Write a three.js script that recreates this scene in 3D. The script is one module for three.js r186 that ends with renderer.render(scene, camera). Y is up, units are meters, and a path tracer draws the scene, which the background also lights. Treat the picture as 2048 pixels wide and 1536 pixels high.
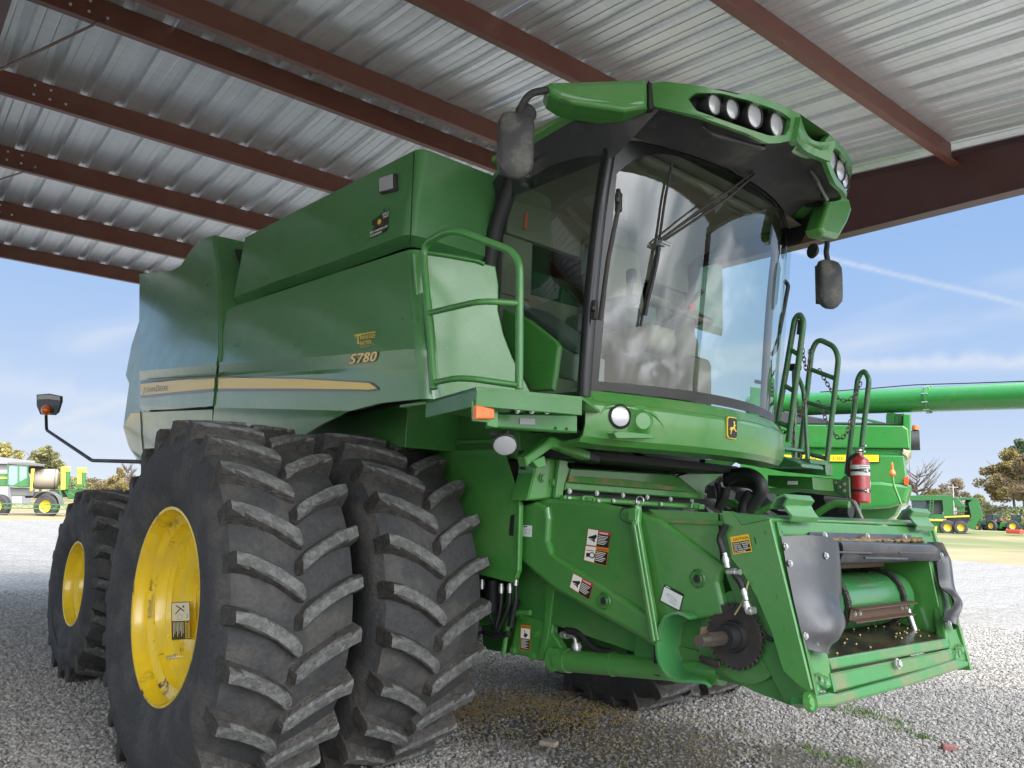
import * as THREE from 'three';
import { mergeGeometries, mergeVertices, toCreasedNormals } from 'three/addons/utils/BufferGeometryUtils.js';
import { RoundedBoxGeometry } from 'three/addons/geometries/RoundedBoxGeometry.js';

// ---------------------------------------------------------------- camera, sky, sun, exposure
const scene = new THREE.Scene();
const EYE = new THREE.Vector3(4.78784, 1.6285, 3.85779);
const FWD = new THREE.Vector3(-0.74231526, 0.15307658, -0.65233091);
const RIGHT = new THREE.Vector3(0.66396663, 0.03714772, -0.74683891);
const UPV = new THREE.Vector3(0.09009094, 0.98751588, 0.12921306);
const FOCAL = 1593.588;
const camera = new THREE.PerspectiveCamera(2 * Math.atan(768 / FOCAL) * 180 / Math.PI, 4 / 3, 0.05, 3000);
// the machine is measured in a frame whose zero lies GND below the yard; world y = frame y - GND
const GND = .1547;
camera.position.copy(EYE).setY(EYE.y - GND); camera.up.copy(UPV); camera.lookAt(camera.position.clone().add(FWD));

const renderer = new THREE.WebGLRenderer({ antialias: true });
renderer.setSize(1024, 768);
renderer.toneMapping = THREE.LinearToneMapping;
renderer.toneMappingExposure = 3.7;
renderer.shadowMap.enabled = true;

// photo pixel -> direction; the distance always comes from a plane that the thing lies in
const ray = (px, py) => FWD.clone().addScaledVector(RIGHT, (px - 1024) / FOCAL).addScaledVector(UPV, -(py - 768) / FOCAL);
const V = (x, y, z) => new THREE.Vector3(x, y, z);
function B(px, py, ax, v) { const d = ray(px, py), t = (v - EYE[ax]) / d[ax]; return EYE.clone().addScaledVector(d, t); }
const W = (px, py, y = 0) => { const p = B(px, py, 'y', y + GND); p.y -= GND; return p; }; // point on the yard, world frame
function BP(px, py, P, N) { const d = ray(px, py), t = P.clone().sub(EYE).dot(N) / d.dot(N); return EYE.clone().addScaledVector(d, t); }

// seeded noise
function rng(seed) { let s = seed | 0; return () => { s = (s + 0x6d2b79f5) | 0; let t = Math.imul(s ^ (s >>> 15), 1 | s); t = (t + Math.imul(t ^ (t >>> 7), 61 | t)) ^ t; return ((t ^ (t >>> 14)) >>> 0) / 4294967296; }; }
const hash = (x, y, s = 0) => { let h = Math.imul(x, 374761393) ^ Math.imul(y, 668265263) ^ Math.imul(s + 11, 2246822519); h = Math.imul(h ^ (h >>> 13), 1274126177); return ((h ^ (h >>> 16)) >>> 0) / 4294967296; };
const sstep = (a, b, x) => { x = Math.min(1, Math.max(0, (x - a) / (b - a))); return x * x * (3 - 2 * x); };
const lerp = (a, b, t) => a + (b - a) * t;
function vnoise(x, y, s, per) { const xi = Math.floor(x), yi = Math.floor(y), fx = x - xi, fy = y - yi, u = fx * fx * (3 - 2 * fx), v = fy * fy * (3 - 2 * fy); const m = (a) => per ? ((a % per) + per) % per : a; const h = (i, j) => hash(m(xi + i), m(yi + j), s); return lerp(lerp(h(0, 0), h(1, 0), u), lerp(h(0, 1), h(1, 1), u), v); }
function fbm(x, y, s, o = 4, per = 0) { let a = 0, w = .5, n = 0; for (let i = 0; i < o; i++) { a += w * vnoise(x, y, s + i * 17, per); n += w; w *= .5; x *= 2; y *= 2; per *= 2; } return a / n; }

// computed sky: air, thin cirrus and three vapour trails
function arcDist(d, a, b) { // angle off the great circle a-b, and position along it
  const n = a.clone().cross(b).normalize(), off = Math.asin(d.dot(n));
  const t = b.clone().sub(a.clone().multiplyScalar(a.dot(b))).normalize();
  return [off, Math.atan2(d.dot(t), d.dot(a)), Math.acos(Math.min(1, a.dot(b)))];
}
const D = (x, y) => ray(x, y).normalize();
const SUN = V(.62, .78, .06).normalize();
const trails = [ // from, to, half width (rad), strength, lead-in and lead-out
  [D(1560, 494), D(2100, 622), .0019, .55, .3, 2.0, 1], [D(1560, 732), D(2090, 723), .0075, .5, .1, 1.2, 2], [D(60, 858), D(252, 800), .0075, .4, .02, .05, 3],
  [D(20, 770), D(258, 812), .012, .25, .1, .03, 4], [D(90, 850), D(255, 870), .009, .28, .02, .03, 5],
];
{
  const W = 2048, H = 1024, data = new Float32Array(W * H * 4), d = V(0, 0, 0);
  const EXP = renderer.toneMappingExposure;
  for (let j = 0; j < H; j++) for (let i = 0; i < W; i++) {
    const ph = ((j + .5) / H - .5) * Math.PI, th = ((i + .5) / W - .5) * 2 * Math.PI;
    d.set(Math.cos(ph) * Math.cos(th), Math.sin(ph), Math.cos(ph) * Math.sin(th));
    const y = Math.max(d.y, 0);
    // clear air: deep blue overhead, milky towards the horizon
    const h = Math.exp(-y * 5.2);
    let r = lerp(.22, .82, h), g = lerp(.45, .89, h), b = lerp(.86, .98, h);
    // cirrus sheet on a plane high up; a bright veil of it lies round the sun, behind the viewer (the windscreen mirrors it), made brighter to fill the shade
    const o = (j * W + i) * 4; data[o + 3] = 1;
    if (d.y < -.02) { data[o] = .45 / EXP; data[o + 1] = .45 / EXP; data[o + 2] = .44 / EXP; continue; }
    const px = d.x / (y + .08), pz = d.z / (y + .08);
    const warp = fbm(px * .6 + 3, pz * .6 + 7, 5, 3);
    const c = fbm(px * .55 + warp * 2.2, pz * 1.5 - warp * 1.4, 21, 4);
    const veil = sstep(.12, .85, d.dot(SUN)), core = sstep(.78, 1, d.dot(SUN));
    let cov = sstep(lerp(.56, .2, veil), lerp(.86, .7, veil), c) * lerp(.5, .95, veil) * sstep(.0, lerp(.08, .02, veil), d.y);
    cov = Math.max(cov, .45 * sstep(.5, .8, fbm(px * .22 + 9, pz * 1.0, 33, 4)) * sstep(.02, .1, d.y) * (1 - sstep(.18, .34, d.y)));
    for (const [a, e, w, k, l0, l1, s] of trails) {
      const [off, al, len] = arcDist(d, a, e);
      if (al < -l0 || al > len + l1 || Math.abs(off) > w * 5) continue;
      const n = fbm(al * 60, s * 9, 71 + s, 3), ww = w * (.6 + .9 * n), q = off + (n - .5) * w * .9;
      cov = Math.max(cov, k * Math.exp(-q * q / (ww * ww)) * (.55 + .75 * fbm(al * 160, off * 400, 81 + s, 3)) * sstep(-l0, -l0 * .2, al) * (1 - sstep(len + l1 * .2, len + l1, al)));
    }
    cov = Math.min(1, cov);
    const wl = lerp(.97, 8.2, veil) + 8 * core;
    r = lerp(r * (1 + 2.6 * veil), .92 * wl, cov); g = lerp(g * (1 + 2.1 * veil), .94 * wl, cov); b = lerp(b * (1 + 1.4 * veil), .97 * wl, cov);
    data[o] = r / EXP; data[o + 1] = g / EXP; data[o + 2] = b / EXP;
  }
  const t = new THREE.DataTexture(data, W, H, THREE.RGBAFormat, THREE.FloatType);
  t.mapping = THREE.EquirectangularReflectionMapping; t.magFilter = THREE.LinearFilter; t.minFilter = THREE.LinearFilter; t.colorSpace = THREE.LinearSRGBColorSpace; t.needsUpdate = true;
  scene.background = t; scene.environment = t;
}
// hazy November sun ahead of the machine, behind the viewer; the shed roof keeps it off the machine
const sun = new THREE.DirectionalLight(0xfff2e0, .78);
sun.position.copy(SUN).multiplyScalar(90); sun.target.position.set(0, 0, 0);
sun.castShadow = true; sun.shadow.radius = 22; sun.shadow.mapSize.set(4096, 4096);
Object.assign(sun.shadow.camera, { left: -60, right: 60, top: 60, bottom: -60, near: 1, far: 260 });
scene.add(sun, sun.target);

// ---------------------------------------------------------------- helpers
const names = new Map();
function numbered(n) { const k = names.get(n) || 0; names.set(n, k + 1); return k ? n + '_' + String(k).padStart(3, '0') : n; }
function shade(o) { o.castShadow = true; o.receiveShadow = true; return o; }
function part(name, geo, mat, parent) { const m = shade(new THREE.Mesh(geo, mat)); m.name = name; parent.add(m); return m; }
function tag(o, label, category, group) { o.userData.label = label; o.userData.category = category; if (group) o.userData.group = group; return o; }
function thing(name, label, category, pos = [0, 0, 0], turn = 0, group) { const o = new THREE.Group(); o.name = numbered(name); o.position.set(...pos); o.rotation.y = turn; tag(o, label, category, group); scene.add(o); return o; }
function structure(name, geo, mat) { const m = shade(new THREE.Mesh(geo, mat)); m.name = numbered(name); m.userData.kind = 'structure'; scene.add(m); return m; }
function copyOf(src, pos, turn, label) { const o = src.clone(); o.name = numbered(src.name.replace(/_\d{3}$/, '')); o.userData = { ...src.userData }; o.position.set(...pos); if (turn !== undefined) o.rotation.y = turn; if (label) o.userData.label = label; scene.add(o); return o; }
const sub = (parent, name, pos = [0, 0, 0]) => { const g = new THREE.Group(); g.name = name; g.position.set(...pos); parent.add(g); return g; };
const merge = (list) => mergeGeometries(list.map((g) => { g = g.index ? g.toNonIndexed() : g; for (const k of Object.keys(g.attributes)) if (!['position', 'normal', 'uv'].includes(k)) g.deleteAttribute(k); if (!g.attributes.uv) g.setAttribute('uv', new THREE.BufferAttribute(new Float32Array(g.attributes.position.count * 2), 2)); return g; }), false);
// uv in metres, by the way each face looks
function metricUV(g, k = 1) {
  g = g.index ? g.toNonIndexed() : g; const p = g.attributes.position, uv = new Float32Array(p.count * 2), a = V(), b = V(), c = V(), n = V();
  for (let i = 0; i < p.count; i += 3) {
    a.fromBufferAttribute(p, i); b.fromBufferAttribute(p, i + 1); c.fromBufferAttribute(p, i + 2); n.copy(b).sub(a).cross(c.clone().sub(a));
    const x = Math.abs(n.x), y = Math.abs(n.y), z = Math.abs(n.z);
    [a, b, c].forEach((q, j) => { const [s, t] = x > y && x > z ? [q.z + 3.3, q.y] : y > z ? [q.x, q.z + 7.7] : [q.x + 1.7, q.y + 5.1]; uv[(i + j) * 2] = s * k; uv[(i + j) * 2 + 1] = t * k; });
  }
  g.setAttribute('uv', new THREE.BufferAttribute(uv, 2)); return g;
}
const crease = (g, a = .6) => { g = g.index ? g.toNonIndexed() : g; return toCreasedNormals(g, a); };
// flat plate from coplanar points in space; its face lies in that plane on the viewer's side and it is `th` thick behind it
function plate(pts, th = .012, { bevel = .003, holes = [], flip = false, seg = 1 } = {}) {
  const n = V(); for (let i = 0; i < pts.length; i++) { const a = pts[i], b = pts[(i + 1) % pts.length]; n.x += (a.y - b.y) * (a.z + b.z); n.y += (a.z - b.z) * (a.x + b.x); n.z += (a.x - b.x) * (a.y + b.y); }
  n.normalize(); if ((n.dot(EYE.clone().sub(pts[0])) < 0) !== flip) n.negate();
  const ux = pts[1].clone().sub(pts[0]); ux.addScaledVector(n, -ux.dot(n)).normalize(); const uy = n.clone().cross(ux), o = pts[0];
  const to2 = (q) => { const d = q.clone().sub(o); return new THREE.Vector2(d.dot(ux), d.dot(uy)); };
  let s2 = pts.map(to2); const sh = new THREE.Shape(s2);
  for (const h of holes) sh.holes.push(new THREE.Path(h.map(to2)));
  const bv = Math.min(bevel, th * .45);
  const g = new THREE.ExtrudeGeometry(sh, { depth: Math.max(th - 2 * bv, 1e-4), bevelEnabled: bv > 0, bevelThickness: bv, bevelSize: bv, bevelOffset: -bv, bevelSegments: seg, curveSegments: 8 });
  g.translate(0, 0, -th + bv); g.applyMatrix4(new THREE.Matrix4().makeBasis(ux, uy, n).setPosition(o)); return metricUV(g);
}
const pix = (list, ax, v) => list.map(([x, y]) => B(x, y, ax, v));
const pixP = (list, P, N) => list.map(([x, y]) => BP(x, y, P, N));
function box(cx, cy, cz, sx, sy, sz, r = .006) { const m = Math.min(sx, sy, sz); const g = new RoundedBoxGeometry(sx, sy, sz, 1, Math.min(r, m * .45)); g.translate(cx, cy, cz); return metricUV(g); }
// square bar between two points
function bar(a, b, w, h, up = V(0, 1, 0), r = .004) { const d = b.clone().sub(a), L = d.length(); d.normalize(); const s = d.clone().cross(up).normalize(), u = s.clone().cross(d); const g = new RoundedBoxGeometry(L, h, w, 1, Math.min(r, w * .4, h * .4)); g.applyMatrix4(new THREE.Matrix4().makeBasis(d, u, s).setPosition(a.clone().add(b).multiplyScalar(.5))); return metricUV(g); }
function rod(a, b, r, r2 = r, n = 16) { const d = b.clone().sub(a), L = d.length(); const g = new THREE.CylinderGeometry(r2, r, L, n); g.applyQuaternion(new THREE.Quaternion().setFromUnitVectors(V(0, 1, 0), d.normalize())); g.translate((a.x + b.x) / 2, (a.y + b.y) / 2, (a.z + b.z) / 2); return g; }
// bent tube with filleted corners and closed ends
function tube(pts, r, fil = .06, n = 10) {
  const P = []; pts = pts.map((q) => q.clone());
  P.push(pts[0]);
  for (let i = 1; i < pts.length - 1; i++) { const a = pts[i - 1], b = pts[i], c = pts[i + 1]; const f = Math.min(fil, a.distanceTo(b) * .48, b.distanceTo(c) * .48); const p0 = b.clone().add(a.clone().sub(b).setLength(f)), p2 = b.clone().add(c.clone().sub(b).setLength(f)); for (let k = 0; k <= 6; k++) { const t = k / 6; P.push(p0.clone().multiplyScalar((1 - t) * (1 - t)).addScaledVector(b, 2 * t * (1 - t)).addScaledVector(p2, t * t)); } }
  P.push(pts[pts.length - 1]);
  return sweep(P, r, n);
}
function sweep(P, r, n = 10) { // round section along a polyline, parallel-transported
  const pos = [], idx = []; let u = null;
  const T = P.map((q, i) => P[Math.min(i + 1, P.length - 1)].clone().sub(P[Math.max(i - 1, 0)]).normalize());
  u = Math.abs(T[0].y) < .9 ? V(0, 1, 0) : V(1, 0, 0);
  P.forEach((q, i) => { u = u.clone().addScaledVector(T[i], -u.dot(T[i])).normalize(); const w = T[i].clone().cross(u); const rr = typeof r === 'function' ? r(i / (P.length - 1)) : r; for (let k = 0; k < n; k++) { const a = k / n * 2 * Math.PI; pos.push(q.x + rr * (Math.cos(a) * u.x + Math.sin(a) * w.x), q.y + rr * (Math.cos(a) * u.y + Math.sin(a) * w.y), q.z + rr * (Math.cos(a) * u.z + Math.sin(a) * w.z)); } });
  for (let i = 0; i < P.length - 1; i++) for (let k = 0; k < n; k++) { const a = i * n + k, b = i * n + (k + 1) % n, c = a + n, d = b + n; idx.push(a, b, c, b, d, c); }
  const e = pos.length / 3; pos.push(...P[0].toArray(), ...P[P.length - 1].toArray());
  for (let k = 0; k < n; k++) { idx.push(e, (k + 1) % n, k); const o = (P.length - 1) * n; idx.push(e + 1, o + k, o + (k + 1) % n); }
  const g = new THREE.BufferGeometry(); g.setAttribute('position', new THREE.Float32BufferAttribute(pos, 3)); g.setIndex(idx); return metricUV(crease(g, .9));
}
const spline = (pts, n = 24) => new THREE.CatmullRomCurve3(pts, false, 'centripetal').getPoints(n);
const hose = (pts, r, n = 28) => sweep(spline(pts, n), r, 8);
// skin over rows of points; th > 0 gives it a back face th behind (along -normal)
function skin(rows, { th = 0, closeU = false, ang = .55, flip = false } = {}) {
  const R = rows.length, C = rows[0].length, pos = [], idx = [];
  for (const row of rows) for (const q of row) pos.push(q.x, q.y, q.z);
  const f = (a, b, c) => flip ? idx.push(a, c, b) : idx.push(a, b, c);
  const CC = closeU ? C : C - 1;
  for (let i = 0; i < R - 1; i++) for (let j = 0; j < CC; j++) { const a = i * C + j, b = i * C + (j + 1) % C, c = a + C, d = b + C; f(a, b, c); f(b, d, c); }
  let g = new THREE.BufferGeometry(); g.setAttribute('position', new THREE.Float32BufferAttribute(pos, 3)); g.setIndex(idx); g.computeVertexNormals();
  if (th) {
    const N = g.attributes.normal, n = R * C; const p2 = pos.slice(), i2 = idx.slice();
    for (let k = 0; k < n; k++) p2.push(pos[k * 3] - N.getX(k) * th, pos[k * 3 + 1] - N.getY(k) * th, pos[k * 3 + 2] - N.getZ(k) * th);
    for (let k = 0; k < idx.length; k += 3) i2.push(idx[k] + n, idx[k + 2] + n, idx[k + 1] + n);
    const e = (a, b) => { if (flip) i2.push(a, b, a + n, b, b + n, a + n); else i2.push(a, a + n, b, b, a + n, b + n); };
    for (let j = 0; j < CC; j++) { e(j, (j + 1) % C); e((R - 1) * C + (j + 1) % C, (R - 1) * C + j); }
    if (!closeU) for (let i = 0; i < R - 1; i++) { e((i + 1) * C, i * C); e(i * C + C - 1, (i + 1) * C + C - 1); }
    g = new THREE.BufferGeometry(); g.setAttribute('position', new THREE.Float32BufferAttribute(p2, 3)); g.setIndex(i2);
  }
  return metricUV(crease(g, ang));
}
// points along a polyline, n evenly spaced by length
function along(pts, n) { const L = [0]; for (let i = 1; i < pts.length; i++) L.push(L[i - 1] + pts[i].distanceTo(pts[i - 1])); const out = []; for (let k = 0; k < n; k++) { const s = L[L.length - 1] * k / (n - 1); let i = 1; while (i < L.length - 1 && L[i] < s) i++; out.push(pts[i - 1].clone().lerp(pts[i], (s - L[i - 1]) / Math.max(1e-9, L[i] - L[i - 1]))); } return out; }
const lathe = (prof, n = 48) => { const g = new THREE.LatheGeometry(prof.map(([r, y]) => new THREE.Vector2(r, y)), n); return crease(g, .5); };

// ---------------------------------------------------------------- materials
function texture(w, h, fn, { srgb = true, repeat = 1, wrap = true } = {}) {
  const a = new Uint8Array(w * h * 4);
  for (let j = 0; j < h; j++) for (let i = 0; i < w; i++) { const c = fn(i / w, j / h, i, j), o = (j * w + i) * 4; a[o] = Math.max(0, Math.min(255, c[0] * 255)); a[o + 1] = Math.max(0, Math.min(255, (c[1] ?? c[0]) * 255)); a[o + 2] = Math.max(0, Math.min(255, (c[2] ?? c[0]) * 255)); a[o + 3] = 255; }
  const t = new THREE.DataTexture(a, w, h); if (wrap) t.wrapS = t.wrapT = THREE.RepeatWrapping; t.repeat.set(repeat, repeat); t.magFilter = THREE.LinearFilter; t.minFilter = THREE.LinearMipmapLinearFilter; t.generateMipmaps = true;
  if (srgb) t.colorSpace = THREE.SRGBColorSpace; t.needsUpdate = true; return t;
}
const s2 = (c) => c <= .0031308 ? c * 12.92 : 1.055 * Math.pow(c, 1 / 2.4) - .055;
const lin = (r, g, b) => new THREE.Color().setRGB(r, g, b);
const mat = (c, rough = .6, metal = 0, extra = {}) => new THREE.MeshPhysicalMaterial({ color: Array.isArray(c) ? lin(...c) : c, roughness: rough, metalness: metal, ...extra });
// dusty enamel: the colour with specks and thin patches of chaff dust
function dusty(base, dust, amt, speck, seed, per = 1.4, px = 512) {
  return texture(px, px, (u, v, i, j) => {
    const n = fbm(u * 6, v * 6, seed, 5, 6), f = fbm(u * 40, v * 40, seed + 3, 3, 40), h = hash(i >> 1, j >> 1, seed);
    let k = amt * sstep(.42, .8, n) * (.4 + .9 * f) + (h > 1 - speck ? .35 * hash(i >> 1, j >> 1, seed + 5) : 0);
    const m = .94 + .12 * f; return [0, 1, 2].map((q) => s2(lerp(base[q] * m, dust[q], Math.min(.9, k))));
  }, { repeat: 1 / per });
}
const GREEN = [.055, .225, .042], DUST = [.33, .27, .15];
const roughMap = texture(512, 512, (u, v) => { const n = fbm(u * 8, v * 8, 51, 5, 8); return [1, .55 + .45 * n, 0]; }, { srgb: false, repeat: .8 });
const paint = (tex, rough = .42, extra = {}) => new THREE.MeshPhysicalMaterial({ map: tex, roughness: rough, roughnessMap: roughMap, clearcoat: .55, clearcoatRoughness: .12, ...extra });
const M = {};
M.green = paint(dusty(GREEN, DUST, .1, .0009, 1), .45);
M.panel = paint(dusty([.058, .19, .058], [.1, .19, .1], 0, 0, 2, 2.6), .42, { clearcoat: .8, clearcoatRoughness: .13 });
M.greenDusty = paint(dusty(GREEN, DUST, .26, .03, 3), .5, { clearcoat: .35 });
M.greenSpeck = paint(dusty(GREEN, [.45, .36, .1], 0, .022, 14, 1.2), .4, { clearcoat: .5, clearcoatRoughness: .2 });
M.greenFine = paint(dusty([.05, .215, .045], DUST, .1, .001, 4, .5, 256), .5, { clearcoat: .4 });
M.cast = paint(dusty([.034, .165, .03], DUST, .12, .001, 5), .55, { clearcoat: .2 });
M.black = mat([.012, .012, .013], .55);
M.blackGloss = mat([.01, .01, .011], .25);
M.plastic = new THREE.MeshPhysicalMaterial({ map: dusty([.022, .022, .024], [.22, .2, .16], .22, .004, 6, .8, 256), roughness: .6 });
M.greyPlastic = new THREE.MeshPhysicalMaterial({ map: dusty([.036, .038, .045], [.24, .21, .17], .2, .002, 8, .8, 256), roughness: .32 });
M.hose = mat([.014, .014, .015], .55);
M.steel = mat([.5, .5, .5], .35, .9);
M.zinc = mat([.62, .62, .6], .38, .85);
M.darkSteel = new THREE.MeshPhysicalMaterial({ map: dusty([.045, .042, .04], [.1, .07, .05], .4, .01, 9, .4, 256), roughness: .6, metalness: .45 });
M.lens = mat([.5, .51, .52], .26, .35, { clearcoat: 1, clearcoatRoughness: .03 });
M.amber = mat([.85, .16, .005], .3, 0, { clearcoat: .6 });
M.glassDark = new THREE.MeshPhysicalMaterial({ color: lin(.70, .80, .74), roughness: 0, transmission: 1, thickness: 0, ior: 1.75 });
M.glass = new THREE.MeshPhysicalMaterial({ color: lin(.80, .88, .83), roughness: 0, transmission: 1, thickness: 0, ior: 1.75 });
M.yellow = paint(dusty([.80, .56, .02], [.28, .2, .1], .2, .003, 10, .9), .38, { clearcoat: .5 });
M.decalYellow = mat([.72, .5, .06], .45);
M.trim = mat([.05, .045, .05], .5);
M.interior = mat([.16, .15, .12], .8);
M.interiorDark = mat([.06, .062, .065], .7);
M.seat = mat([.25, .23, .18], .9);
M.red = mat([.42, .018, .02], .3, 0, { clearcoat: .6 });
M.white = mat([.75, .75, .73], .5);
M.purlin = new THREE.MeshPhysicalMaterial({ map: dusty([.18, .060, .040], [.19, .11, .055], .4, .004, 12, 1.1), roughness: .5, clearcoat: .15, clearcoatRoughness: .4 });
M.rafter = new THREE.MeshPhysicalMaterial({ map: dusty([.085, .034, .032], [.11, .06, .045], .3, .003, 13, 1.3), roughness: .5, clearcoat: .15, clearcoatRoughness: .4 });
M.sheet = new THREE.MeshPhysicalMaterial({ map: texture(512, 512, (u, v) => { const n = .95 + .05 * fbm(u * 90, v * 5, 61, 3), m = fbm(u * 5, v * 5, 62, 4, 5); return [.95, .965, .97].map((c) => c * n * (.96 + .06 * m)); }, { repeat: .5 }), roughness: .35, metalness: .42 });

// ---------------------------------------------------------------- the open shed (gabled, ridge across the machine)
const SHED_TURN = -2.2696 * Math.PI / 180;
const RIDGE_Q = -1.141, RIDGE_H = 5.475 - GND, PITCH = .0797, Z_IN = -4.05;
const roofY = (q) => RIDGE_H - PITCH * Math.abs(q - RIDGE_Q);
{
  const shed = thing('open_shed', 'open steel shed with corrugated metal roof and rust brown purlins over the harvester', 'shed', [0, 0, 0], SHED_TURN);
  const Z0 = -4.3, Z1 = 10.9, QR = -8.05, QF = 7.3;
  // roof sheets, 3 ribs each: trapezoid rib (up) every 0.3048 m and two low stiffeners between
  const prof = []; // z offset, height for one rib pitch
  const rp = [[0 - .048, 0], [-.030, .032], [.030, .032], [.048, 0], [.090, 0], [.098, .004], [.106, 0], [.198, 0], [.206, .004], [.214, 0]];
  const P = .3048, zStart = .006 - P * 14;
  for (const [side, qa, qb] of [['rear', QR, RIDGE_Q], ['front', RIDGE_Q, QF]]) {
    const NS = 17;
    for (let s = 0; s < NS; s++) {
      const zs = zStart + s * 3 * P; const rows = [[], []];
      for (let k = 0; k < 3; k++) for (const [dz, h] of rp) { const z = zs + k * P + dz; rows[0].push(V(qa, roofY(qa) + h, z)); rows[1].push(V(qb, roofY(qb) + h, z)); }
      const z = zs + 3 * P - .048; rows[0].push(V(qa, roofY(qa), z)); rows[1].push(V(qb, roofY(qb), z));
      // subdivide along the slope for a hand-fixed, slightly uneven sheet
      const R = []; const NQ = 15; const r0 = rng(s * 7 + (side === 'rear' ? 1 : 2));
      const wob = Array.from({ length: NQ }, () => (r0() - .5) * .006);
      for (let i = 0; i < NQ; i++) { const t = i / (NQ - 1); R.push(rows[0].map((a, j) => { const q = a.clone().lerp(rows[1][j], t); q.y += (i % 2 ? wob[i] : 0) * (rp[j % 10]?.[1] ? .4 : 1); return q; })); }
      let g = skin(R, { ang: .35, flip: true });
      part('roof_sheet', g, M.sheet, shed);
    }
  }
  { const rows = [-.2, -.02, .02, .2].map((dq) => [V(RIDGE_Q + dq, roofY(RIDGE_Q + dq) + .045, Z0 - .1), V(RIDGE_Q + dq, roofY(RIDGE_Q + dq) + .045, Z1)]); part('ridge_cap', skin(rows, { th: .003 }), M.sheet, shed); }
  // zee purlins
  const DEP = .235, zee = (q, dir, len0, len1, dep = DEP) => { // web at q facing the viewer, flanges
    const y = roofY(q) - .004; const s = [[0, 0], [0, -dep], [dir * .06, -dep], [dir * .066, -dep + .018]];
    const w = bar(V(q - .002, y - dep / 2, len0), V(q - .002, y - dep / 2, len1), .004, dep, V(0, 1, 0), .001);
    const f0 = bar(V(q + .03, y - dep, len0), V(q + .03, y - dep, len1), .066, .004, V(0, 1, 0), .001), lip = bar(V(q + .063, y - dep + .01, len0), V(q + .063, y - dep + .01, len1), .004, .022, V(0, 1, 0), .001);
    const f1 = bar(V(q - .033, y - .002, len0), V(q - .033, y - .002, len1), .066, .004, V(0, 1, 0), .001);
    return merge([w, f0, lip, f1]);
  };
  const RZ = 3.40; // second rafter line
  const qs = []; for (let i = 0; i < 5; i++) qs.push(-1.588 - i * 1.533); for (let i = 0; i < 6; i++) qs.push(-1.101 + i * 1.533);
  const boltG = new THREE.SphereGeometry(.0125, 8, 6);
  qs.forEach((q, i) => {
    const eave = i === 4;
    const p = part(eave ? 'eave_strut' : 'purlin', zee(q, 1, Z_IN + .01, Z1 - .2, eave ? .2 : DEP), M.purlin, shed);
    // lap over the rafter, with its bolts
    const y = roofY(q); const lap = part('lap_plate', bar(V(q + .003, y - DEP / 2, RZ - .87), V(q + .003, y - DEP / 2, RZ + .87), .005, DEP - .02, V(0, 1, 0), .001), M.purlin, shed);
    for (const [dz, dy] of [[-.55, -.06], [-.68, -.06], [-.55, -.15], [-.68, -.15], [-.81, -.15], [-.03, -.06], [-.03, -.15]]) { const b = part('bolt', boltG, M.white, lap); b.position.set(q + .009, y + dy, RZ + dz); }
  });
  // tapered rafters: at the open gable end and one bay this way
  const rafter = (z, name) => {
    const yb = 4.52 - GND, pts = [[-8.0, roofY(-8.0) - .24], [RIDGE_Q, RIDGE_H - .24], [7.2, roofY(7.2) - .24]], lo = [[7.2, yb - .02], [-8.0, yb - .02]];
    const g = [];
    const poly = [...pts, ...lo].map(([q, y]) => V(q, y, z)); const sh = new THREE.Shape(poly.map((v) => new THREE.Vector2(v.x, v.y)));
    const web = new THREE.ExtrudeGeometry(sh, { depth: .008, bevelEnabled: false }); web.translate(0, 0, z); g.push(metricUV(web));
    g.push(bar(V(-8.0, yb - .026, z), V(7.2, yb - .026, z), .2, .012)); for (const [a, b] of [[pts[0], pts[1]], [pts[1], pts[2]]]) g.push(bar(V(a[0], a[1], z), V(b[0], b[1], z), .2, .012));
    return part(name, merge(g), M.rafter, shed);
  };
  // the gable rafter sits just under the sheets, its purlins butt against it
  {
    const z = Z_IN, yb = 4.645 - GND, top = (q) => roofY(q) - .14, g = [];
    const sh = new THREE.Shape([[QR + .1, top(QR + .1)], [RIDGE_Q, top(RIDGE_Q)], [QF - .1, top(QF - .1)], [QF - .1, yb - .03], [QR + .1, yb - .03]].map(([a, b]) => new THREE.Vector2(a, b)));
    const web = new THREE.ExtrudeGeometry(sh, { depth: .01, bevelEnabled: false }); web.translate(0, 0, z - .01); g.push(metricUV(web));
    g.push(bar(V(QR + .1, yb - .036, z - .07), V(QF - .1, yb - .036, z - .07), .17, .012));
    for (const [a, b] of [[QR + .1, RIDGE_Q], [RIDGE_Q, QF - .1]]) g.push(bar(V(a, top(a) + .006, z - .07), V(b, top(b) + .006, z - .07), .15, .012));
    part('gable_rafter', merge(g), M.rafter, shed);
  }
  rafter(RZ, 'rafter'); rafter(RZ + 7.3, 'rafter');
  // flange braces and columns
  const br = (a, b) => part('flange_brace', bar(a, b, .05, .006), M.rafter, shed);
  for (const i of [0, 2]) { const q = qs[i]; br(V(q + .01, 4.5 - GND, RZ - .08), V(q + .06, roofY(q) - .2, RZ - .78)); }
  for (const z of [Z_IN - .12, RZ + 7.3]) for (const q of [-7.85, 7.1]) {
    const h = 4.61 - GND; part('column', merge([bar(V(q, 0, z), V(q, h, z), .012, .24, V(1, 0, 0)), bar(V(q - .12, 0, z), V(q - .12, h, z), .2, .012, V(1, 0, 0)), bar(V(q + .12, 0, z), V(q + .12, h, z), .2, .012, V(1, 0, 0)), box(q, .012, z, .34, .024, .3)]), M.rafter, shed);
  }
  // gutterless fascia trim at the rear eave and the gable rake
  part('eave_trim', bar(V(QR - .01, roofY(QR) - .02, Z0), V(QR - .01, roofY(QR) - .02, Z1), .004, .1, V(0, 1, 0), .001), M.rafter, shed);
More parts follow.
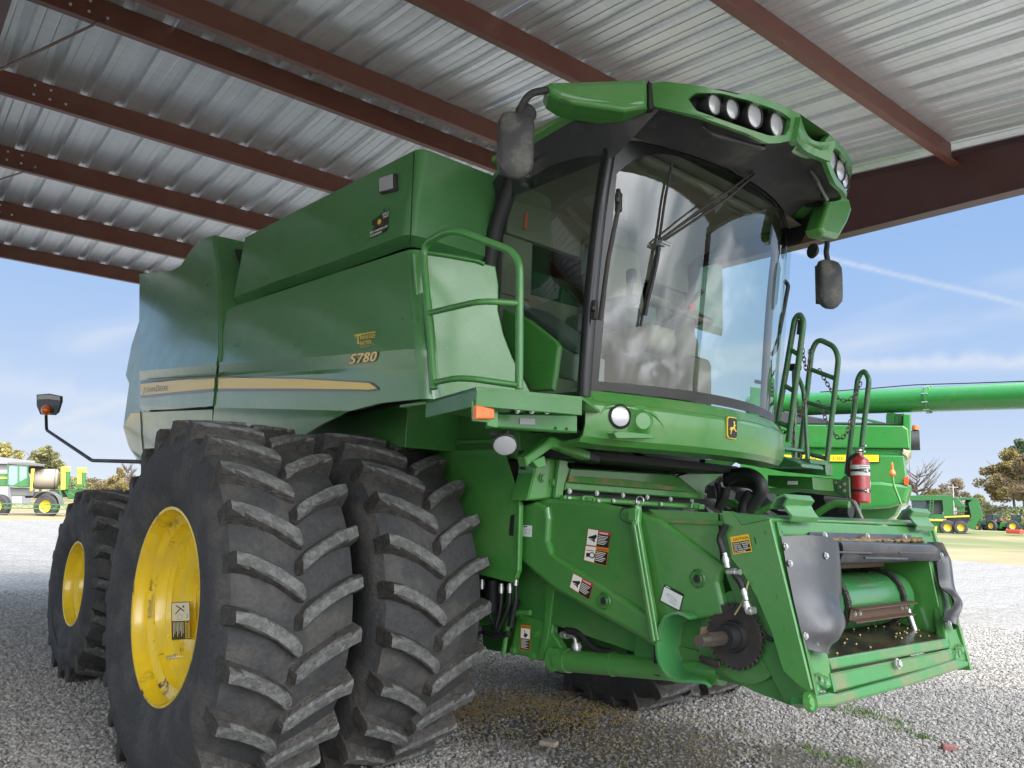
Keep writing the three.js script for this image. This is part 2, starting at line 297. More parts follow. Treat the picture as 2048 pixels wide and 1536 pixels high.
  part('rake_trim', merge([bar(V(QR, roofY(QR) + .01, Z0), V(RIDGE_Q, RIDGE_H + .01, Z0), .006, .12), bar(V(RIDGE_Q, RIDGE_H + .01, Z0), V(QF, roofY(QF) + .01, Z0), .006, .12)]), M.rafter, shed);
}

// ---------------------------------------------------------------- ground
{
  // limestone chips: one tile of 1.6 m
  const NS = 46, cell = [];
  const pt = (i, j) => [hash(i, j, 301), hash(i, j, 302), hash(i, j, 303), hash(i, j, 304)];
  const wv = (u, v) => { const x = u * NS, y = v * NS, xi = Math.floor(x), yi = Math.floor(y); let b1 = 9, b2 = 9, id = 0; for (let a = -1; a <= 1; a++) for (let b = -1; b <= 1; b++) { const i = ((xi + a) % NS + NS) % NS, j = ((yi + b) % NS + NS) % NS, p = pt(i, j); const dx = xi + a + p[0] - x, dy = yi + b + p[1] - y, ang = p[2] * 6.28, c = Math.cos(ang), s = Math.sin(ang); const d = Math.hypot((dx * c + dy * s), (-dx * s + dy * c) * (1 + p[3])); if (d < b1) { b2 = b1; b1 = d; id = p[3] * 7.1 % 1; } else if (d < b2) b2 = d; } return [b1, b2, id]; };
  const N = 768, buf = new Float32Array(N * N), idb = new Float32Array(N * N);
  for (let j = 0; j < N; j++) for (let i = 0; i < N; i++) { const [a, b, id] = wv(i / N, j / N); buf[j * N + i] = sstep(0, .55, b - a) * (.5 + .5 * id); idb[j * N + i] = id; }
  const col = texture(N, N, (u, v, i, j) => { const h = buf[j * N + i], id = idb[j * N + i], n = fbm(u * 5, v * 5, 310, 4, 5); const k = (.19 + .25 * id) * (.86 + .26 * n); const w = hash((id * 999) | 0, 3, 1); return [s2(k * (1.05 + .05 * w)), s2(k * 1.0), s2(k * (.90 + .05 * w))]; }, { repeat: 1 / 1.6 });
  const bmp = texture(N, N, (u, v, i, j) => [buf[j * N + i]], { srgb: false, repeat: 1 / 1.6 });
  const gravel = new THREE.MeshStandardMaterial({ map: col, bumpMap: bmp, bumpScale: .02, roughness: .95 });
  const poly = (list, y, m, name) => { const sh = new THREE.Shape(list.map(([x, z]) => new THREE.Vector2(x, -z))); const g = new THREE.ShapeGeometry(sh); g.rotateX(-Math.PI / 2); g.translate(0, y, 0); const p = g.attributes.position, uv = new Float32Array(p.count * 2); for (let i = 0; i < p.count; i++) { uv[i * 2] = p.getX(i); uv[i * 2 + 1] = p.getZ(i); } g.setAttribute('uv', new THREE.BufferAttribute(uv, 2)); return structure(name, g, m); };
  const e0 = W(1892, 1119), e1 = W(2048, 1131), ed = e1.clone().sub(e0);
  const far = e0.clone().addScaledVector(ed, -1.6), near = e1.clone().addScaledVector(ed, 9);
  poly([[near.x, near.z], [e1.x, e1.z], [e0.x, e0.z], [far.x, far.z], [-41, -24], [-39.5, 8], [-40, 70], [80, 70], [80, -8]].map(([x, z]) => [x, z]), 0, gravel, 'gravel_yard');
  // fields beyond: dry November grass with greener strips
  const grass = texture(1024, 1024, (u, v) => {
    const x = (u - .5) * 520, z = (v - .5) * 520; const n = fbm(u * 40, v * 40, 320, 5), f = fbm(u * 260, v * 200, 321, 3), w = fbm(u * 12, v * 12, 322, 4);
    // distance along the right-hand view, where the mown strip greens up
    const t = -(z + .25 * x); const band = sstep(50, 62, t + 14 * (n - .5)) * (1 - sstep(150, 175, t));
    let g = Math.min(1, .9 * band * sstep(.3, .7, n + .2)); if (x < -50) g = sstep(.45, .7, w);
    const dry = [.31, .23, .12], gr = [.12, .15, .045]; const m = .72 + .5 * f; return [0, 1, 2].map((q) => s2(lerp(dry[q], gr[q], g) * m));
  });
  const gm = new THREE.MeshStandardMaterial({ map: grass, roughness: 1 });
  const g = new THREE.PlaneGeometry(1600, 1600, 160, 160); g.rotateX(-Math.PI / 2); g.translate(-100, 0, -100);
  const p = g.attributes.position, uv = g.attributes.uv;
  for (let i = 0; i < p.count; i++) { const x = p.getX(i), z = p.getZ(i), r = Math.hypot(x, z); p.setY(i, -.035 + .8 * sstep(85, 150, -z - .2 * x) + 3.0 * sstep(150, 330, -z) + 1.2 * fbm(x * .02 + 50, z * .02 + 50, 330, 3) * sstep(150, 300, r)); uv.setXY(i, x / 520 + .5, z / 520 + .5); }
  g.computeVertexNormals(); structure('grass_field', g, gm);
}

// ---------------------------------------------------------------- more helpers for the machine
// Where the sight line of a photo pixel first meets the surface f(P) = 0
function BS(px, py, f, t0 = 1.2, t1 = 14) { const d = ray(px, py), P = V(); const at = (t) => f(P.copy(EYE).addScaledVector(d, t)); let a = t0, fa = at(a); for (let t = t0; t <= t1; t += .04) { const v = at(t); if (fa * v <= 0 && t > t0) { let lo = t - .04, hi = t; for (let k = 0; k < 26; k++) { const m = (lo + hi) / 2; if (at(m) * fa <= 0) hi = m; else lo = m; } return EYE.clone().addScaledVector(d, (lo + hi) / 2); } fa = v; } return EYE.clone().addScaledVector(d, t1); }
const v2 = (l) => l.map(([x, y]) => V(x, y, 0));
function coons(T, Bm, L, R, nu, nv, map) { // four pixel polylines: top and bottom left-to-right, left and right top-to-bottom
  const t = along(v2(T), nu), b = along(v2(Bm), nu), l = along(v2(L), nv), r = along(v2(R), nv), rows = [];
  for (let j = 0; j < nv; j++) { const v = j / (nv - 1), row = []; for (let i = 0; i < nu; i++) { const u = i / (nu - 1); const c = (k) => (1 - v) * t[i][k] + v * b[i][k] + (1 - u) * l[j][k] + u * r[j][k] - ((1 - u) * (1 - v) * t[0][k] + u * (1 - v) * t[nu - 1][k] + (1 - u) * v * b[0][k] + u * v * b[nu - 1][k]); row.push(map(c('x'), c('y'))); } rows.push(row); }
  return rows;
}
function facing(rows) { const i = rows.length >> 1, j = rows[0].length >> 1, a = rows[i][j]; const n = rows[i][j - 1].clone().sub(a).cross(rows[i - 1][j].clone().sub(a)); return n.dot(EYE.clone().sub(a)) < 0; }
// skin whose thickness lies behind the side that faces the viewer
const shell = (rows, th = .02, ang = .55) => { // skin() winds (a, right, below): its normal is right x below
  const i = Math.max(1, rows.length >> 1), j = Math.max(1, rows[0].length >> 1), a = rows[i - 1][j - 1], n = rows[i - 1][j].clone().sub(a).cross(rows[i][j - 1].clone().sub(a));
  return skin(rows, { th, ang, flip: n.dot(EYE.clone().sub(a)) < 0 });
};
const flipZ = (g) => { g = g.clone(); const p = g.attributes.position, n = g.attributes.normal; for (let i = 0; i < p.count; i++) { p.setZ(i, -p.getZ(i)); n.setZ(i, -n.getZ(i)); } if (!g.index) for (const k of Object.keys(g.attributes)) { const A = g.attributes[k], s = A.itemSize, a = A.array; for (let i = 0; i < A.count; i += 3) for (let c = 0; c < s; c++) { const t = a[(i + 1) * s + c]; a[(i + 1) * s + c] = a[(i + 2) * s + c]; a[(i + 2) * s + c] = t; } } return g; };
// printed sticker on four corners in space (top left, top right, bottom right, bottom left), a film just proud of its panel
function film(cs, grid, out = .003) {
  const [a, b, c, d] = cs, n = b.clone().sub(a).cross(d.clone().sub(a)).normalize(); if (n.dot(EYE.clone().sub(a)) < 0) n.negate();
  const pos = [], uv = [], idx = [], m = grid || 1;
  for (let j = 0; j <= m; j++) for (let i = 0; i <= m; i++) { const u = i / m, v = j / m; const p = a.clone().multiplyScalar((1 - u) * (1 - v)).addScaledVector(b, u * (1 - v)).addScaledVector(c, u * v).addScaledVector(d, (1 - u) * v).addScaledVector(n, out); pos.push(p.x, p.y, p.z); uv.push(u, 1 - v); }
  for (let j = 0; j < m; j++) for (let i = 0; i < m; i++) { const q = j * (m + 1) + i; idx.push(q, q + m + 1, q + 1, q + 1, q + m + 1, q + m + 2); }
  const g = new THREE.BufferGeometry(); g.setAttribute('position', new THREE.Float32BufferAttribute(pos, 3)); g.setAttribute('uv', new THREE.Float32BufferAttribute(uv, 2)); g.setIndex(idx); g.computeVertexNormals(); return g;
}
function canvasTex(w, h, draw) { const c = document.createElement('canvas'); c.width = w; c.height = h; const x = c.getContext('2d'); draw(x, w, h); const t = new THREE.CanvasTexture(c); t.colorSpace = THREE.SRGBColorSpace; t.magFilter = THREE.LinearFilter; return t; }
const print = (w, h, draw, rough = .5) => new THREE.MeshPhysicalMaterial({ map: canvasTex(w, h, draw), roughness: rough });
const cutPrint = (w, h, draw) => new THREE.MeshPhysicalMaterial({ map: canvasTex(w, h, draw), roughness: .4, transparent: true, clearcoat: .5, clearcoatRoughness: .2 });
const boltHead = merge([rod(V(0, 0, 0), V(0, 0, .009), .011, .011, 6), rod(V(0, 0, -.002), V(0, 0, .002), .015, .015, 14)]);
function bolt(P, n, parent, m = M.zinc, s = 1) { const b = part('bolt', boltHead, m, parent); b.position.copy(P); b.quaternion.setFromUnitVectors(V(0, 0, 1), n.clone().normalize()); b.scale.setScalar(s); return b; }

// ---------------------------------------------------------------- the combine harvester
const H = thing('combine_harvester', 'large green combine harvester with glazed cab and dual front tyres under the shed roof', 'combine');
H.position.y = -GND;

// --- wheels
const rubberTex = (seed, base, dust, amt) => texture(512, 512, (u, v, i, j) => { const n = fbm(u * 7, v * 7, seed, 5, 7), f = fbm(u * 60, v * 60, seed + 2, 3, 60), k = amt * sstep(.4, .75, n) * (.5 + f), sp = hash(i, j, seed) > .9988 ? .45 : 0; return [0, 1, 2].map((q) => s2(lerp(base[q] * (.7 + .6 * f), dust[q], Math.min(.9, k + sp)))); }, { repeat: 1 / .8 });
M.rubber = new THREE.MeshStandardMaterial({ map: rubberTex(101, [.036, .036, .037], [.10, .09, .078], .42), roughness: .78, bumpMap: texture(256, 256, (u, v) => [fbm(u * 30, v * 30, 120, 4, 30)], { srgb: false, repeat: 2 }), bumpScale: .004 });
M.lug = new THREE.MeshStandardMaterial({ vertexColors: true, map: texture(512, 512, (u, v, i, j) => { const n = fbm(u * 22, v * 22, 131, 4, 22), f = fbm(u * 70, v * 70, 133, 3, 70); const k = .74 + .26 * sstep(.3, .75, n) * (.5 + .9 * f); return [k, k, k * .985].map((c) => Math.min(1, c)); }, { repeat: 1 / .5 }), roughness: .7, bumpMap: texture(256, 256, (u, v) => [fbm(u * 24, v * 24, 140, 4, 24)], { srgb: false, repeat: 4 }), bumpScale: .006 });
function makeWheel(name, P) { // axis along z, outer face towards +z
  const w = new THREE.Group(); w.name = name;
  const { R, hw, rim, lugH, N, sweepA, lw } = P, Rc = R - lugH;
  const rc = (z) => Rc - .05 * Math.pow(Math.abs(z) / hw, 2.4);
  // carcass
  const half = []; for (let k = 0; k <= 10; k++) { const z = hw * .93 * k / 10; half.push([rc(z), z]); }
  half.push([Rc - .085, hw * .99], [lerp(rim, Rc, .72), hw * 1.045], [lerp(rim, Rc, .5), hw * 1.06], [lerp(rim, Rc, .26), hw * 1.02], [lerp(rim, Rc, .08), hw * .95], [rim - .012, hw * .89], [rim - .02, hw * .84]);
  const prof = [...half.slice(1).reverse().map(([r, z]) => [r, -z]), ...half];
  const car = new THREE.LatheGeometry(prof.map(([r, z]) => new THREE.Vector2(r, z)), 96); car.rotateX(Math.PI / 2); 
  part('tyre', metricUV(crease(car, .8)), M.rubber, w);
  // chevron lugs
  const lug = (s, seed) => {
    const rows = [], jr = rng(seed), jt = () => (jr() - .5) * 2; const st = [[-.12, 1], [0, 0], [.18, 0], [.4, 0], [.62, 0], [.82, 0], [.95, 0], [1.0, 2]];
    for (const [t, kind] of st) {
      const tt = Math.max(0, t), z = kind === 1 ? hw * 1.0 : lerp(hw * .955, -.012 * hw, tt), th = -sweepA * (.42 * tt + .58 * tt * tt);
      const ro = kind === 1 ? Rc - .13 : rc(z) - .006, rt = kind === 1 ? Rc - .10 : R - .012 * Math.pow(z / hw, 2), bw = lw * (tt > .8 ? .78 : .72) * (kind === 2 ? .85 : 1), tw = lw * .5 * (tt > .8 ? 1.12 : 1) * (kind === 2 ? .72 : 1);
      const row = []; for (const [o, r] of [[-bw, ro], [-tw - .006, lerp(ro, rt, .78)], [-tw + .006, rt], [tw - .006, rt], [tw + .006, lerp(ro, rt, .78)], [bw, ro]]) { const a = th + o / r; row.push(V((r + (r > ro + .02 ? .0035 * jt() : 0)) * Math.cos(a + .0025 * jt()), r * Math.sin(a + .0025 * jt()), s * (z + .003 * jt()))); }
      rows.push(row);
    }
    const e = rows[rows.length - 1].map((q) => { const l = Math.hypot(q.x, q.y), k = (Rc - .01) / l; return V(q.x * k, q.y * k, q.z - s * .02); }); rows.push(e);
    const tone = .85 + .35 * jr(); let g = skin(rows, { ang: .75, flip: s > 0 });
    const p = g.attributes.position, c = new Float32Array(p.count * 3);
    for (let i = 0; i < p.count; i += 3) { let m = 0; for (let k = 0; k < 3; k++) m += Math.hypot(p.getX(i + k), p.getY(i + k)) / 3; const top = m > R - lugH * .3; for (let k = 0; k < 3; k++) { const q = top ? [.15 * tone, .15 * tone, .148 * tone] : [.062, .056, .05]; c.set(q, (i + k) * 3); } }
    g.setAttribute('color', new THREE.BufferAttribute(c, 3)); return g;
  };
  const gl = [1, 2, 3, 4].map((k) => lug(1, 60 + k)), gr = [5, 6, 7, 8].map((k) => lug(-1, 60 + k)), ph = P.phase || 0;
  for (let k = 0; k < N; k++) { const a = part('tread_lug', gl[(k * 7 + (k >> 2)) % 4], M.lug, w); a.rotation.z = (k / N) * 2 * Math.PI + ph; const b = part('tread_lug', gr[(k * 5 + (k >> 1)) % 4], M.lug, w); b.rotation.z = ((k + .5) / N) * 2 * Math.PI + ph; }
  // rim: flange, bead seats and a dished disc
  const f = hw * .895; const d = P.dish, rp = [[rim - .004, f - .03], [rim, f - .004], [rim - .004, f + .004], [rim - .018, f + .002], [rim - .022, f - .03], [rim - .03, f - .05], [rim - .03, f - .075], [rim - .05, f - .092], [rim - .078, f - .1], [rim - .085, f - .13], [rim - .1, f - .15], [rim - .108, f - d + .02], [rim - .125, f - d], [rim - .3, f - d + .004], [.17, f - d - .01], [.15, f - d - .05], [.001, f - d - .05]];
  const rg = new THREE.LatheGeometry(rp.map(([r, z]) => new THREE.Vector2(r, z)), 80); rg.rotateX(Math.PI / 2);
  part('rim', metricUV(crease(rg, .7)), P.rimMat || M.yellow, w);
  const st = part('valve_stem', merge([rod(V(rim * .76 * Math.cos(P.va), rim * .76 * Math.sin(P.va), f - d), V(rim * .76 * Math.cos(P.va), rim * .76 * Math.sin(P.va), f - d + .05), .008), rod(V(rim * .76 * Math.cos(P.va), rim * .76 * Math.sin(P.va), f - d), V(rim * .76 * Math.cos(P.va), rim * .76 * Math.sin(P.va), f - d + .015), .016)]), M.zinc, w);
  return w;
}
// chipped and rust-spotted yellow for the outer drive rim
M.rimWorn = paint(texture(1024, 1024, (u, v, i, j) => { const n = fbm(u * 14, v * 9, 151, 5, 14), f = fbm(u * 80, v * 60, 153, 3), m = fbm(u * 3, v * 3, 155, 3, 3); let k = sstep(.64, .70, n) * sstep(.5, .72, m + .1) * sstep(.35, .55, f); const d = .22 * sstep(.45, .75, fbm(u * 5, v * 5, 157, 4, 5)); return [0, 1, 2].map((q) => s2(lerp(lerp([.80, .55, .015][q], [.36, .27, .12][q], d), [.09, .035, .02][q], k))); }, { repeat: 1 / 1.1 }), .36, { clearcoat: .5 });
const AX = .455, AY = 1.0688;
const front = { R: .968, hw: .326, rim: .502, lugH: .056, N: 24, sweepA: .175, lw: .062, dish: .17, va: -2.2, phase: .06, rimMat: M.rimWorn };
const wheelO = makeWheel('drive_wheel', front); wheelO.position.set(AX, AY, 2.086); H.add(wheelO);
const wheelI = makeWheel('drive_wheel', { ...front, phase: .15, rimMat: M.yellow }); wheelI.position.set(AX, AY, 1.29); H.add(wheelI);
for (const z of [-1.29, -2.086]) { const w = wheelI.clone(); w.position.z = z; w.rotation.y = Math.PI; w.rotation.z = z * .1; H.add(w); }
const rear = { R: .76, hw: .312, rim: .335, lugH: .05, N: 18, sweepA: .26, lw: .066, dish: .155, va: .5, phase: .1 };
const wheelR = makeWheel('steering_wheel_tyre', rear); wheelR.name = 'rear_wheel'; wheelR.position.set(-2.44, .897, 1.824); H.add(wheelR);
{ const w = wheelR.clone(); w.position.z = -1.824; w.rotation.y = Math.PI; H.add(w); }
// white-walled print moulded on the rear sidewall
{
  const tm = cutPrint(2048, 256, (x, w, h) => { x.fillStyle = '#17120f'; x.font = 'bold 190px sans-serif'; x.fillText('Firestone', 60, 190); x.font = 'bold 150px sans-serif'; x.fillText('DURA', 1160, 185); });
  const pos = [], uv = [], idx = [], n = 40, a0 = 3.6, a1 = 5.6, hw = rear.hw; for (let i = 0; i <= n; i++) { const a = lerp(a0, a1, i / n); for (const [r, v, z] of [[.52, 1, hw * 1.052], [.43, 0, hw * 1.048]]) { pos.push(r * Math.cos(a), r * Math.sin(a), z + .006); uv.push(i / n, 1 - v); } } for (let i = 0; i < n; i++) idx.push(i * 2, i * 2 + 1, i * 2 + 2, i * 2 + 1, i * 2 + 3, i * 2 + 2);
  const g = new THREE.BufferGeometry(); g.setAttribute('position', new THREE.Float32BufferAttribute(pos, 3)); g.setAttribute('uv', new THREE.Float32BufferAttribute(uv, 2)); g.setIndex(idx); g.computeVertexNormals(); part('tyre_lettering', g, tm, wheelR);
}
part('front_axle', merge([rod(V(AX, AY, -2.1), V(AX, AY, 2.1), .15, .15, 20), box(AX, AY + .05, 0, .5, .5, 1.5)]), M.cast, H);
part('rear_axle', merge([rod(V(-2.44, .897, -1.8), V(-2.44, .897, 1.8), .1, .1, 16), box(-2.44, 1.0, 0, .3, .3, 1.9)]), M.cast, H);
// warning sticker in the outer rim
{
  const f = .326 * .895 - .17 + 2.086; const cs = pix([[344, 1205], [381, 1203], [383, 1277], [345, 1280]], 'z', f + .004);
  const m = print(256, 420, (x, w, h) => {
    x.fillStyle = '#3a3426'; x.fillRect(0, 0, w, h); x.fillStyle = '#ded6bb'; x.fillRect(8, 8, w - 16, h * .5 - 8);
    x.strokeStyle = '#141210'; x.lineWidth = 13; x.lineCap = 'round'; x.beginPath(); x.moveTo(70, 40); x.lineTo(130, 70); x.lineTo(175, 100); x.moveTo(130, 70); x.lineTo(60, 130); x.stroke(); x.beginPath(); x.arc(170, 52, 13, 0, 7); x.fillStyle = '#141210'; x.fill();
    x.lineWidth = 4; x.strokeStyle = '#8c8672'; x.beginPath(); x.ellipse(118, 165, 36, 30, -.4, 0, 7); x.stroke(); x.strokeStyle = '#141210'; x.lineWidth = 6; x.beginPath(); x.arc(205, 160, 22, -1.2, 1.4); x.stroke();
    x.fillStyle = '#16130f'; x.fillRect(8, h * .5, w - 16, h * .5 - 8); x.fillStyle = '#c79d16'; x.fillRect(w - 70, h * .5, 62, h * .5 - 8);
    x.fillStyle = '#d9d2ba'; for (let k = 0; k < 8; k++) x.fillRect(22 + k * 19, h * .5 + 14, 8, h * .5 - 50 - (k % 3) * 30);
    x.save(); x.translate(w - 56, h * .5 + 44); x.rotate(Math.PI / 2); x.fillStyle = '#16130f'; x.font = 'bold 34px sans-serif'; x.fillText('CAUTION', 0, 0); x.restore(); x.fillStyle = '#16130f'; x.beginPath(); x.moveTo(w - 64, h * .5 + 10); x.lineTo(w - 14, h * .5 + 10); x.lineTo(w - 39, h * .5 + 38); x.fill();
  });
  part('warning_sticker', film(cs, 1, .004), m, H);
}

// --- body panels on the machine's right side
const sideZ = (x, y0) => { const y = y0 + .078 * (x - 1.2), u = .035 * sstep(1.5, -.4, x); const k = [[1.2, 1.36], [2.06, 1.625], [2.10, 1.645], [2.31, 1.665], [2.335, 1.672 - u], [2.41, 1.69], [2.9, 1.615], [3.9, 1.49]]; let i = 1; while (i < k.length - 1 && k[i][0] < y) i++; const t = (y - k[i - 1][0]) / (k[i][0] - k[i - 1][0]); return lerp(k[i - 1][1], k[i][1], t) - .012 * Math.max(0, x - .9) ** 2 - .01 * Math.max(0, -x - 1.5) ** 2; };
function filmZ(c, off, n = 10) { const g = film(c.map(([x, y]) => V(x, y, 0)), n, 0), p = g.attributes.position; for (let i = 0; i < p.count; i++) { const q = BZ(p.getX(i), p.getY(i), off); p.setXYZ(i, q.x, q.y, q.z); } g.computeVertexNormals(); return g; }
const BZ = (px, py, off = 0) => { let z = 1.66, P; for (let k = 0; k < 14; k++) { P = B(px, py, 'z', z); z = lerp(z, sideZ(P.x, P.y) + off, .8); } return P; };
{
  // a panel in its own height coordinate, so that the pressed crease runs clean along a row
  const pressed = (T, Bm, L, R, nu, off) => {
    const pt = (l) => l.map(([x, y]) => BZ(x, y, off)), up = (q) => q.y + .078 * (q.x - 1.2);
    const [t, b, l, r] = [T, Bm, L, R].map((q) => along(pt(along(v2(q), 40).map((p) => [p.x, p.y])), 160));
    const by = (c, k, v, o) => { let best = c[0], d = 1e9; for (let i = 1; i < c.length; i++) { const a = c[i - 1], e = c[i]; if ((a[k] - v) * (e[k] - v) <= 0) { const f = (v - a[k]) / ((e[k] - a[k]) || 1e-9); return lerp(a[o], e[o], f); } const g = Math.abs(e[k] - v); if (g < d) { d = g; best = e; } } return best[o]; };
    const br = [-1, 2.06, 2.10, 2.31, 2.335, 2.41, 9], per = [5, 2, 4, 3, 5, 14], cols = [];
    for (let i = 0; i < nu; i++) { const u = i / (nu - 1), col = []; for (let k = 0; k < 6; k++) for (let j = 0; j < per[k]; j++) { let y = 2.4, x = 0; for (let it = 0; it < 6; it++) { x = lerp(by(l, 'y', y, 'x'), by(r, 'y', y, 'x'), u); const lo = by(b, 'x', x, 'y') + .078 * (x - 1.2), hi = by(t, 'x', x, 'y') + .078 * (x - 1.2); const A = Math.min(hi, Math.max(lo, k ? br[k] : lo)), Z = Math.min(hi, Math.max(lo, k === 5 ? hi : br[k + 1])); const v = lerp(A, Z, k === 5 ? j / (per[k] - 1) : j / per[k]); y = v - .078 * (x - 1.2); } col.push(V(x, y, sideZ(x, y) + off)); } cols.push(col); }
    const rows = []; for (let j = cols[0].length - 1; j >= 0; j--) rows.push(cols.map((c) => c[j])); return rows;
  };
  const rows = pressed([[453, 622], [474, 611], [560, 583], [690, 540], [812, 501]], [[425, 845], [470, 862], [540, 890], [585, 888], [612, 868], [650, 845], [700, 822], [760, 806], [838, 798]], [[453, 622], [441, 700], [437, 745], [425, 845]], [[812, 501], [824, 640], [838, 798]], 60, 0);
  part('side_panel', shell(rows, .035, .25), M.panel, H);
  // rounded front edge of the panel, turning in towards the cab
  const edge = along(v2([[812, 501], [824, 640], [838, 798]]), 12).map((q) => BZ(q.x, q.y)), rr = [];
  for (const q of edge) { const row = []; for (let k = 0; k <= 5; k++) { const a = k / 5 * Math.PI * .55; row.push(V(q.x + .065 * Math.sin(a) + (k ? .002 : 0), q.y, q.z - .075 * (1 - Math.cos(a)))); } rr.push(row); }
  part('panel_front_edge', shell(rr, .01), M.panel, H);
  // rear panel with its hump
  const r2 = pressed([[279, 548], [345, 541], [362, 531], [378, 505], [395, 484], [412, 475], [424, 472]], [[279, 815], [283, 821], [350, 818], [425, 812]], [[279, 548], [278, 680], [279, 815]], [[424, 472], [436, 560], [437, 700], [425, 812]], 36, .012);
  part('rear_side_panel', shell(r2, .03, .25), M.panel, H);
  // forward-facing return of the hump, standing out from the grain tank
  const a = [[424, 472], [436, 560], [438, 690], [437, 722]].map(([x, y]) => BZ(x, y, .012)); const rr2 = along(a, 12).map((q, i) => { const t = i / 11, w = lerp(.28, .05, t * t); return [0, .02, .06, 1].map((s, k) => V(q.x + (k === 0 ? 0 : k === 1 ? .02 : .035 + .03 * s), q.y, q.z - w * s)); });
  part('panel_return', shell(rr2, .012), M.panel, H);
  // lower skirt behind the drive wheels, with its seam, and the rear shroud
  const r3 = coons([[262, 826], [330, 823], [425, 819]], [[290, 944], [330, 935], [420, 900]], [[262, 826], [246, 853], [258, 895], [290, 944]], [[425, 819], [424, 850], [420, 900]], 20, 14, (x, y) => BZ(x, y, -.005));
  part('lower_side_panel', shell(r3, .03), M.panel, H);
  const r4 = coons([[281, 632], [262, 690], [281, 632]].slice(0, 2).concat([[250, 752]]).reverse().slice(0, 2), [[275, 826], [262, 826]].reverse(), [[250, 752], [258, 769], [247, 815]], [[262, 690], [262, 720], [275, 826]], 8, 10, (x, y) => BZ(x, y, -.12));
  part('rear_shroud', plate(pix([[284, 620], [262, 690], [250, 752], [257, 769], [246, 850], [262, 905], [300, 948], [300, 620]], 'z', 1.46), .08, { bevel: .02, seg: 2 }), M.panel, H);
  // dark interior behind the gaps
  part('inner_wall', plate(pix([[290, 600], [440, 500], [800, 480], [835, 800], [700, 830], [430, 860], [285, 850]], 'z', 1.40), .03), M.black, H);
  part('body_core', merge([box(-1.6, 2.6, 0, 5.0, 1.3, 2.5), box(-.2, 1.75, 0, 2.2, .8, 1.1)]), M.cast, H);
  const seam = spline([[281, 823], [284, 880], [291, 940]].map(([x, y]) => BZ(x, y, .0)), 12); part('panel_seam', sweep(seam, .004, 6), M.black, H);
}
// stripe along the panels: grey border lines and yellow band
{
  const strip = (T, Bt, n, off) => { const a = along(v2(T), n), b = along(v2(Bt), n); const rows = [0, .14, .28, .42, .56, .7, .85, 1].map((v) => a.map((q, i) => BZ(lerp(q.x, b[i].x, v), lerp(q.y, b[i].y, v), off))); return shell(rows, .001); };
  M.stripe = mat([.76, .53, .09], .42, 0, { clearcoat: .5, clearcoatRoughness: .2 }); M.stripeGrey = mat([.085, .08, .085], .4, 0, { clearcoat: .5, clearcoatRoughness: .2 });
  part('stripe_border', strip([[437, 752], [600, 755], [740, 763], [756, 775]], [[436, 783], [600, 782], [740, 783], [756, 780]], 40, .006), M.stripeGrey, H);
  part('stripe', strip([[437, 755], [600, 758], [738, 766], [752, 776]], [[436, 777], [600, 777], [740, 779], [752, 777]], 40, .009), M.stripe, H);
  part('stripe_border', strip([[281, 764], [350, 757], [429, 752]], [[281, 796], [350, 789], [427, 783]], 24, .019), M.stripeGrey, H);
  const A = along(v2([[281, 768], [350, 761], [429, 755]]), 14), Bm = along(v2([[281, 791], [350, 784], [428, 777]]), 14);
  const rows = [0, .2, .4, .6, .8, 1].map((v) => A.map((q, i) => BZ(lerp(q.x, Bm[i].x, v), lerp(q.y, Bm[i].y, v), .022))); const g = shell(rows, .001); part('stripe', g, M.stripe, H);
  // printed name on the rear end of the stripe
  const mk = cutPrint(512, 128, (x, w, h) => { x.fillStyle = '#4b4434'; x.font = 'italic 96px sans-serif'; x.fillText('J', 12, 100); x.font = 'italic 76px sans-serif'; x.fillText('OHN', 62, 100); x.font = 'italic 96px sans-serif'; x.fillText('D', 236, 100); x.font = 'italic 76px sans-serif'; x.fillText('EERE', 305, 100); });
  part('maker_name', filmZ([[285, 769], [340, 763], [340, 785], [285, 790]], .026), mk, H);
}
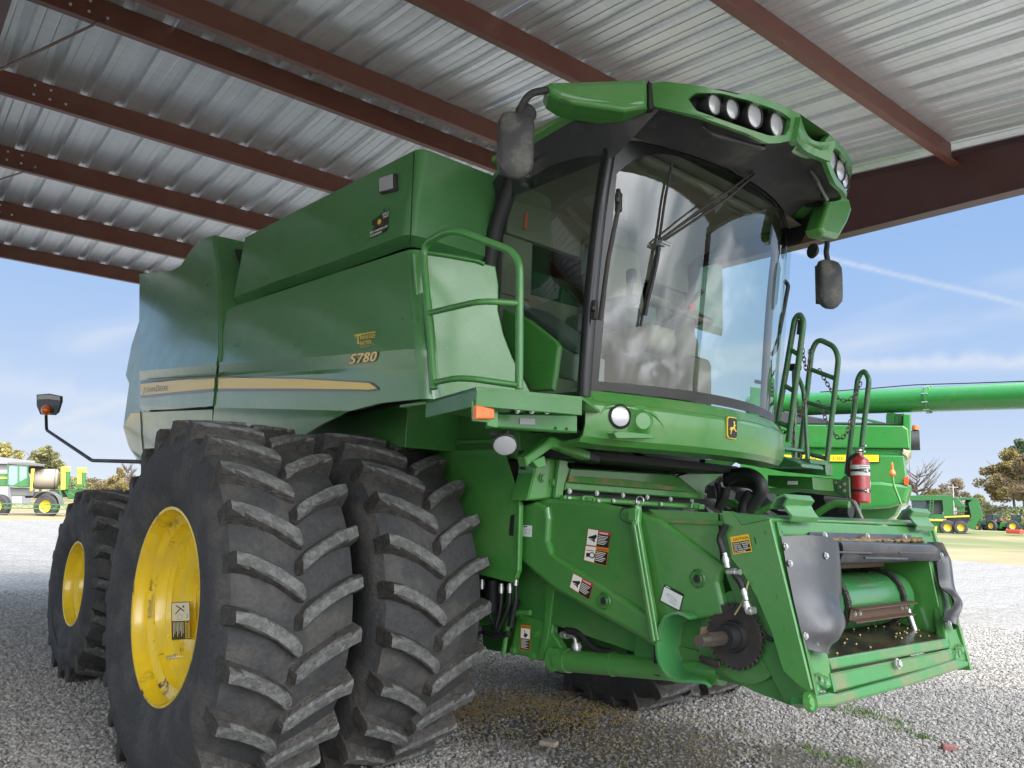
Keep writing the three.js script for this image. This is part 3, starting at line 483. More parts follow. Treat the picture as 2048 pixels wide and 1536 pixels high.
// --- grain tank: flared upper box with rounded front corner
{
  const lean = (y) => 1.545 - .05 * (y - 3.1) / .55;
  const top = 3.605, path = (y) => { const z = lean(y), x1 = 1.25, r = .07, p = [V(-1.12, y, z), V(-.4, y, z), V(.4, y, z), V(x1 - r - .02, y, z)]; for (let k = 0; k <= 5; k++) { const a = k / 5 * Math.PI / 2; p.push(V(x1 - r + r * Math.sin(a), y, z - r + r * Math.cos(a))); } p.push(V(x1, y, z - .4), V(x1, y, .4), V(x1, y, -.4), V(x1, y, -1.45)); return p; };
  const under = path(3.02).map((q) => V(q.x - .03, 3.04, q.z - .05));
  const bot = path(3.09).map((q, i) => V(q.x, q.y + .055 * sstep(1.2, -1.1, q.x), q.z)), rows = [];
  const T = path(top).map((q) => V(q.x, q.y + .03 * sstep(1.2, -1.1, q.x), q.z));
  const mid = (t) => bot.map((q, i) => q.clone().lerp(T[i], t));
  for (const t of [1, .98, .7, .4, .04, 0]) rows.push(mid(t)); rows.push(bot.map((q) => V(q.x - .05, q.y - .045, q.z - .06)));
  part('grain_tank', shell(rows, .02, .4), M.panel, H);
  part('tank_lid', merge([box(.05, 3.5, 0, 2.3, .04, 2.9), box(-1.15, 3.3, 0, .05, .6, 2.9)]), M.cast, H);
  part('tank_seam', rod(BS(828, 305, (P) => P.z - lean(P.y) - .001), BS(820, 494, (P) => P.z - lean(P.y) - .001), .0035, .0035, 6), M.black, H);
  // lamp and anniversary sticker
  const Z = (x, y, o = 0) => BS(x, y, (P) => P.z - lean(P.y) - o);
  const lc = [[757, 355], [788, 345], [788, 378], [757, 386]].map(([x, y]) => Z(x, y, .03));
  const lamp = part('side_lamp', plate(lc, .05, { bevel: .012, seg: 2 }), M.plastic, H); part('lens', plate(lc.map((q) => q.clone().lerp(lc[0].clone().add(lc[2]).multiplyScalar(.5), .14).add(V(0, 0, .004))), .006, { bevel: .002 }), M.lens, lamp);
  const an = cutPrint(512, 512, (x, w, h) => {
    x.fillStyle = '#26261f'; x.beginPath(); x.moveTo(70, 150); x.lineTo(250, 110); x.lineTo(310, 60); x.lineTo(500, 40); x.lineTo(490, 330); x.lineTo(480, 470); x.lineTo(20, 500); x.lineTo(150, 260); x.lineTo(70, 250); x.fill();
    x.fillStyle = '#3d3d33'; x.font = 'bold italic 260px sans-serif'; x.fillText('70', 90, 330); x.fillStyle = '#d9b23a'; x.beginPath(); x.arc(270, 220, 52, 0, 7); x.fill();
    x.fillStyle = '#e9e6dc'; x.font = 'bold 62px sans-serif'; x.fillText('SINCE', 345, 120); x.fillText('1947', 365, 185); x.font = 'bold italic 58px sans-serif'; x.fillText('SELF-PROPELLED', 20, 400, 460); x.fillText('COMBINES', 30, 470, 300);
  });
  part('anniversary_sticker', film([[740, 428], [778, 415], [778, 463], [738, 480]].map(([x, y]) => Z(x, y, .004)), 1, .001), an, H);
  // lower front wall of the tank housing, behind the right-hand platform
  const P0 = V(1.5, 2.5, 1.6), N = V(.75, 0, .28).normalize();
  const fw = pixP([[826, 506], [905, 512], [992, 532], [998, 570], [997, 620], [1008, 668], [1026, 715], [1062, 785], [850, 800]], P0, N);
  part('wall_groove', tube(pixP([[842, 503], [900, 512], [955, 522], [968, 528]], P0.clone().addScaledVector(N, .004), N), .012, .02), M.cast, H);
  part('front_wall', plate(fw, .03, { bevel: .008, seg: 2 }), M.greenSpeck, H);
}
// model number, dealer name
{
  const m1 = cutPrint(512, 256, (x, w, h) => { x.fillStyle = '#d9b64a'; x.fillRect(20, 14, 470, 20); x.font = 'bold 190px serif'; x.fillText('T', 40, 170); x.font = 'bold 84px sans-serif'; x.fillText('ENNESSEE', 140, 110, 350); x.fillText('RACTOR', 130, 196, 270); x.font = '26px sans-serif'; x.fillText('LLC', 410, 196); x.fillRect(120, 214, 360, 4); x.font = 'italic 26px serif'; x.fillText('Proud Partner', 170, 244); });
  part('dealer_sticker', filmZ([[707, 668], [753, 660], [753, 694], [707, 700]], .006), m1, H);
  const m2 = cutPrint(512, 256, (x, w, h) => { x.font = 'bold italic 200px sans-serif'; x.lineWidth = 26; x.lineJoin = 'round'; x.strokeStyle = '#5a4f3a'; x.strokeText('S780', 30, 200, 450); x.fillStyle = '#e0bf52'; x.fillText('S780', 30, 200, 450); });
  part('model_sticker', filmZ([[694, 702], [758, 695], [757, 728], [693, 736]], .006), m2, H);
}
// rear marker arm with amber lamp and reflector board
{
  const z = 1.75, arm = tube(pix([[300, 924], [184, 921], [93, 860], [92, 822]], 'z', z), .017, .06); part('marker_arm', arm, M.plastic, H);
  const bd = part('reflector_board', plate(pix([[73, 789], [97, 787], [121, 792], [121, 803], [114, 825], [108, 830], [80, 829], [73, 812]], 'z', z + .01), .025, { bevel: .005 }), M.interiorDark, H);
  part('reflector_tape', plate(pix([[75, 791], [97, 789], [120, 793], [120, 801], [97, 798], [75, 799]], 'z', z + .016), .003, { bevel: 0 }), mat([.3, .25, .12], .4), bd);
  const c = B(93, 820, 'z', z + .07); const l = new THREE.SphereGeometry(.062, 20, 14); l.scale(1, 1, .9); l.translate(c.x, c.y, c.z); part('amber_lamp', l, M.amber, H);
}

// --- right-hand platform with its rails
{
  const Y = 2.13, lip = pix([[852, 802], [953, 773], [1165, 793]], 'y', Y); const [a, b, cc] = lip; const inn = [V(2.1, Y, .9), V(1.3, Y, .9), V(1.35, Y, 1.6)];
  const deck = new THREE.Shape([a, b, cc, ...inn].map((q) => new THREE.Vector2(q.x, -q.z))); const g = new THREE.ExtrudeGeometry(deck, { depth: .012, bevelEnabled: false }); g.rotateX(-Math.PI / 2); g.translate(0, Y - .014, 0);
  const p = part('platform', metricUV(g), M.greenDusty, H);
  for (const [s, e] of [[a, b], [b, cc]]) { const dn = V(0, -.085, 0); part('platform_edge', plate([s, e, e.clone().add(dn), s.clone().add(dn)], .01, { bevel: .003 }), M.cast, p); }
  const rz = 1.64, A0 = B(868, 778, 'z', rz), A1 = B(846, 488, 'z', rz), K1 = B(905, 457, 'z', rz + .03), X = 2.12, C1 = B(1040, 508, 'x', X), C0 = B(1038, 778, 'x', X);
  const rail = part('platform_rail', tube([A0, A1, K1, C1, C0], .019, .09), M.greenFine, H);
  part('mid_rail', tube([B(858, 626, 'z', rz), B(965, 601, 'z', rz + .03), B(1042, 608, 'x', X)], .015, .1), M.greenFine, rail);
  part('toe_rail', tube([B(866, 766, 'z', rz), B(922, 754, 'z', rz + .03), B(1038, 771, 'x', X)], .015, .1), M.greenFine, rail);
  // amber marker on its bracket, the long beam beneath and the work lamp
  const bx = 2.16; const br = part('marker_bracket', plate(pix([[945, 801], [998, 804], [996, 856], [976, 852], [975, 845], [946, 842]], 'x', bx), .012), M.green, H);
  part('amber_marker', plate(pix([[954, 810], [990, 814], [990, 838], [953, 838]], 'x', bx + .03), .03, { bevel: .008, seg: 3 }), M.amber, br);
  const beam = part('cross_beam', plate(pix([[996, 826], [1156, 829], [1156, 866], [990, 855]], 'x', 2.10), .08, { bevel: .008 }), M.greenFine, H);
  part('beam_upper', plate(pix([[988, 806], [1160, 815], [1158, 828], [996, 826]], 'x', 2.06), .03), M.cast, H);
  part('part_plate', plate(pix([[1040, 836], [1070, 837], [1070, 849], [1040, 848]], 'x', 2.104), .003, { bevel: 0 }), mat([.42, .42, .46], .5), beam);
  for (const [x, y] of [[1034, 820], [1063, 821], [1093, 822]]) bolt(B(x, y, 'x', 2.075), V(1, 0, 0), beam, M.zinc, 1.1);
  for (const [x, y] of [[1111, 857], [1133, 858], [1122, 824]]) part('slot', plate(pix([[x - 2, y - 3], [x + 3, y - 3], [x + 3, y + 2], [x - 2, y + 2]], 'x', 2.103), .002, { bevel: 0 }), M.black, beam);
  // underside lamp
  const c = B(1010, 890, 'x', 2.08), n = V(.6, -.62, .5).normalize(); const lg = lathe([[.001, -.05], [.035, -.045], [.052, -.02], [.058, 0], [.055, .005], [.001, .005]], 28); const q = new THREE.Quaternion().setFromUnitVectors(V(0, 1, 0), n);
  lg.scale(1, 1, 1); lg.applyQuaternion(q); lg.translate(c.x, c.y, c.z); const lamp = part('work_lamp', lg, M.plastic, H);
  const le = lathe([[.001, .010], [.035, .009], [.051, .005], [.051, .002]], 28); le.applyQuaternion(q); le.translate(c.x, c.y, c.z); part('lens', le, M.lens, lamp);
  part('lamp_bracket', merge([bar(c.clone().add(V(-.03, .02, 0)), B(1010, 862, 'x', 2.05), .05, .012), rod(c.clone().add(V(-.05, .05, -.05)), c.clone().add(V(-.05, .05, .05)), .008)]), M.plastic, lamp);
}
// --- cab
const cab = sub(H, 'cab');
const glassX = (y, z) => 2.215 + .09 * (y - 2.25) - .25 * z * z;
{
  const rows = []; for (let j = 0; j <= 14; j++) { const y = lerp(2.24, 3.66, j / 14), row = []; for (let i = 0; i <= 24; i++) { const z = lerp(.9, -.9, i / 24); row.push(V(glassX(y, z), y, z)); } rows.push(row); }
  const g = skin(rows, { ang: 3 }); part('windscreen', g, M.glass, cab);
  // black border printed along the edges of the screen
  const edge = (f0, f1, n, nm) => { const r = [[], []]; for (let i = 0; i <= n; i++) { r[0].push(f0(i / n)); r[1].push(f1(i / n)); } return part(nm, skin(r, { ang: 3 }), M.blackGloss, cab); };
  const gp = (y, z, o = .004) => V(glassX(y, z) + o, y, z);
  edge((t) => gp(lerp(2.24, 3.6, t), .9), (t) => gp(lerp(2.24, 3.6, t), .852), 16, 'screen_border'); edge((t) => gp(lerp(2.24, 3.6, t), -.9), (t) => gp(lerp(2.24, 3.6, t), -.885), 16, 'screen_border');
  edge((t) => gp(2.24, lerp(-.9, .9, t)), (t) => gp(2.285 + .01 * Math.cos(3 * (t - .5)), lerp(-.9, .9, t)), 24, 'screen_border');
  edge((t) => gp(3.66, lerp(-.9, .9, t)), (t) => gp(3.56 - .26 * Math.pow(Math.abs(2 * t - 1), 7), lerp(-.9, .9, t)), 40, 'screen_border');
  // corner posts
  for (const s of [1, -1]) {
    const a = s > 0 ? [V(2.01, 2.2, .93), V(2.05, 2.7, .935), V(2.10, 3.2, .93), V(2.15, 3.62, .9)] : [V(1.90, 2.2, -.94), V(1.93, 2.7, -.945), V(1.98, 3.2, -.94), V(2.06, 3.62, -.91)];
    part('corner_post', sweep(spline(a, 14), s > 0 ? .036 : .026, 10), s > 0 ? M.blackGloss : M.interior, cab);
    part('rear_post', sweep(spline([V(1.28, 2.15, .94 * s), V(1.23, 2.7, .95 * s), V(1.26, 3.2, .95 * s), V(1.4, 3.58, .92 * s)], 14), .05, 10), M.black, cab);
    // side glass
    const r = []; for (let j = 0; j <= 8; j++) { const t = j / 8, y = lerp(2.2, 3.6, t); r.push([0, .25, .5, .75, 1].map((u) => V(lerp(1.26 + .12 * t * t, 2.02 + .13 * t, u), y, s * (.935 + .025 * Math.sin(u * Math.PI))))); }
    part('side_glass', skin(r, { ang: 3 }), s > 0 ? M.glassDark : M.glass, cab);
    part('side_frame', merge([tube([V(1.30, 2.2, .94 * s), V(2.0, 2.2, .94 * s)], .03, .02), tube([V(1.36, 3.56, .93 * s), V(1.7, 3.6, .95 * s), V(2.12, 3.6, .92 * s)], .045, .1)]), M.black, cab);
  }
  // handrail clamps on the near post
  for (const [x, y] of [[1237, 405], [1189, 620]]) { const P = B(x, y, 'z', .975); const k = part('post_clamp', merge([box(P.x, P.y, P.z, .03, .1, .03), rod(P.clone().add(V(0, .0, .01)), P.clone().add(V(.03, 0, .03)), .012)]), M.darkSteel, cab); }
  part('grab_bar', tube([B(1228, 640, 'z', .99), B(1200, 640, 'z', .99), B(1216, 520, 'z', .99), B(1240, 400, 'z', .98), B(1236, 380, 'z', .97)].slice(1), .012, .03), M.darkSteel, cab);
  part('grab_bar', tube([B(1542, 710, 'z', -1.0), B(1552, 700, 'z', -1.02), B(1577, 570, 'z', -1.02), B(1568, 561, 'z', -1.0)], .014, .04), M.plastic, cab);
}
// interior: floor, rear wall with window, headlining, seat, column, consoles, displays
{
  part('cab_floor', box(1.6, 2.16, 0, .66, .06, 1.7), M.interiorDark, cab);
  const wall = part('rear_wall', merge([box(1.26, 2.55, 0, .05, .75, 1.8), box(1.30, 3.42, 0, .05, .35, 1.8), box(1.27, 3.08, .78, .05, .4, .24), box(1.27, 3.08, -.78, .05, .4, .24)]), M.interior, cab);
  part('rear_window', box(1.245, 3.08, 0, .01, .4, 1.35, .001), mat([.02, .05, .03], .1), cab);
  { const r = []; for (let j = 0; j <= 10; j++) { const z = lerp(.92, -.92, j / 10); r.push([0, .15, .4, .8, 1].map((u, k) => V(lerp(1.28, 2.22, u), [3.45, 3.56, 3.62, 3.6, 3.6][k] - .04 * (z / .92) ** 4, z))); } part('headlining', skin(r, { ang: 3 }), M.interior, cab); }
  const vent = part('air_vent', plate(pix([[1476, 420], [1500, 420], [1502, 440], [1474, 440]], 'y', 3.57), .004, { bevel: 0 }), M.interior, cab); for (let k = 0; k < 4; k++) part('vent_slat', plate(pix([[1478, 423 + k * 4.6], [1499, 423 + k * 4.6], [1499, 425 + k * 4.6], [1478, 425 + k * 4.6]], 'y', 3.565), .002, { bevel: 0 }), M.black, vent);
  // seat
  const seat = sub(cab, 'seat'); part('cushion', box(1.66, 2.66, .02, .5, .16, .52, .06), M.seat, seat); part('backrest', (() => { const g = box(0, 0, 0, .15, .72, .5, .06); g.rotateZ(.14); g.translate(1.40, 3.03, .02); return g; })(), M.seat, seat); part('headrest', box(1.36, 3.43, .02, .1, .17, .28, .04), M.seat, seat); part('pedestal', box(1.64, 2.38, .02, .36, .42, .4, .03), M.interiorDark, seat);
  for (const s of [1, -1]) part('armrest', box(1.68, 2.86, .02 + s * .32, .36, .07, .09, .03), M.interiorDark, seat);
  const arm = sub(cab, 'command_console'); part('console_body', box(1.72, 2.72, .48, .5, .12, .16, .04), M.interiorDark, arm); part('joystick', merge([rod(V(1.9, 2.76, .48), V(1.93, 2.92, .48), .02), box(1.935, 2.95, .48, .06, .09, .05, .02)]), M.black, arm);
  // steering column, wheel
  const col = sub(cab, 'steering_column'); part('column', merge([rod(V(2.0, 2.2, -.02), V(1.93, 2.8, -.02), .075, .055), box(2.0, 2.38, -.02, .16, .34, .2, .05)]), M.interior, col);
  { const t = new THREE.TorusGeometry(.2, .017, 10, 36); t.rotateX(Math.PI / 2); t.rotateZ(-.5); t.translate(1.9, 2.86, -.02); part('steering_wheel', merge([t, bar(V(1.73, 2.76, -.02), V(2.07, 2.95, -.02), .03, .02), bar(V(1.9, 2.86, -.2), V(1.9, 2.86, .18), .03, .02)]), M.interior, col); }
  // side locker and trim seen through the near glass
  part('side_locker', plate(pix([[1118, 690], [1150, 706], [1147, 762], [1112, 755]], 'z', .86), .25, { bevel: .02, seg: 2 }), mat([.24, .25, .23], .6), cab);
  part('locker_lid', plate(pix([[1045, 610], [1118, 660], [1152, 696], [1150, 706], [1118, 690], [1040, 640]], 'z', .87), .22, { bevel: .02, seg: 2 }), mat([.10, .11, .11], .6), cab);
  part('door_trim', plate(pix([[1006, 615], [1060, 640], [1112, 682], [1118, 692], [1106, 780], [1062, 782], [1024, 715], [1005, 660]], 'z', .975), .035, { bevel: .012, seg: 2 }), M.green, cab);
  // displays on the near post
  for (const [q, nm] of [[[[1198, 380], [1250, 380], [1250, 440], [1197, 440]], 'display'], [[[1168, 487], [1210, 488], [1207, 552], [1160, 550]], 'display']]) part(nm, plate(pix(q, 'z', .72), .03, { bevel: .006 }), mat([.09, .1, .105], .5), cab);
  part('display_post', rod(B(1205, 440, 'z', .70), B(1204, 500, 'z', .70), .012), M.zinc, cab);
  part('door_handle', rod(B(1053, 424, 'z', .8), B(1049, 458, 'z', .8), .012), mat([.5, .06, .03], .5), cab);
  part('hanging_tag', merge([box(1.9, 2.9, -.14, .01, .07, .05), box(1.9, 2.81, -.14, .01, .06, .045)]), mat([.6, .05, .03], .5), cab);
  part('sun_blind', box(2.12, 3.56, 0, .06, .05, 1.3, .02), M.interior, cab);
}
// --- lower front skirt of the cab, with lamp, blank and badge
{
  const fx = (z) => 2.285 - .27 * z * z, rows = [];
  const prof = [[-.085, 2.245], [-.05, 2.235], [.0, 2.175], [.012, 2.155], [.014, 2.06], [-.002, 1.985], [-.03, 1.955], [-.14, 1.94]];
  for (const [o, y] of prof) { const r = []; for (let i = 0; i <= 36; i++) { const z = lerp(.955, -.955, i / 36), e = Math.pow(Math.abs(z) / .955, 10); r.push(V(fx(z) + o, y + .015 * e * (y < 2.0 ? 1 : 0) - .012 * (1 - (z / .955) ** 2) * (y > 2.1 ? 1 : 0), z)); } rows.push(r); }
  const sk = part('front_skirt', shell(rows, .02, .45), M.green, cab);
  part('skirt_ledge', shell(rows.slice(0, 3).map((r) => r.slice(1, -1).map((q) => q.clone().add(V(.0015, .0025, 0)))), .001), M.greenDusty, cab);
  const on = (x, y, o = 0) => BS(x, y, (P) => P.x - fx(P.z) - .014 - o);
  const seat = (x, y, r, name, m, prof2) => { const P = on(x, y, .0), n = V(1, 0, .54 * P.z).normalize(); const g = lathe(prof2, 28); g.applyQuaternion(new THREE.Quaternion().setFromUnitVectors(V(0, 1, 0), n)); g.translate(P.x, P.y, P.z); return part(name, g, m, cab); };
  const hl = seat(1240, 833, .05, 'head_lamp', M.black, [[.001, -.03], [.058, -.03], [.064, .006], [.054, .012], [.05, .004]]);
  { const P = on(1240, 833), n = V(1, 0, .54 * P.z).normalize(); const g = lathe([[.001, .014], [.03, .012], [.05, .006], [.05, .001]], 28); g.applyQuaternion(new THREE.Quaternion().setFromUnitVectors(V(0, 1, 0), n)); g.translate(P.x, P.y, P.z); part('lens', g, M.lens, hl); }
  seat(1280, 843, .055, 'lamp_blank', M.green, [[.001, .034], [.042, .032], [.052, .02], [.068, .004], [.085, -.004]]);
  const hs = spline([[1196, 838], [1208, 818], [1222, 813], [1262, 817], [1302, 826], [1322, 846], [1332, 866]].map(([x, y]) => on(x, y, -.004)), 30); part('lamp_surround', sweep(hs, (t) => .012 * Math.sin(Math.PI * Math.min(1, Math.max(.02, t))) + .001, 8), M.green, cab);
  // badge
  const P = on(1462, 856), n = V(1, 0, .54 * P.z).normalize(); const S = new THREE.Shape(), w = .043, h = .058, r = .022; S.moveTo(-w + r, -h); S.lineTo(w - r, -h); S.quadraticCurveTo(w, -h, w, -h + r); S.lineTo(w, h - r); S.quadraticCurveTo(w, h, w - r, h); S.lineTo(-w + r, h); S.quadraticCurveTo(-w, h, -w, h - r); S.lineTo(-w, -h + r); S.quadraticCurveTo(-w, -h, -w + r, -h);
  const place = (g, o) => { g.applyMatrix4(new THREE.Matrix4().makeBasis(V(0, 1, 0).cross(n).normalize(), V(0, 1, 0), n).setPosition(P.clone().addScaledVector(n, o))); return g; };
  const bg = part('badge', place(new THREE.ExtrudeGeometry(S, { depth: .006, bevelSize: .003, bevelThickness: .003, bevelSegments: 2 }), .0), M.decalYellow, cab);
  const inner = S.getPoints(10).map((q) => new THREE.Vector2(q.x * .93, q.y * .95)); part('badge_field', place(new THREE.ExtrudeGeometry(new THREE.Shape(inner), { depth: .004, bevelEnabled: false }), .008), M.black, bg);
  // leaping stag, cut from sheet
  const stag = [[-.028, -.01], [-.02, .004], [-.012, .006], [.0, .006], [.006, .016], [.005, .026], [.000, .034], [.006, .032], [.008, .038], [.011, .03], [.016, .036], [.015, .027], [.012, .022], [.022, .017], [.021, .013], [.014, .012], [.012, .004], [.02, -.006], [.028, -.01], [.026, -.014], [.016, -.012], [.008, -.004], [-.004, -.004], [-.012, -.012], [-.018, -.03], [-.023, -.03], [-.018, -.012], [-.022, -.006]].map(([x, y]) => new THREE.Vector2(x * 1.15, y * 1.15 - .003));
  part('badge_stag', place(new THREE.ExtrudeGeometry(new THREE.Shape(stag), { depth: .004, bevelEnabled: false }), .011), M.decalYellow, bg);
  // small green bracket below the near end
  part('step_bracket', plate([...pix([[1228, 866], [1238, 862], [1300, 868], [1310, 876], [1234, 877]], 'x', 2.2)], .05), M.green, cab);
}
// --- cab roof: green visor with lamp pockets, side pods, black underside
const roofG = sub(H, 'cab_roof');
{
  const fx = (z) => 2.80 - .2 * z * z - .7 * Math.pow(Math.abs(z), 8); // plan of the visor
  const S = (P) => P.x - fx(P.z) - .25 * (P.y - 3.7);
  const on = (x, y, o = 0) => BS(x, y, (P) => S(P) - o);
  const add = (g, name, m, parent = roofG) => { part(name, g, m, parent); return part(name, flipZ(g), m, parent); };
  const topE = [[1302, 166], [1330, 163], [1400, 172], [1480, 190], [1500, 186], [1560, 208], [1600, 228]], holeT = [[1378, 194], [1390, 186], [1440, 186], [1500, 201], [1560, 222], [1582, 237]];
  const holeB = [[1378, 202], [1392, 221], [1440, 238], [1500, 259], [1540, 272], [1572, 270]], botE = [[1308, 213], [1350, 221], [1400, 233], [1450, 251], [1497, 268], [1535, 287], [1560, 286]];
  // frame strips round the pocket
  const g = [];
  g.push(shell(coons(topE, [[1378, 196], ...holeT.slice(1)], [[1302, 166], [1378, 196]], [[1600, 228], [1582, 237]], 24, 6, (x, y) => on(x, y)), .03));
  g.push(shell(coons([[1378, 200], ...holeB.slice(1)], botE, [[1378, 200], [1308, 213]], [[1572, 270], [1560, 286]], 24, 6, (x, y) => on(x, y)), .03));
  g.push(shell(coons([[1302, 166], [1378, 196]], [[1308, 213], [1378, 202]], [[1302, 166], [1303, 190], [1308, 213]], [[1378, 196], [1376, 199], [1378, 202]], 8, 8, (x, y) => on(x, y)), .03));
  g.push(shell(coons([[1582, 237], [1600, 228]], [[1560, 286], [1598, 277]], [[1582, 237], [1580, 255], [1572, 270], [1560, 286]], [[1600, 228], [1605, 250], [1598, 277]], 6, 8, (x, y) => on(x, y)), .03));
  add(merge(g), 'visor', M.green);
  // pocket back and sides
  const back = shell(coons([[1372, 180], [1440, 178], [1500, 192], [1590, 228]], [[1372, 225], [1440, 250], [1500, 272], [1580, 284]], [[1372, 180], [1372, 225]], [[1590, 228], [1580, 284]], 14, 6, (x, y) => on(x, y, -.13)), .01); add(back, 'lamp_pocket', M.black);
  // lamps
  for (const [x, y, r] of [[1427, 210, .048], [1462, 219, .048], [1507, 232, .060], [1551, 250, .060]]) for (const s of [1, -1]) {
    const P = on(x, y, -.035), n = V(1, -.12, .12 * P.z).normalize(); if (s < 0) { P.z *= -1; n.z *= -1; }
    const q = new THREE.Quaternion().setFromUnitVectors(V(0, 1, 0), n), put = (g2) => { g2.applyQuaternion(q); g2.translate(P.x, P.y, P.z); return g2; };
    const l = part('roof_lamp', put(lathe([[.001, -.09], [r * .7, -.08], [r * 1.02, -.03], [r * 1.12, 0], [r * 1.1, .012], [r, .012], [r, .004]], 26)), M.plastic, roofG);
    part('lens', put(lathe([[.001, .012], [r * .6, .010], [r, .005], [r, .0]], 26)), M.lens, l);
    part('lamp_clip', box(P.x - .02, P.y + r * 1.2, P.z, .03, .03, .035, .004), M.zinc, l);
  }
  // visor centre bridge
  { const rows = []; for (let j = 0; j <= 6; j++) { const y = lerp(3.715, 3.6, j / 6), r = []; for (let i = 0; i <= 10; i++) { const z = lerp(.2, -.2, i / 10); r.push(V(fx(z) + .25 * (y - 3.7) - .02 - .05 * Math.cos(z * 7.8), y - .045 * Math.cos(z * 7.8) * (j < 3 ? 1 : -.2), z)); } rows.push(r); } part('visor_bridge', shell(rows, .05), M.green, roofG); }
  // roof skin on top, swept back from the visor
  const edgeT = along(v2(topE), 22).map((q) => on(q.x, q.y)); const rr = [];
  for (const u of [0, .08, .3, .6, 1]) rr.push([...edgeT, ...[...edgeT].reverse().map((q) => V(q.x, q.y, -q.z))].map((q) => V(lerp(q.x, 1.25, u), q.y + (u ? .03 * Math.sin(u * 2.6) + .02 : 0) - .1 * u, lerp(q.z, Math.sign(q.z) * Math.min(.98, Math.abs(q.z) + .15), Math.min(1, u * 2)))));
  part('roof_skin', skin(rr, { ang: .8 }), M.greenDusty, roofG);
  // black underside between visor and glass
  const edgeB = along(v2([[1300, 213], ...botE, [1598, 277]]), 24).map((q) => on(q.x, q.y)); const ru = [];
  const line = [...edgeB, ...[...edgeB].reverse().map((q) => V(q.x, q.y, -q.z))];
  for (const u of [0, .25, .6, 1]) ru.push(line.map((q) => { const z = q.z * lerp(1, .98, u); return V(lerp(q.x - .02, glassX(3.6, Math.min(.9, Math.abs(z))) + .01, u), lerp(q.y + .02, 3.58, u) + .05 * Math.sin(u * Math.PI), z); }));
  part('roof_underside', skin(ru, { ang: .8 }), M.plastic, roofG);
  // side eaves, black below with a thin green rim
  for (const s of [1, -1]) {
    const pts = [V(2.42, 3.70, .86), V(2.1, 3.69, 1.0), V(1.75, 3.66, 1.02), V(1.42, 3.62, 1.0), V(1.22, 3.55, .96)], top = spline(pts, 20);
    const rows = [top.map((q) => V(q.x, q.y + .07, q.z - .12)), top.map((q) => V(q.x, q.y + .045, q.z)), top, top.map((q) => V(q.x, q.y - .04, q.z - .02)), top.map((q) => V(Math.min(q.x, 2.2), 3.47 - .03, .93))].map((r) => r.map((q) => V(q.x, q.y, s * q.z)));
    part('roof_edge', skin(rows.slice(0, 3), { ang: .4 }), M.green, roofG); part('roof_side', skin(rows.slice(2), { ang: .8 }), M.plastic, roofG);
    // pod that carries the mirror
    const PP = V(2.42, 3.72, .88), PN = V(.774, 0, .633), ol = [[1091, 170], [1100, 161], [1150, 160], [1290, 155], [1297, 163], [1297, 213], [1250, 222], [1150, 206], [1118, 197], [1098, 184]];
    const gP = plate(pixP(ol, PP, PN), .2, { bevel: .035, seg: 4 }); part('mirror_pod', s > 0 ? gP : flipZ(gP), M.green, roofG);
    const g2 = plate(pixP([[1120, 197], [1290, 206], [1297, 213], [1250, 222], [1150, 207]], PP.clone().addScaledVector(PN, .004), PN), .05, { bevel: .02, seg: 3 }); part('pod_lower', s > 0 ? g2 : flipZ(g2), M.greenDusty, roofG);
    const g3 = plate(pixP([[1297, 160], [1304, 166], [1308, 216], [1297, 218]], PP.clone().addScaledVector(PN, -.01), PN), .12, { bevel: .004 }); part('pod_joint', s > 0 ? g3 : flipZ(g3), M.black, roofG);
  }
  part('pod_end', plate(pix([[1668, 385], [1700, 396], [1706, 420], [1697, 446], [1680, 476], [1650, 470], [1641, 455], [1655, 415]], 'x', 2.44), .12, { bevel: .03, seg: 3 }), M.green, roofG);
  // handles under the visor, antenna dome
  for (const s of [1, -1]) part('roof_handle', tube([V(2.52, 3.60, s * .62), V(2.56, 3.55, s * .6), V(2.66, 3.55, s * .28), V(2.64, 3.6, s * .25)], .014, .03), M.greyPlastic, roofG);
  part('beacon_base', merge([rod(V(1.9, 3.86, .7), V(1.9, 3.9, .7), .05), rod(V(1.9, 3.9, .7), V(1.9, 3.93, .7), .035)]), M.plastic, roofG);
}
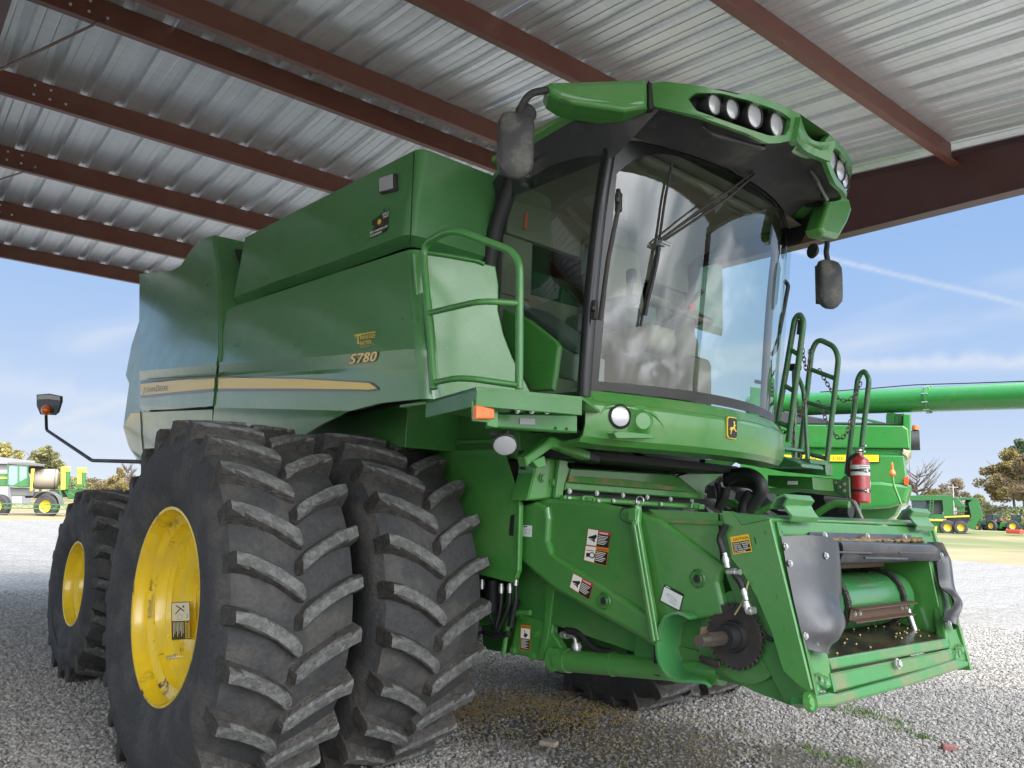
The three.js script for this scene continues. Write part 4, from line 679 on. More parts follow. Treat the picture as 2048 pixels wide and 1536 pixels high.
// --- mirrors
{
  const mir = (s) => {
    const g = sub(H, 'mirror'); const P = s > 0 ? B(1031, 290, 'z', 1.38) : B(1658, 568, 'z', -1.38), tip = s > 0 ? B(1094, 180, 'z', 1.3) : B(1655, 476, 'z', -1.3);
    const rows = []; const N = 18; for (let j = 0; j <= 8; j++) { const t = j / 8, y = lerp(.16, -.165, t), k = .094 * (1 - .3 * Math.pow(Math.abs(2 * t - .95), 7)), dz = .05 * (1 - .5 * Math.pow(Math.abs(2 * t - 1), 6)); const r = []; for (let i = 0; i < N; i++) { const a = i / N * 2 * Math.PI, c = Math.cos(a), sn = Math.sin(a); r.push(V(Math.sign(sn) * Math.pow(Math.abs(sn), .6) * dz, y, Math.sign(c) * Math.pow(Math.abs(c), .55) * k)); } rows.push(r); }
    const cap = (r, y) => r.map((q) => V(q.x * .55, y, q.z * .6)); const all = [cap(rows[0], .172), ...rows, cap(rows[8], -.178)]; const c0 = all[0].map(() => V(0, .175, 0)), c1 = all[0].map(() => V(0, -.182, 0));
    let m = skin([c0, ...all, c1], { closeU: true, ang: .9 }); m.rotateY(s > 0 ? -.65 : -.5); m.translate(P.x, P.y, P.z); part('mirror_housing', m, M.mirrorBack, g);
    part('mirror_arm', tube([tip, s > 0 ? B(1062, 186, 'z', 1.36) : B(1654, 492, 'z', -1.36), s > 0 ? B(1046, 205, 'z', 1.38) : B(1652, 505, 'z', -1.38), V(P.x, P.y + .14, P.z)], .019, .07), M.plastic, g);
    const cc = s > 0 ? B(1060, 222, 'z', 1.34) : B(1634, 500, 'z', -1.34), d = lathe([[.001, .02], [.045, .015], [.056, 0], [.052, -.012], [.001, -.014]], 22); d.rotateZ(-Math.PI / 2); d.rotateY(s > 0 ? -.5 : 1.2); d.translate(cc.x - .03, cc.y, cc.z); part('convex_mirror', d, M.plastic, g);
    { const gl = box(-.051, 0, 0, .004, .28, .15, .001); gl.rotateY(s > 0 ? -.65 : -.5); gl.translate(P.x, P.y, P.z); part('mirror_glass', gl, mat([.8, .82, .85], .03, 1), g); }
  };
  M.mirrorBack = new THREE.MeshPhysicalMaterial({ map: dusty([.05, .05, .052], [.22, .21, .18], .5, .03, 171, .5, 256), roughness: .6 });
  mir(1); mir(-1);
}
// --- wipers on the windscreen
{
  const on = (x, y, o = .02) => BS(x, y, (P) => P.x - glassX(P.y, P.z) - o);
  const w = sub(H, 'wiper'); part('wiper_blade', hose([[1345, 322], [1330, 400], [1318, 480], [1300, 560], [1281, 652]].map(([x, y]) => on(x, y, .018)), .0075), M.black, w);
  part('wiper_blade', hose([[1319, 490], [1310, 540], [1296, 600], [1290, 630]].map(([x, y]) => on(x, y, .03)), .011), M.black, w);
  part('wiper_arm', hose([[1320, 486], [1390, 440], [1460, 392], [1520, 340], [1556, 318]].map(([x, y]) => on(x, y, .05)), .0075), M.darkSteel, w);
  part('wiper_arm', hose([[1322, 478], [1400, 420], [1470, 372], [1530, 325]].map(([x, y]) => on(x, y, .06)), .0055), M.darkSteel, w);
  const P = on(1323, 487, .04); part('wiper_joint', merge([box(P.x, P.y, P.z, .03, .03, .05), rod(P.clone().add(V(.02, 0, .03)), P.clone().add(V(.02, 0, -.05)), .009)]), M.steel, w);
  part('wiper_blade', hose([[1382, 290], [1430, 318], [1478, 348]].map(([x, y]) => on(x, y, .02)), .009), M.black, w);
}

// --- feeder house at the front of the machine
const q2 = (l) => l.map(([x, y]) => [850 + x * .3418, 700 + y * .3418]), q3 = (l) => l.map(([x, y]) => [1350 + x * .3411, 900 + y * .3411]), q4 = (l) => l.map(([x, y]) => [850 + x * .3418, 1000 + y * .3418]), q9 = (l) => l.map(([x, y]) => [860 + x * .2441, 960 + y * .2441]);
const feeder = sub(H, 'feeder_house');
const FP = V(3.143, .905, 0), FN = V(.977, .213, 0).normalize(); // plane of the face plate
const FF = (l, o = 0) => pixP(q3(l), FP.clone().addScaledVector(FN, o), FN);
const FPt = (x, y, o = 0) => BP(1350 + x * .3411, 900 + y * .3411, FP.clone().addScaledVector(FN, o), FN);
{
  // body: long steel box rising to the cab
  part('feeder_body', merge([bar(V(1.25, 1.36, 0), V(2.33, 1.25, 0), 1.42, .62), bar(V(2.2, .99, 0), V(2.9, .955, 0), 1.46, .1), bar(V(2.2, 1.56, 0), V(2.85, 1.56, 0), 1.46, .06)]), M.cast, feeder);
  part('feeder_top', plate([V(1.45, 1.60, .80), V(2.93, 1.605, .80), V(2.93, 1.605, -.8), V(1.45, 1.60, -.8)], .02), M.chaffTop = new THREE.MeshPhysicalMaterial({ map: dusty(GREEN, [.3, .2, .11], 1.25, .05, 201, .9), roughness: .8 }), feeder);
  // big side shield and its raised band
  const z = .82, outline = q4([[548, 355], [553, 60], [565, 22], [640, 5], [720, -10], [830, -8], [1000, 12], [1180, 52], [1370, 110], [1745, 390], [1718, 440], [1712, 480], [1757, 680], [1545, 703], [1490, 672], [1420, 690], [1370, 760], [1355, 870], [1240, 800], [750, 530]]);
  part('side_shield', plate(pix(outline, 'z', z), .06, { bevel: .022, seg: 4 }), M.green, feeder);
  const band = q4([[549, 350], [554, 62], [566, 26], [640, 8], [712, 40], [722, 110], [715, 240], [740, 310], [790, 345], [1330, 690], [1360, 740], [1353, 862], [1240, 792], [750, 522]]);
  part('shield_band', plate(pix(band, 'z', z + .03), .05, { bevel: .026, seg: 5 }), M.green, feeder);
  // gas strut tube down the shield
  const sa = B(...q4([[1228, 110]])[0], 'z', z + .03), sb = B(...q4([[1352, 830]])[0], 'z', z + .05);
  part('shield_rib', merge([bar(sa, sb, .03, .052, V(1, 0, 0), .008), bar(sa, sb, .045, .02, V(1, 0, 0), .006)]), M.green, feeder);
  part('rib_pin', merge([rod(sa.clone().add(V(0, .06, -.01)), sa.clone().add(V(.01, -.03, .0)), .024), box(sa.x, sa.y + .02, sa.z, .05, .06, .05)]), M.green, feeder);
  part('pin_ring', (() => { const t = new THREE.TorusGeometry(.022, .003, 6, 18); t.translate(sa.x + .03, sa.y + .085, sa.z); return t; })(), M.zinc, feeder);
  // rubber plugs
  for (const [x, y, o] of [[1052, 590, .032], [1598, 460, .0]]) { const P = B(...q4([[x, y]])[0], 'z', z + o); const g = lathe([[.001, .006], [.02, .005], [.024, .0], [.034, .0], [.036, .006], [.042, .0]], 20); g.rotateX(Math.PI / 2); g.translate(P.x, P.y, P.z + .003); part('plug', g, M.cast, feeder); const k = lathe([[.001, .011], [.015, .01], [.018, .004]], 12); k.rotateX(Math.PI / 2); k.translate(P.x, P.y, P.z + .004); part('plug_core', k, M.black, feeder); }
  // open trough guard round the drive shaft: half cylinder
  {
    const rim = q4([[1545, 700], [1480, 668], [1410, 690], [1370, 770], [1358, 860], [1375, 960], [1420, 1030], [1465, 1052], [1560, 1052], [1640, 1060], [1680, 1085]]).map(([x, y]) => B(x, y, 'z', z + .06)), back = q4([[1740, 668], [1640, 700], [1600, 780], [1590, 850], [1605, 930], [1640, 985], [1680, 1025], [1682, 1040], [1682, 1060], [1682, 1075], [1683, 1085]]).map(([x, y]) => B(x, y, 'z', z - .22));
    const A = along(spline(rim.slice(0, 8), 30).concat(rim.slice(8)), 34), Bk = along(spline(back.slice(0, 7), 30).concat(back.slice(7)), 34); const rows = [0, .05, .5, 1].map((t) => A.map((q, i) => q.clone().lerp(Bk[i], t)));
    part('shaft_guard', skin(rows, { th: .012, ang: .9 }), M.greenTrough = paint(dusty([.06, .26, .08], [.3, .33, .2], .5, .004, 203, .6, 256), .5, { clearcoat: .3 }), feeder);
  }
  // lower side plate with drive shaft and sprocket
  part('lower_side_plate', plate(pix(q3([[150, 980], [300, 960], [420, 900], [520, 1000], [640, 1300], [790, 1420], [790, 1500], [680, 1500], [470, 1420], [250, 1310], [140, 1200]]), 'z', .76), .03), M.cast, feeder);
  const sp = B(1473, 1272, 'z', .80);
  { const S = new THREE.Shape(), T = 32, R0 = .125, R1 = .137; for (let k = 0; k < T; k++) { for (const [f, r] of [[0, R0], [.25, R0], [.42, R1], [.58, R1], [.75, R0]]) { const a = (k + f) / T * 2 * Math.PI; k + f ? S.lineTo(r * Math.cos(a), r * Math.sin(a)) : S.moveTo(r, 0); } } const g = new THREE.ExtrudeGeometry(S, { depth: .016, bevelSize: .002, bevelThickness: .002, bevelSegments: 1 }); g.translate(sp.x, sp.y, sp.z); part('sprocket', metricUV(g, 2), M.darkSteel, feeder); }
  part('bearing_plate', (() => { const g = lathe([[.001, .0], [.19, .0], [.19, -.02]], 36); g.rotateX(Math.PI / 2); g.translate(sp.x + .02, sp.y, sp.z - .015); return g; })(), M.cast, feeder);
  const se = sp.clone().add(V(0, 0, .27)); part('drive_hub', merge([rod(sp, sp.clone().add(V(0, 0, .05)), .07, .062, 24), rod(sp.clone().add(V(0, 0, .05)), sp.clone().add(V(0, 0, .10)), .055, .05, 24)]), M.black, feeder);
  { const g = [rod(sp.clone().add(V(0, 0, .1)), se, .024, .024, 20)]; for (let k = 0; k < 14; k++) { const a = k / 14 * 2 * Math.PI; g.push(box(sp.x + .025 * Math.cos(a), sp.y + .025 * Math.sin(a), sp.z + .155, .006, .006, .11, .001)); } part('splined_shaft', merge(g), mat([.16, .13, .11], .4, .8), feeder); }
  for (const [x, y] of [[395, 1055], [435, 1188], [390, 1305]]) bolt(B(...q3([[x, y]])[0], 'z', .775), V(0, 0, 1), feeder);
  part('chain_run', merge([...Array(9)].map((_, k) => { const P = B(...q4([[1620 + k * 11, 930 + k * 4]])[0], 'z', .815); const t = new THREE.TorusGeometry(.012, .005, 5, 10); t.translate(P.x, P.y, P.z); return t; })), M.darkSteel, feeder);
  part('spacer_block', plate(pix(q4([[1610, 745], [1660, 735], [1650, 812], [1605, 805]]), 'z', .8), .05), mat([.3, .2, .13], .8), feeder);

  // side plate of the face frame with its slots
  const sz = .845, slots = [[[530, 488, 12, 34]], [[470, 530, 14, 44]], [[558, 680, 9, 38]], [[598, 860, 9, 40]], [[640, 1050, 9, 40]], [[690, 1245, 9, 40]]].map((q) => q[0]);
  part('face_side_plate', plate(pix(q3([[272, 356], [335, 360], [390, 440], [556, 404], [800, 1400], [780, 1420], [720, 1378], [632, 1295], [560, 1060], [480, 870], [395, 722], [330, 640], [300, 500]]), 'z', sz), .014, { holes: slots.map(([x, y, w, h]) => pix(q3([[x - w / 2 - h * .12, y - h / 2], [x + w / 2 - h * .12, y - h / 2], [x + w / 2 + h * .12, y + h / 2], [x - w / 2 + h * .12, y + h / 2]]), 'z', sz)) }), M.green, feeder);
  part('inner_side_plate', plate(pix(q3([[250, 370], [600, 420], [840, 1480], [640, 1480], [400, 1000], [260, 640]]), 'z', .79), .02), M.cast, feeder);
  part('face_side_plate', plate([V(2.75, 1.62, -.83), V(3.0, 1.62, -.83), V(3.16, .88, -.83), V(2.95, .85, -.83)], .02), M.green, feeder);

  part('top_side_plate', plate(pix([[1296, 1018], [1440, 1026], [1452, 1150], [1425, 1122], [1330, 1050]], 'z', .79), .02), M.greenDusty, feeder);
  // face frame in front: jambs, header, hooks
  part('face_jamb', plate(FF([[556, 404], [640, 470], [660, 640], [770, 1150], [900, 1190], [930, 1390], [800, 1440], [795, 1400]]), .05, { bevel: .01, seg: 2 }), M.greenFine, feeder);
  part('face_jamb', plate(FF([[1440, 480], [1500, 460], [1560, 640], [1650, 1050], [1720, 1240], [1640, 1240], [1590, 1100], [1550, 800]]), .05, { bevel: .01, seg: 2 }), M.greenFine, feeder);
  part('face_header', plate(FF([[560, 408], [1496, 452], [1506, 520], [630, 505]]), .05, { bevel: .012, seg: 3 }), M.greenFine, feeder);
  { const hb = plate([V(2.86, 1.64, .84), V(2.99, 1.625, .84), V(2.99, 1.625, -.83), V(2.86, 1.64, -.83)], .012); part('header_top', hb, M.greenFine, feeder); const f = pix(q3([[330, 362], [392, 441], [556, 405]]), 'z', .846); part('header_gusset', plate(f, .01), M.greenFine, feeder); }
  for (const [x0, x1, y0] of [[640, 795, 335], [1378, 1482, 384]]) { const a = FPt(x0, y0 + 90, .01), b = FPt(x1, y0 + 94, .01), w = a.z - b.z; const pr = [[-.06, .0], [-.03, .045], [0, .055], [.012, .045], [-.005, .02], [.01, -.01], [.03, -.03], [.02, -.045]]; const rows = pr.map(([o, u]) => [a.z, b.z].map((zz) => V(a.x + o, a.y + .055 + u, zz))); part('latch_hook', skin(rows, { th: .01, ang: .9 }), M.greenFine, feeder); }
  // grey guards round the opening
  const arc = (T, Bm, L, R, nu, nv, bulge, o = .02) => shell(coons(q3(T), q3(Bm), q3(L), q3(R), nu, nv, (x, y) => BP(x, y, FP.clone().addScaledVector(FN, o), FN)).map((r, j, A) => r.map((q, i) => q.clone().addScaledVector(FN, bulge(i / (r.length - 1), j / (A.length - 1))))), .008, .7);
  part('guard_left', arc([[622, 505], [700, 512], [790, 530], [858, 562], [918, 640]], [[762, 1165], [810, 1195], [840, 1198], [865, 1200], [884, 1202]], [[622, 505], [640, 600], [650, 660], [700, 900], [762, 1165]], [[918, 640], [940, 760], [950, 880], [930, 985], [872, 1095], [884, 1202]], 14, 22, (u, v) => .09 * Math.sin(u * Math.PI * .9) * (1 - .5 * v) + .06 * sstep(.45, .75, v) * (1 - sstep(.82, .95, v)) * u), M.greyPlastic, feeder);
  part('guard_top', arc([[770, 528], [1000, 536], [1300, 545], [1482, 546]], [[930, 664], [1100, 662], [1300, 658], [1535, 652]], [[770, 528], [870, 560], [930, 664]], [[1482, 546], [1520, 590], [1535, 652]], 26, 12, (u, v) => (.11 * Math.sin(Math.pow(v, .7) * Math.PI * .75) - .05 * v) * (1 - .6 * sstep(.85, 1, u))), M.greyPlastic, feeder);
  part('guard_right', arc([[1480, 543], [1510, 550], [1548, 580]], [[1572, 1000], [1600, 1035], [1642, 1052]], [[1480, 543], [1530, 620], [1548, 780], [1580, 890], [1572, 1000]], [[1548, 580], [1592, 690], [1610, 810], [1637, 905], [1618, 990], [1642, 1052]], 8, 22, (u, v) => .05 * Math.sin(u * Math.PI) + .05 * sstep(.55, .75, v) * (1 - sstep(.8, .95, v)) * (1 - u)), M.greyPlastic, feeder);
  part('guard_flange', plate(FF([[622, 500], [790, 503], [790, 480], [1385, 498], [1390, 530], [1000, 535], [800, 530], [660, 660], [648, 662]], .012), .006, { bevel: .001 }), M.greyPlastic, feeder);
  for (const [x0, y0, x1] of [[920, 598, 1150], [1110, 633, 1360], [1310, 600, 1515]]) part('guard_rib', tube([FPt(x0, y0, .088), FPt(x1, y0 + 6, .088)], .006, .01), M.greyPlastic, feeder);
  for (const [x, y, o] of [[648, 565, .03], [674, 665, .03], [765, 1090, .05], [832, 1135, .05], [885, 620, .1], [878, 500, .03], [1127, 505, .03], [1345, 510, .03], [1560, 615, .05], [1608, 1018, .05]]) bolt(FPt(x, y, o), FN, feeder, M.zinc, .95);
  // mud and chaff lying on the guard
  { const g = [], r = rng(77); for (let k = 0; k < 90; k++) { const u = r(), x = 800 + 640 * u; const hgt = .5 + .5 * Math.sin(u * 9 + 1) * Math.sin(u * 23); const P = FPt(x, 533 - 10 * hgt * r(), .012 + .03 * r()); const s = new THREE.IcosahedronGeometry(.012 + .016 * r() * hgt, 0); s.scale(1.6, .7, 1); s.rotateY(r() * 6); s.translate(P.x, P.y, P.z); g.push(s); } const m = part('caked_mud', merge(g), mat([.26, .17, .09], 1), feeder); m.userData.kind = 'stuff'; }
  // opening: dark walls, drum, chains, slats, floor
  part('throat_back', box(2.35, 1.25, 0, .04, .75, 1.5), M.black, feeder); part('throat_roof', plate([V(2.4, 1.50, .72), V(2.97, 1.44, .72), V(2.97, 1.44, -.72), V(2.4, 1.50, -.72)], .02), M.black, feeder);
  for (const s of [1, -1]) part('throat_wall', plate([V(2.35, 1.5, s * .70), V(3.02, 1.46, s * .70), V(3.1, .98, s * .70), V(2.35, .98, s * .70)], .02, { flip: s > 0 }), s > 0 ? M.cast : M.green, feeder);
  const dc = V(2.82, B(...q3([[1200, 862]])[0], 'x', 2.82).y, 0); const dr = .138;
  part('feeder_drum', (() => { const g = rod(V(dc.x, dc.y, .68), V(dc.x, dc.y, -.66), dr, dr, 40); return metricUV(g); })(), M.drum = paint(dusty([.04, .18, .055], [.09, .085, .06], .55, .02, 205, .5, 256), .38), feeder);
  const ringZ = [[1010, 870], [1340, 850], [1470, 850]].map(([x, y]) => BS(1350 + x * .3411, 900 + y * .3411, (P) => Math.hypot(P.x - dc.x, P.y - dc.y) - dr - .012, 2, 7).z);
  for (const rz of ringZ) { const g = []; for (let k = 0; k < 22; k++) { const a = k / 22 * 2 * Math.PI; const b = box(0, 0, 0, .022, .034, .028, .004); b.rotateZ(a); b.translate(dc.x + (dr + .012) * Math.cos(a), dc.y + (dr + .012) * Math.sin(a), rz); g.push(b); const p = rod(V(dc.x + (dr + .014) * Math.cos(a + .14), dc.y + (dr + .014) * Math.sin(a + .14), rz - .02), V(dc.x + (dr + .014) * Math.cos(a + .14), dc.y + (dr + .014) * Math.sin(a + .14), rz + .02), .0075, .0075, 8); g.push(p); } part('conveyor_chain', merge(g), M.darkSteel, feeder); }
  const slat = (ang, nm) => { const c = Math.cos(ang), s = Math.sin(ang), r = dr + .03, P = V(dc.x + r * c, dc.y + r * s, 0), up = V(c, s, 0), tn = V(-s, c, 0); const g = [bar(V(P.x, P.y, ringZ[0] + .02), V(P.x, P.y, ringZ[1] - .02), .006, .06, tn), bar(V(P.x + .02 * c + .03 * tn.x, P.y + .02 * s + .03 * tn.y, ringZ[0] + .02), V(P.x + .02 * c + .03 * tn.x, P.y + .02 * s + .03 * tn.y, ringZ[1] - .02), .04, .006, tn), bar(V(P.x + .02 * c - .03 * tn.x, P.y + .02 * s - .03 * tn.y, ringZ[0] + .02), V(P.x + .02 * c - .03 * tn.x, P.y + .02 * s - .03 * tn.y, ringZ[1] - .02), .04, .006, tn)]; const o = part(nm, merge(g), mat([.12, .075, .05], .6, .35), feeder); for (const zz of [ringZ[0] - .02, ringZ[0] - .07, ringZ[1] + .03, ringZ[1] + .08]) bolt(V(P.x + .004 * c, P.y + .004 * s, zz), up, o, M.zinc, .8); };
  slat(-.18, 'conveyor_slat'); slat(-1.9, 'conveyor_slat'); slat(1.5, 'conveyor_slat');
  part('conveyor_slat', bar(V(2.9, dc.y - dr - .07, -.1), V(2.9, dc.y - dr - .07, -.45), .08, .012), M.interiorDark, feeder); part('conveyor_slat', bar(V(2.88, dc.y - dr - .07, .62), V(2.88, dc.y - dr - .07, .35), .08, .012), M.interiorDark, feeder);
  { const fl = [FPt(898, 1222, -.005), FPt(1606, 1100, -.005)]; const a = fl[0], b = fl[1]; part('feeder_floor', plate([a, b, V(b.x - .5, b.y + .09, b.z), V(a.x - .5, a.y + .09, a.z)], .015), new THREE.MeshPhysicalMaterial({ map: dusty([.03, .028, .026], [.3, .2, .08], .35, .012, 207, .6, 256), roughness: .35, metalness: .5 }), feeder); }
  part('inner_guide', tube([V(2.75, 1.3, -.6), V(2.92, 1.22, -.62), V(2.98, 1.02, -.63)], .018, .06), M.steel, feeder);
  // lip, lower cross beam, bottom bar
  part('feeder_lip', plate(FF([[895, 1222], [1608, 1100], [1622, 1160], [925, 1290]]), .05, { bevel: .01, seg: 2 }), M.greenWorn = paint(dusty([.04, .22, .055], [.24, .17, .10], .6, .01, 209, 1.1), .5, { clearcoat: .3 }), feeder);
  part('lip_beam', plate(FF([[920, 1310], [1300, 1232], [1622, 1166], [1660, 1240], [1300, 1330], [945, 1422]], .012), .05, { bevel: .008 }), M.greenWorn, feeder);
  part('bottom_bar', plate(FF([[778, 1450], [920, 1420], [960, 1430], [1330, 1330], [1660, 1225], [1722, 1238], [1726, 1268], [1400, 1378], [990, 1490], [930, 1508], [810, 1512], [776, 1490]], .035), .08, { bevel: .012, seg: 2 }), M.greenWorn, feeder);
  for (const [x, y] of [[845, 1345], [880, 1362], [818, 1395], [1640, 1205], [1660, 1185], [1677, 1165]]) { const P = FPt(x, y, .012), g = lathe([[.014, .0], [.022, .008], [.027, .0]], 18); g.applyQuaternion(new THREE.Quaternion().setFromUnitVectors(V(0, 1, 0), FN)); g.translate(P.x, P.y, P.z); part('boss', g, M.greenWorn, feeder); }
  { const P = FPt(795, 1478, .05), g = lathe([[.001, .005], [.015, .005], [.017, -.002], [.03, .0], [.034, .01], [.038, -.01]], 20); g.applyQuaternion(new THREE.Quaternion().setFromUnitVectors(V(0, 1, 0), FN)); g.translate(P.x, P.y, P.z); part('pin_boss', g, M.green, feeder); }
  bolt(FPt(1305, 1252, .03), FN, feeder, M.zinc, 1.6);
  // header drive hoses and sensor lead on the near side
  const hz = .86; const fit = (a, b, r = .012) => part('hose_fitting', merge([rod(a, b, r), rod(a.clone().lerp(b, .35), a.clone().lerp(b, .65), r * 1.35, r * 1.35, 6)]), M.zinc, feeder);
  const hp = (l, o = hz) => q3(l).map(([x, y]) => B(x, y, 'z', o));
  part('hydraulic_hose', hose(hp([[300, 440], [262, 520], [275, 570], [292, 620]]), .014), M.hose, feeder); let f2 = hp([[290, 605], [308, 690]]); fit(f2[0], f2[1], .013); f2 = hp([[308, 715], [385, 716]]); fit(f2[0], f2[1], .013);
  part('hydraulic_hose', hose(hp([[345, 725], [380, 770], [400, 815]]), .014), M.hose, feeder); f2 = hp([[396, 800], [418, 880]]); fit(f2[0], f2[1], .011); f2 = hp([[415, 885], [425, 940]]); fit(f2[0], f2[1], .014); f2 = hp([[422, 945], [470, 940]]); fit(f2[0], f2[1], .014);
  part('sensor_lead', hose(hp([[430, 770], [400, 880], [350, 965]]), .004), mat([.3, .28, .12], .6), feeder);
  part('sensor_lead', hose(hp([[280, 960], [400, 985], [480, 1030], [540, 1100], [575, 1115]], .80), .009), M.hose, feeder);
}
// --- stickers on the feeder house
{
  const warn = (title, bg, tcol, edge) => print(384, 256, (x, w, h) => { x.fillStyle = edge; x.fillRect(0, 0, w, h); x.fillStyle = '#efe9dd'; x.fillRect(6, 6, w * .46 - 6, h - 12); x.fillStyle = '#191715'; x.fillRect(w * .46, 6, w * .54 - 6, h - 12); x.fillStyle = bg; x.fillRect(w * .46, 6, w * .54 - 6, 52); x.fillStyle = tcol; x.font = 'bold 36px sans-serif'; x.fillText('\u25B2' + title, w * .48, 46, w * .48);
    x.fillStyle = '#e8e4da'; for (let k = 0; k < 6; k++) x.fillRect(w * .49, 78 + k * 25, w * (.42 - .1 * ((k * 7) % 3) * .5), 10);
    x.fillStyle = '#17130f'; x.beginPath(); if (tcol === '#fff') { x.moveTo(20, 130); x.lineTo(150, 70); x.lineTo(165, 100); x.lineTo(140, 150); x.lineTo(100, 150); x.lineTo(30, 150); x.fill(); x.beginPath(); x.moveTo(40, 165); x.lineTo(130, 150); x.lineTo(150, 200); x.lineTo(90, 175); x.fill(); } else { x.arc(125, 150, 42, 0, 7); x.lineWidth = 16; x.strokeStyle = '#17130f'; x.stroke(); x.fillRect(30, 120, 60, 70); x.fillRect(20, 70, 130, 10); } });
  const D1 = warn('DANGER', '#b3202c', '#fff', '#c04a35'), W1 = warn('WARNING', '#e0801c', '#1a1512', '#d97a22');
  const st = (c, o, m, nm = 'warning_sticker') => part(nm, film(pix(c, 'z', o), 1, .003), m, feeder);
  st(q4([[956, 166], [1090, 190], [1076, 282], [945, 262]]), .822, D1); st(q4([[942, 266], [1078, 284], [1064, 388], [931, 352]]), .822, W1); st(q4([[870, 428], [988, 490], [962, 584], [848, 510]]), .852, D1);
  const dg = print(256, 192, (x, w, h) => { x.fillStyle = '#1c1b1a'; x.fillRect(0, 0, w, h); x.fillStyle = '#dcdedd'; x.fillRect(8, 26, w - 16, h - 36); x.fillStyle = '#dcdedd'; x.fillRect(20, 8, 60, 8); x.strokeStyle = '#8f9292'; x.lineWidth = 5; x.beginPath(); x.ellipse(125, 96, 66, 20, .15, 0, 7); x.stroke(); x.beginPath(); x.moveTo(70, 86); x.lineTo(180, 104); x.stroke(); x.fillStyle = '#a9abab'; for (let k = 0; k < 3; k++) x.fillRect(110, 132 + k * 10, 90, 4); });
  st(q4([[1404, 492], [1518, 552], [1492, 652], [1375, 590]]), .822, dg, 'lubrication_sticker');
  const sm = print(128, 140, (x, w, h) => { x.fillStyle = '#d8dcdc'; x.fillRect(0, 0, w, h); x.fillStyle = '#22201e'; x.fillRect(24, 10, 44, 12); x.strokeStyle = '#8c9090'; x.lineWidth = 4; x.strokeRect(50, 50, 50, 44); x.beginPath(); x.moveTo(30, 100); x.lineTo(100, 110); x.stroke(); });
  st(q4([[568, 147], [630, 150], [628, 217], [567, 212]]), .853, sm, 'service_sticker');
  const ca = print(256, 256, (x, w, h) => { x.fillStyle = '#e8b91c'; x.fillRect(0, 0, w, h); x.fillStyle = '#171512'; x.fillRect(14, 84, w - 28, h - 98); x.font = 'bold 52px sans-serif'; x.fillText('\u25B2CAUTION', 10, 64, 236); x.fillStyle = '#eeeadf'; x.font = 'bold 30px sans-serif'; ['Avoid crushing', 'injuries.  Header', 'can tilt.  Stay', 'clear when engine', 'is running.'].forEach((t, k) => x.fillText(t, 24, 116 + k * 30, 210)); });
  part('caution_sticker', film(pix(q3([[325, 510], [434, 492], [456, 595], [344, 614]]), 'z', .846), 1, .003), ca, feeder);
}
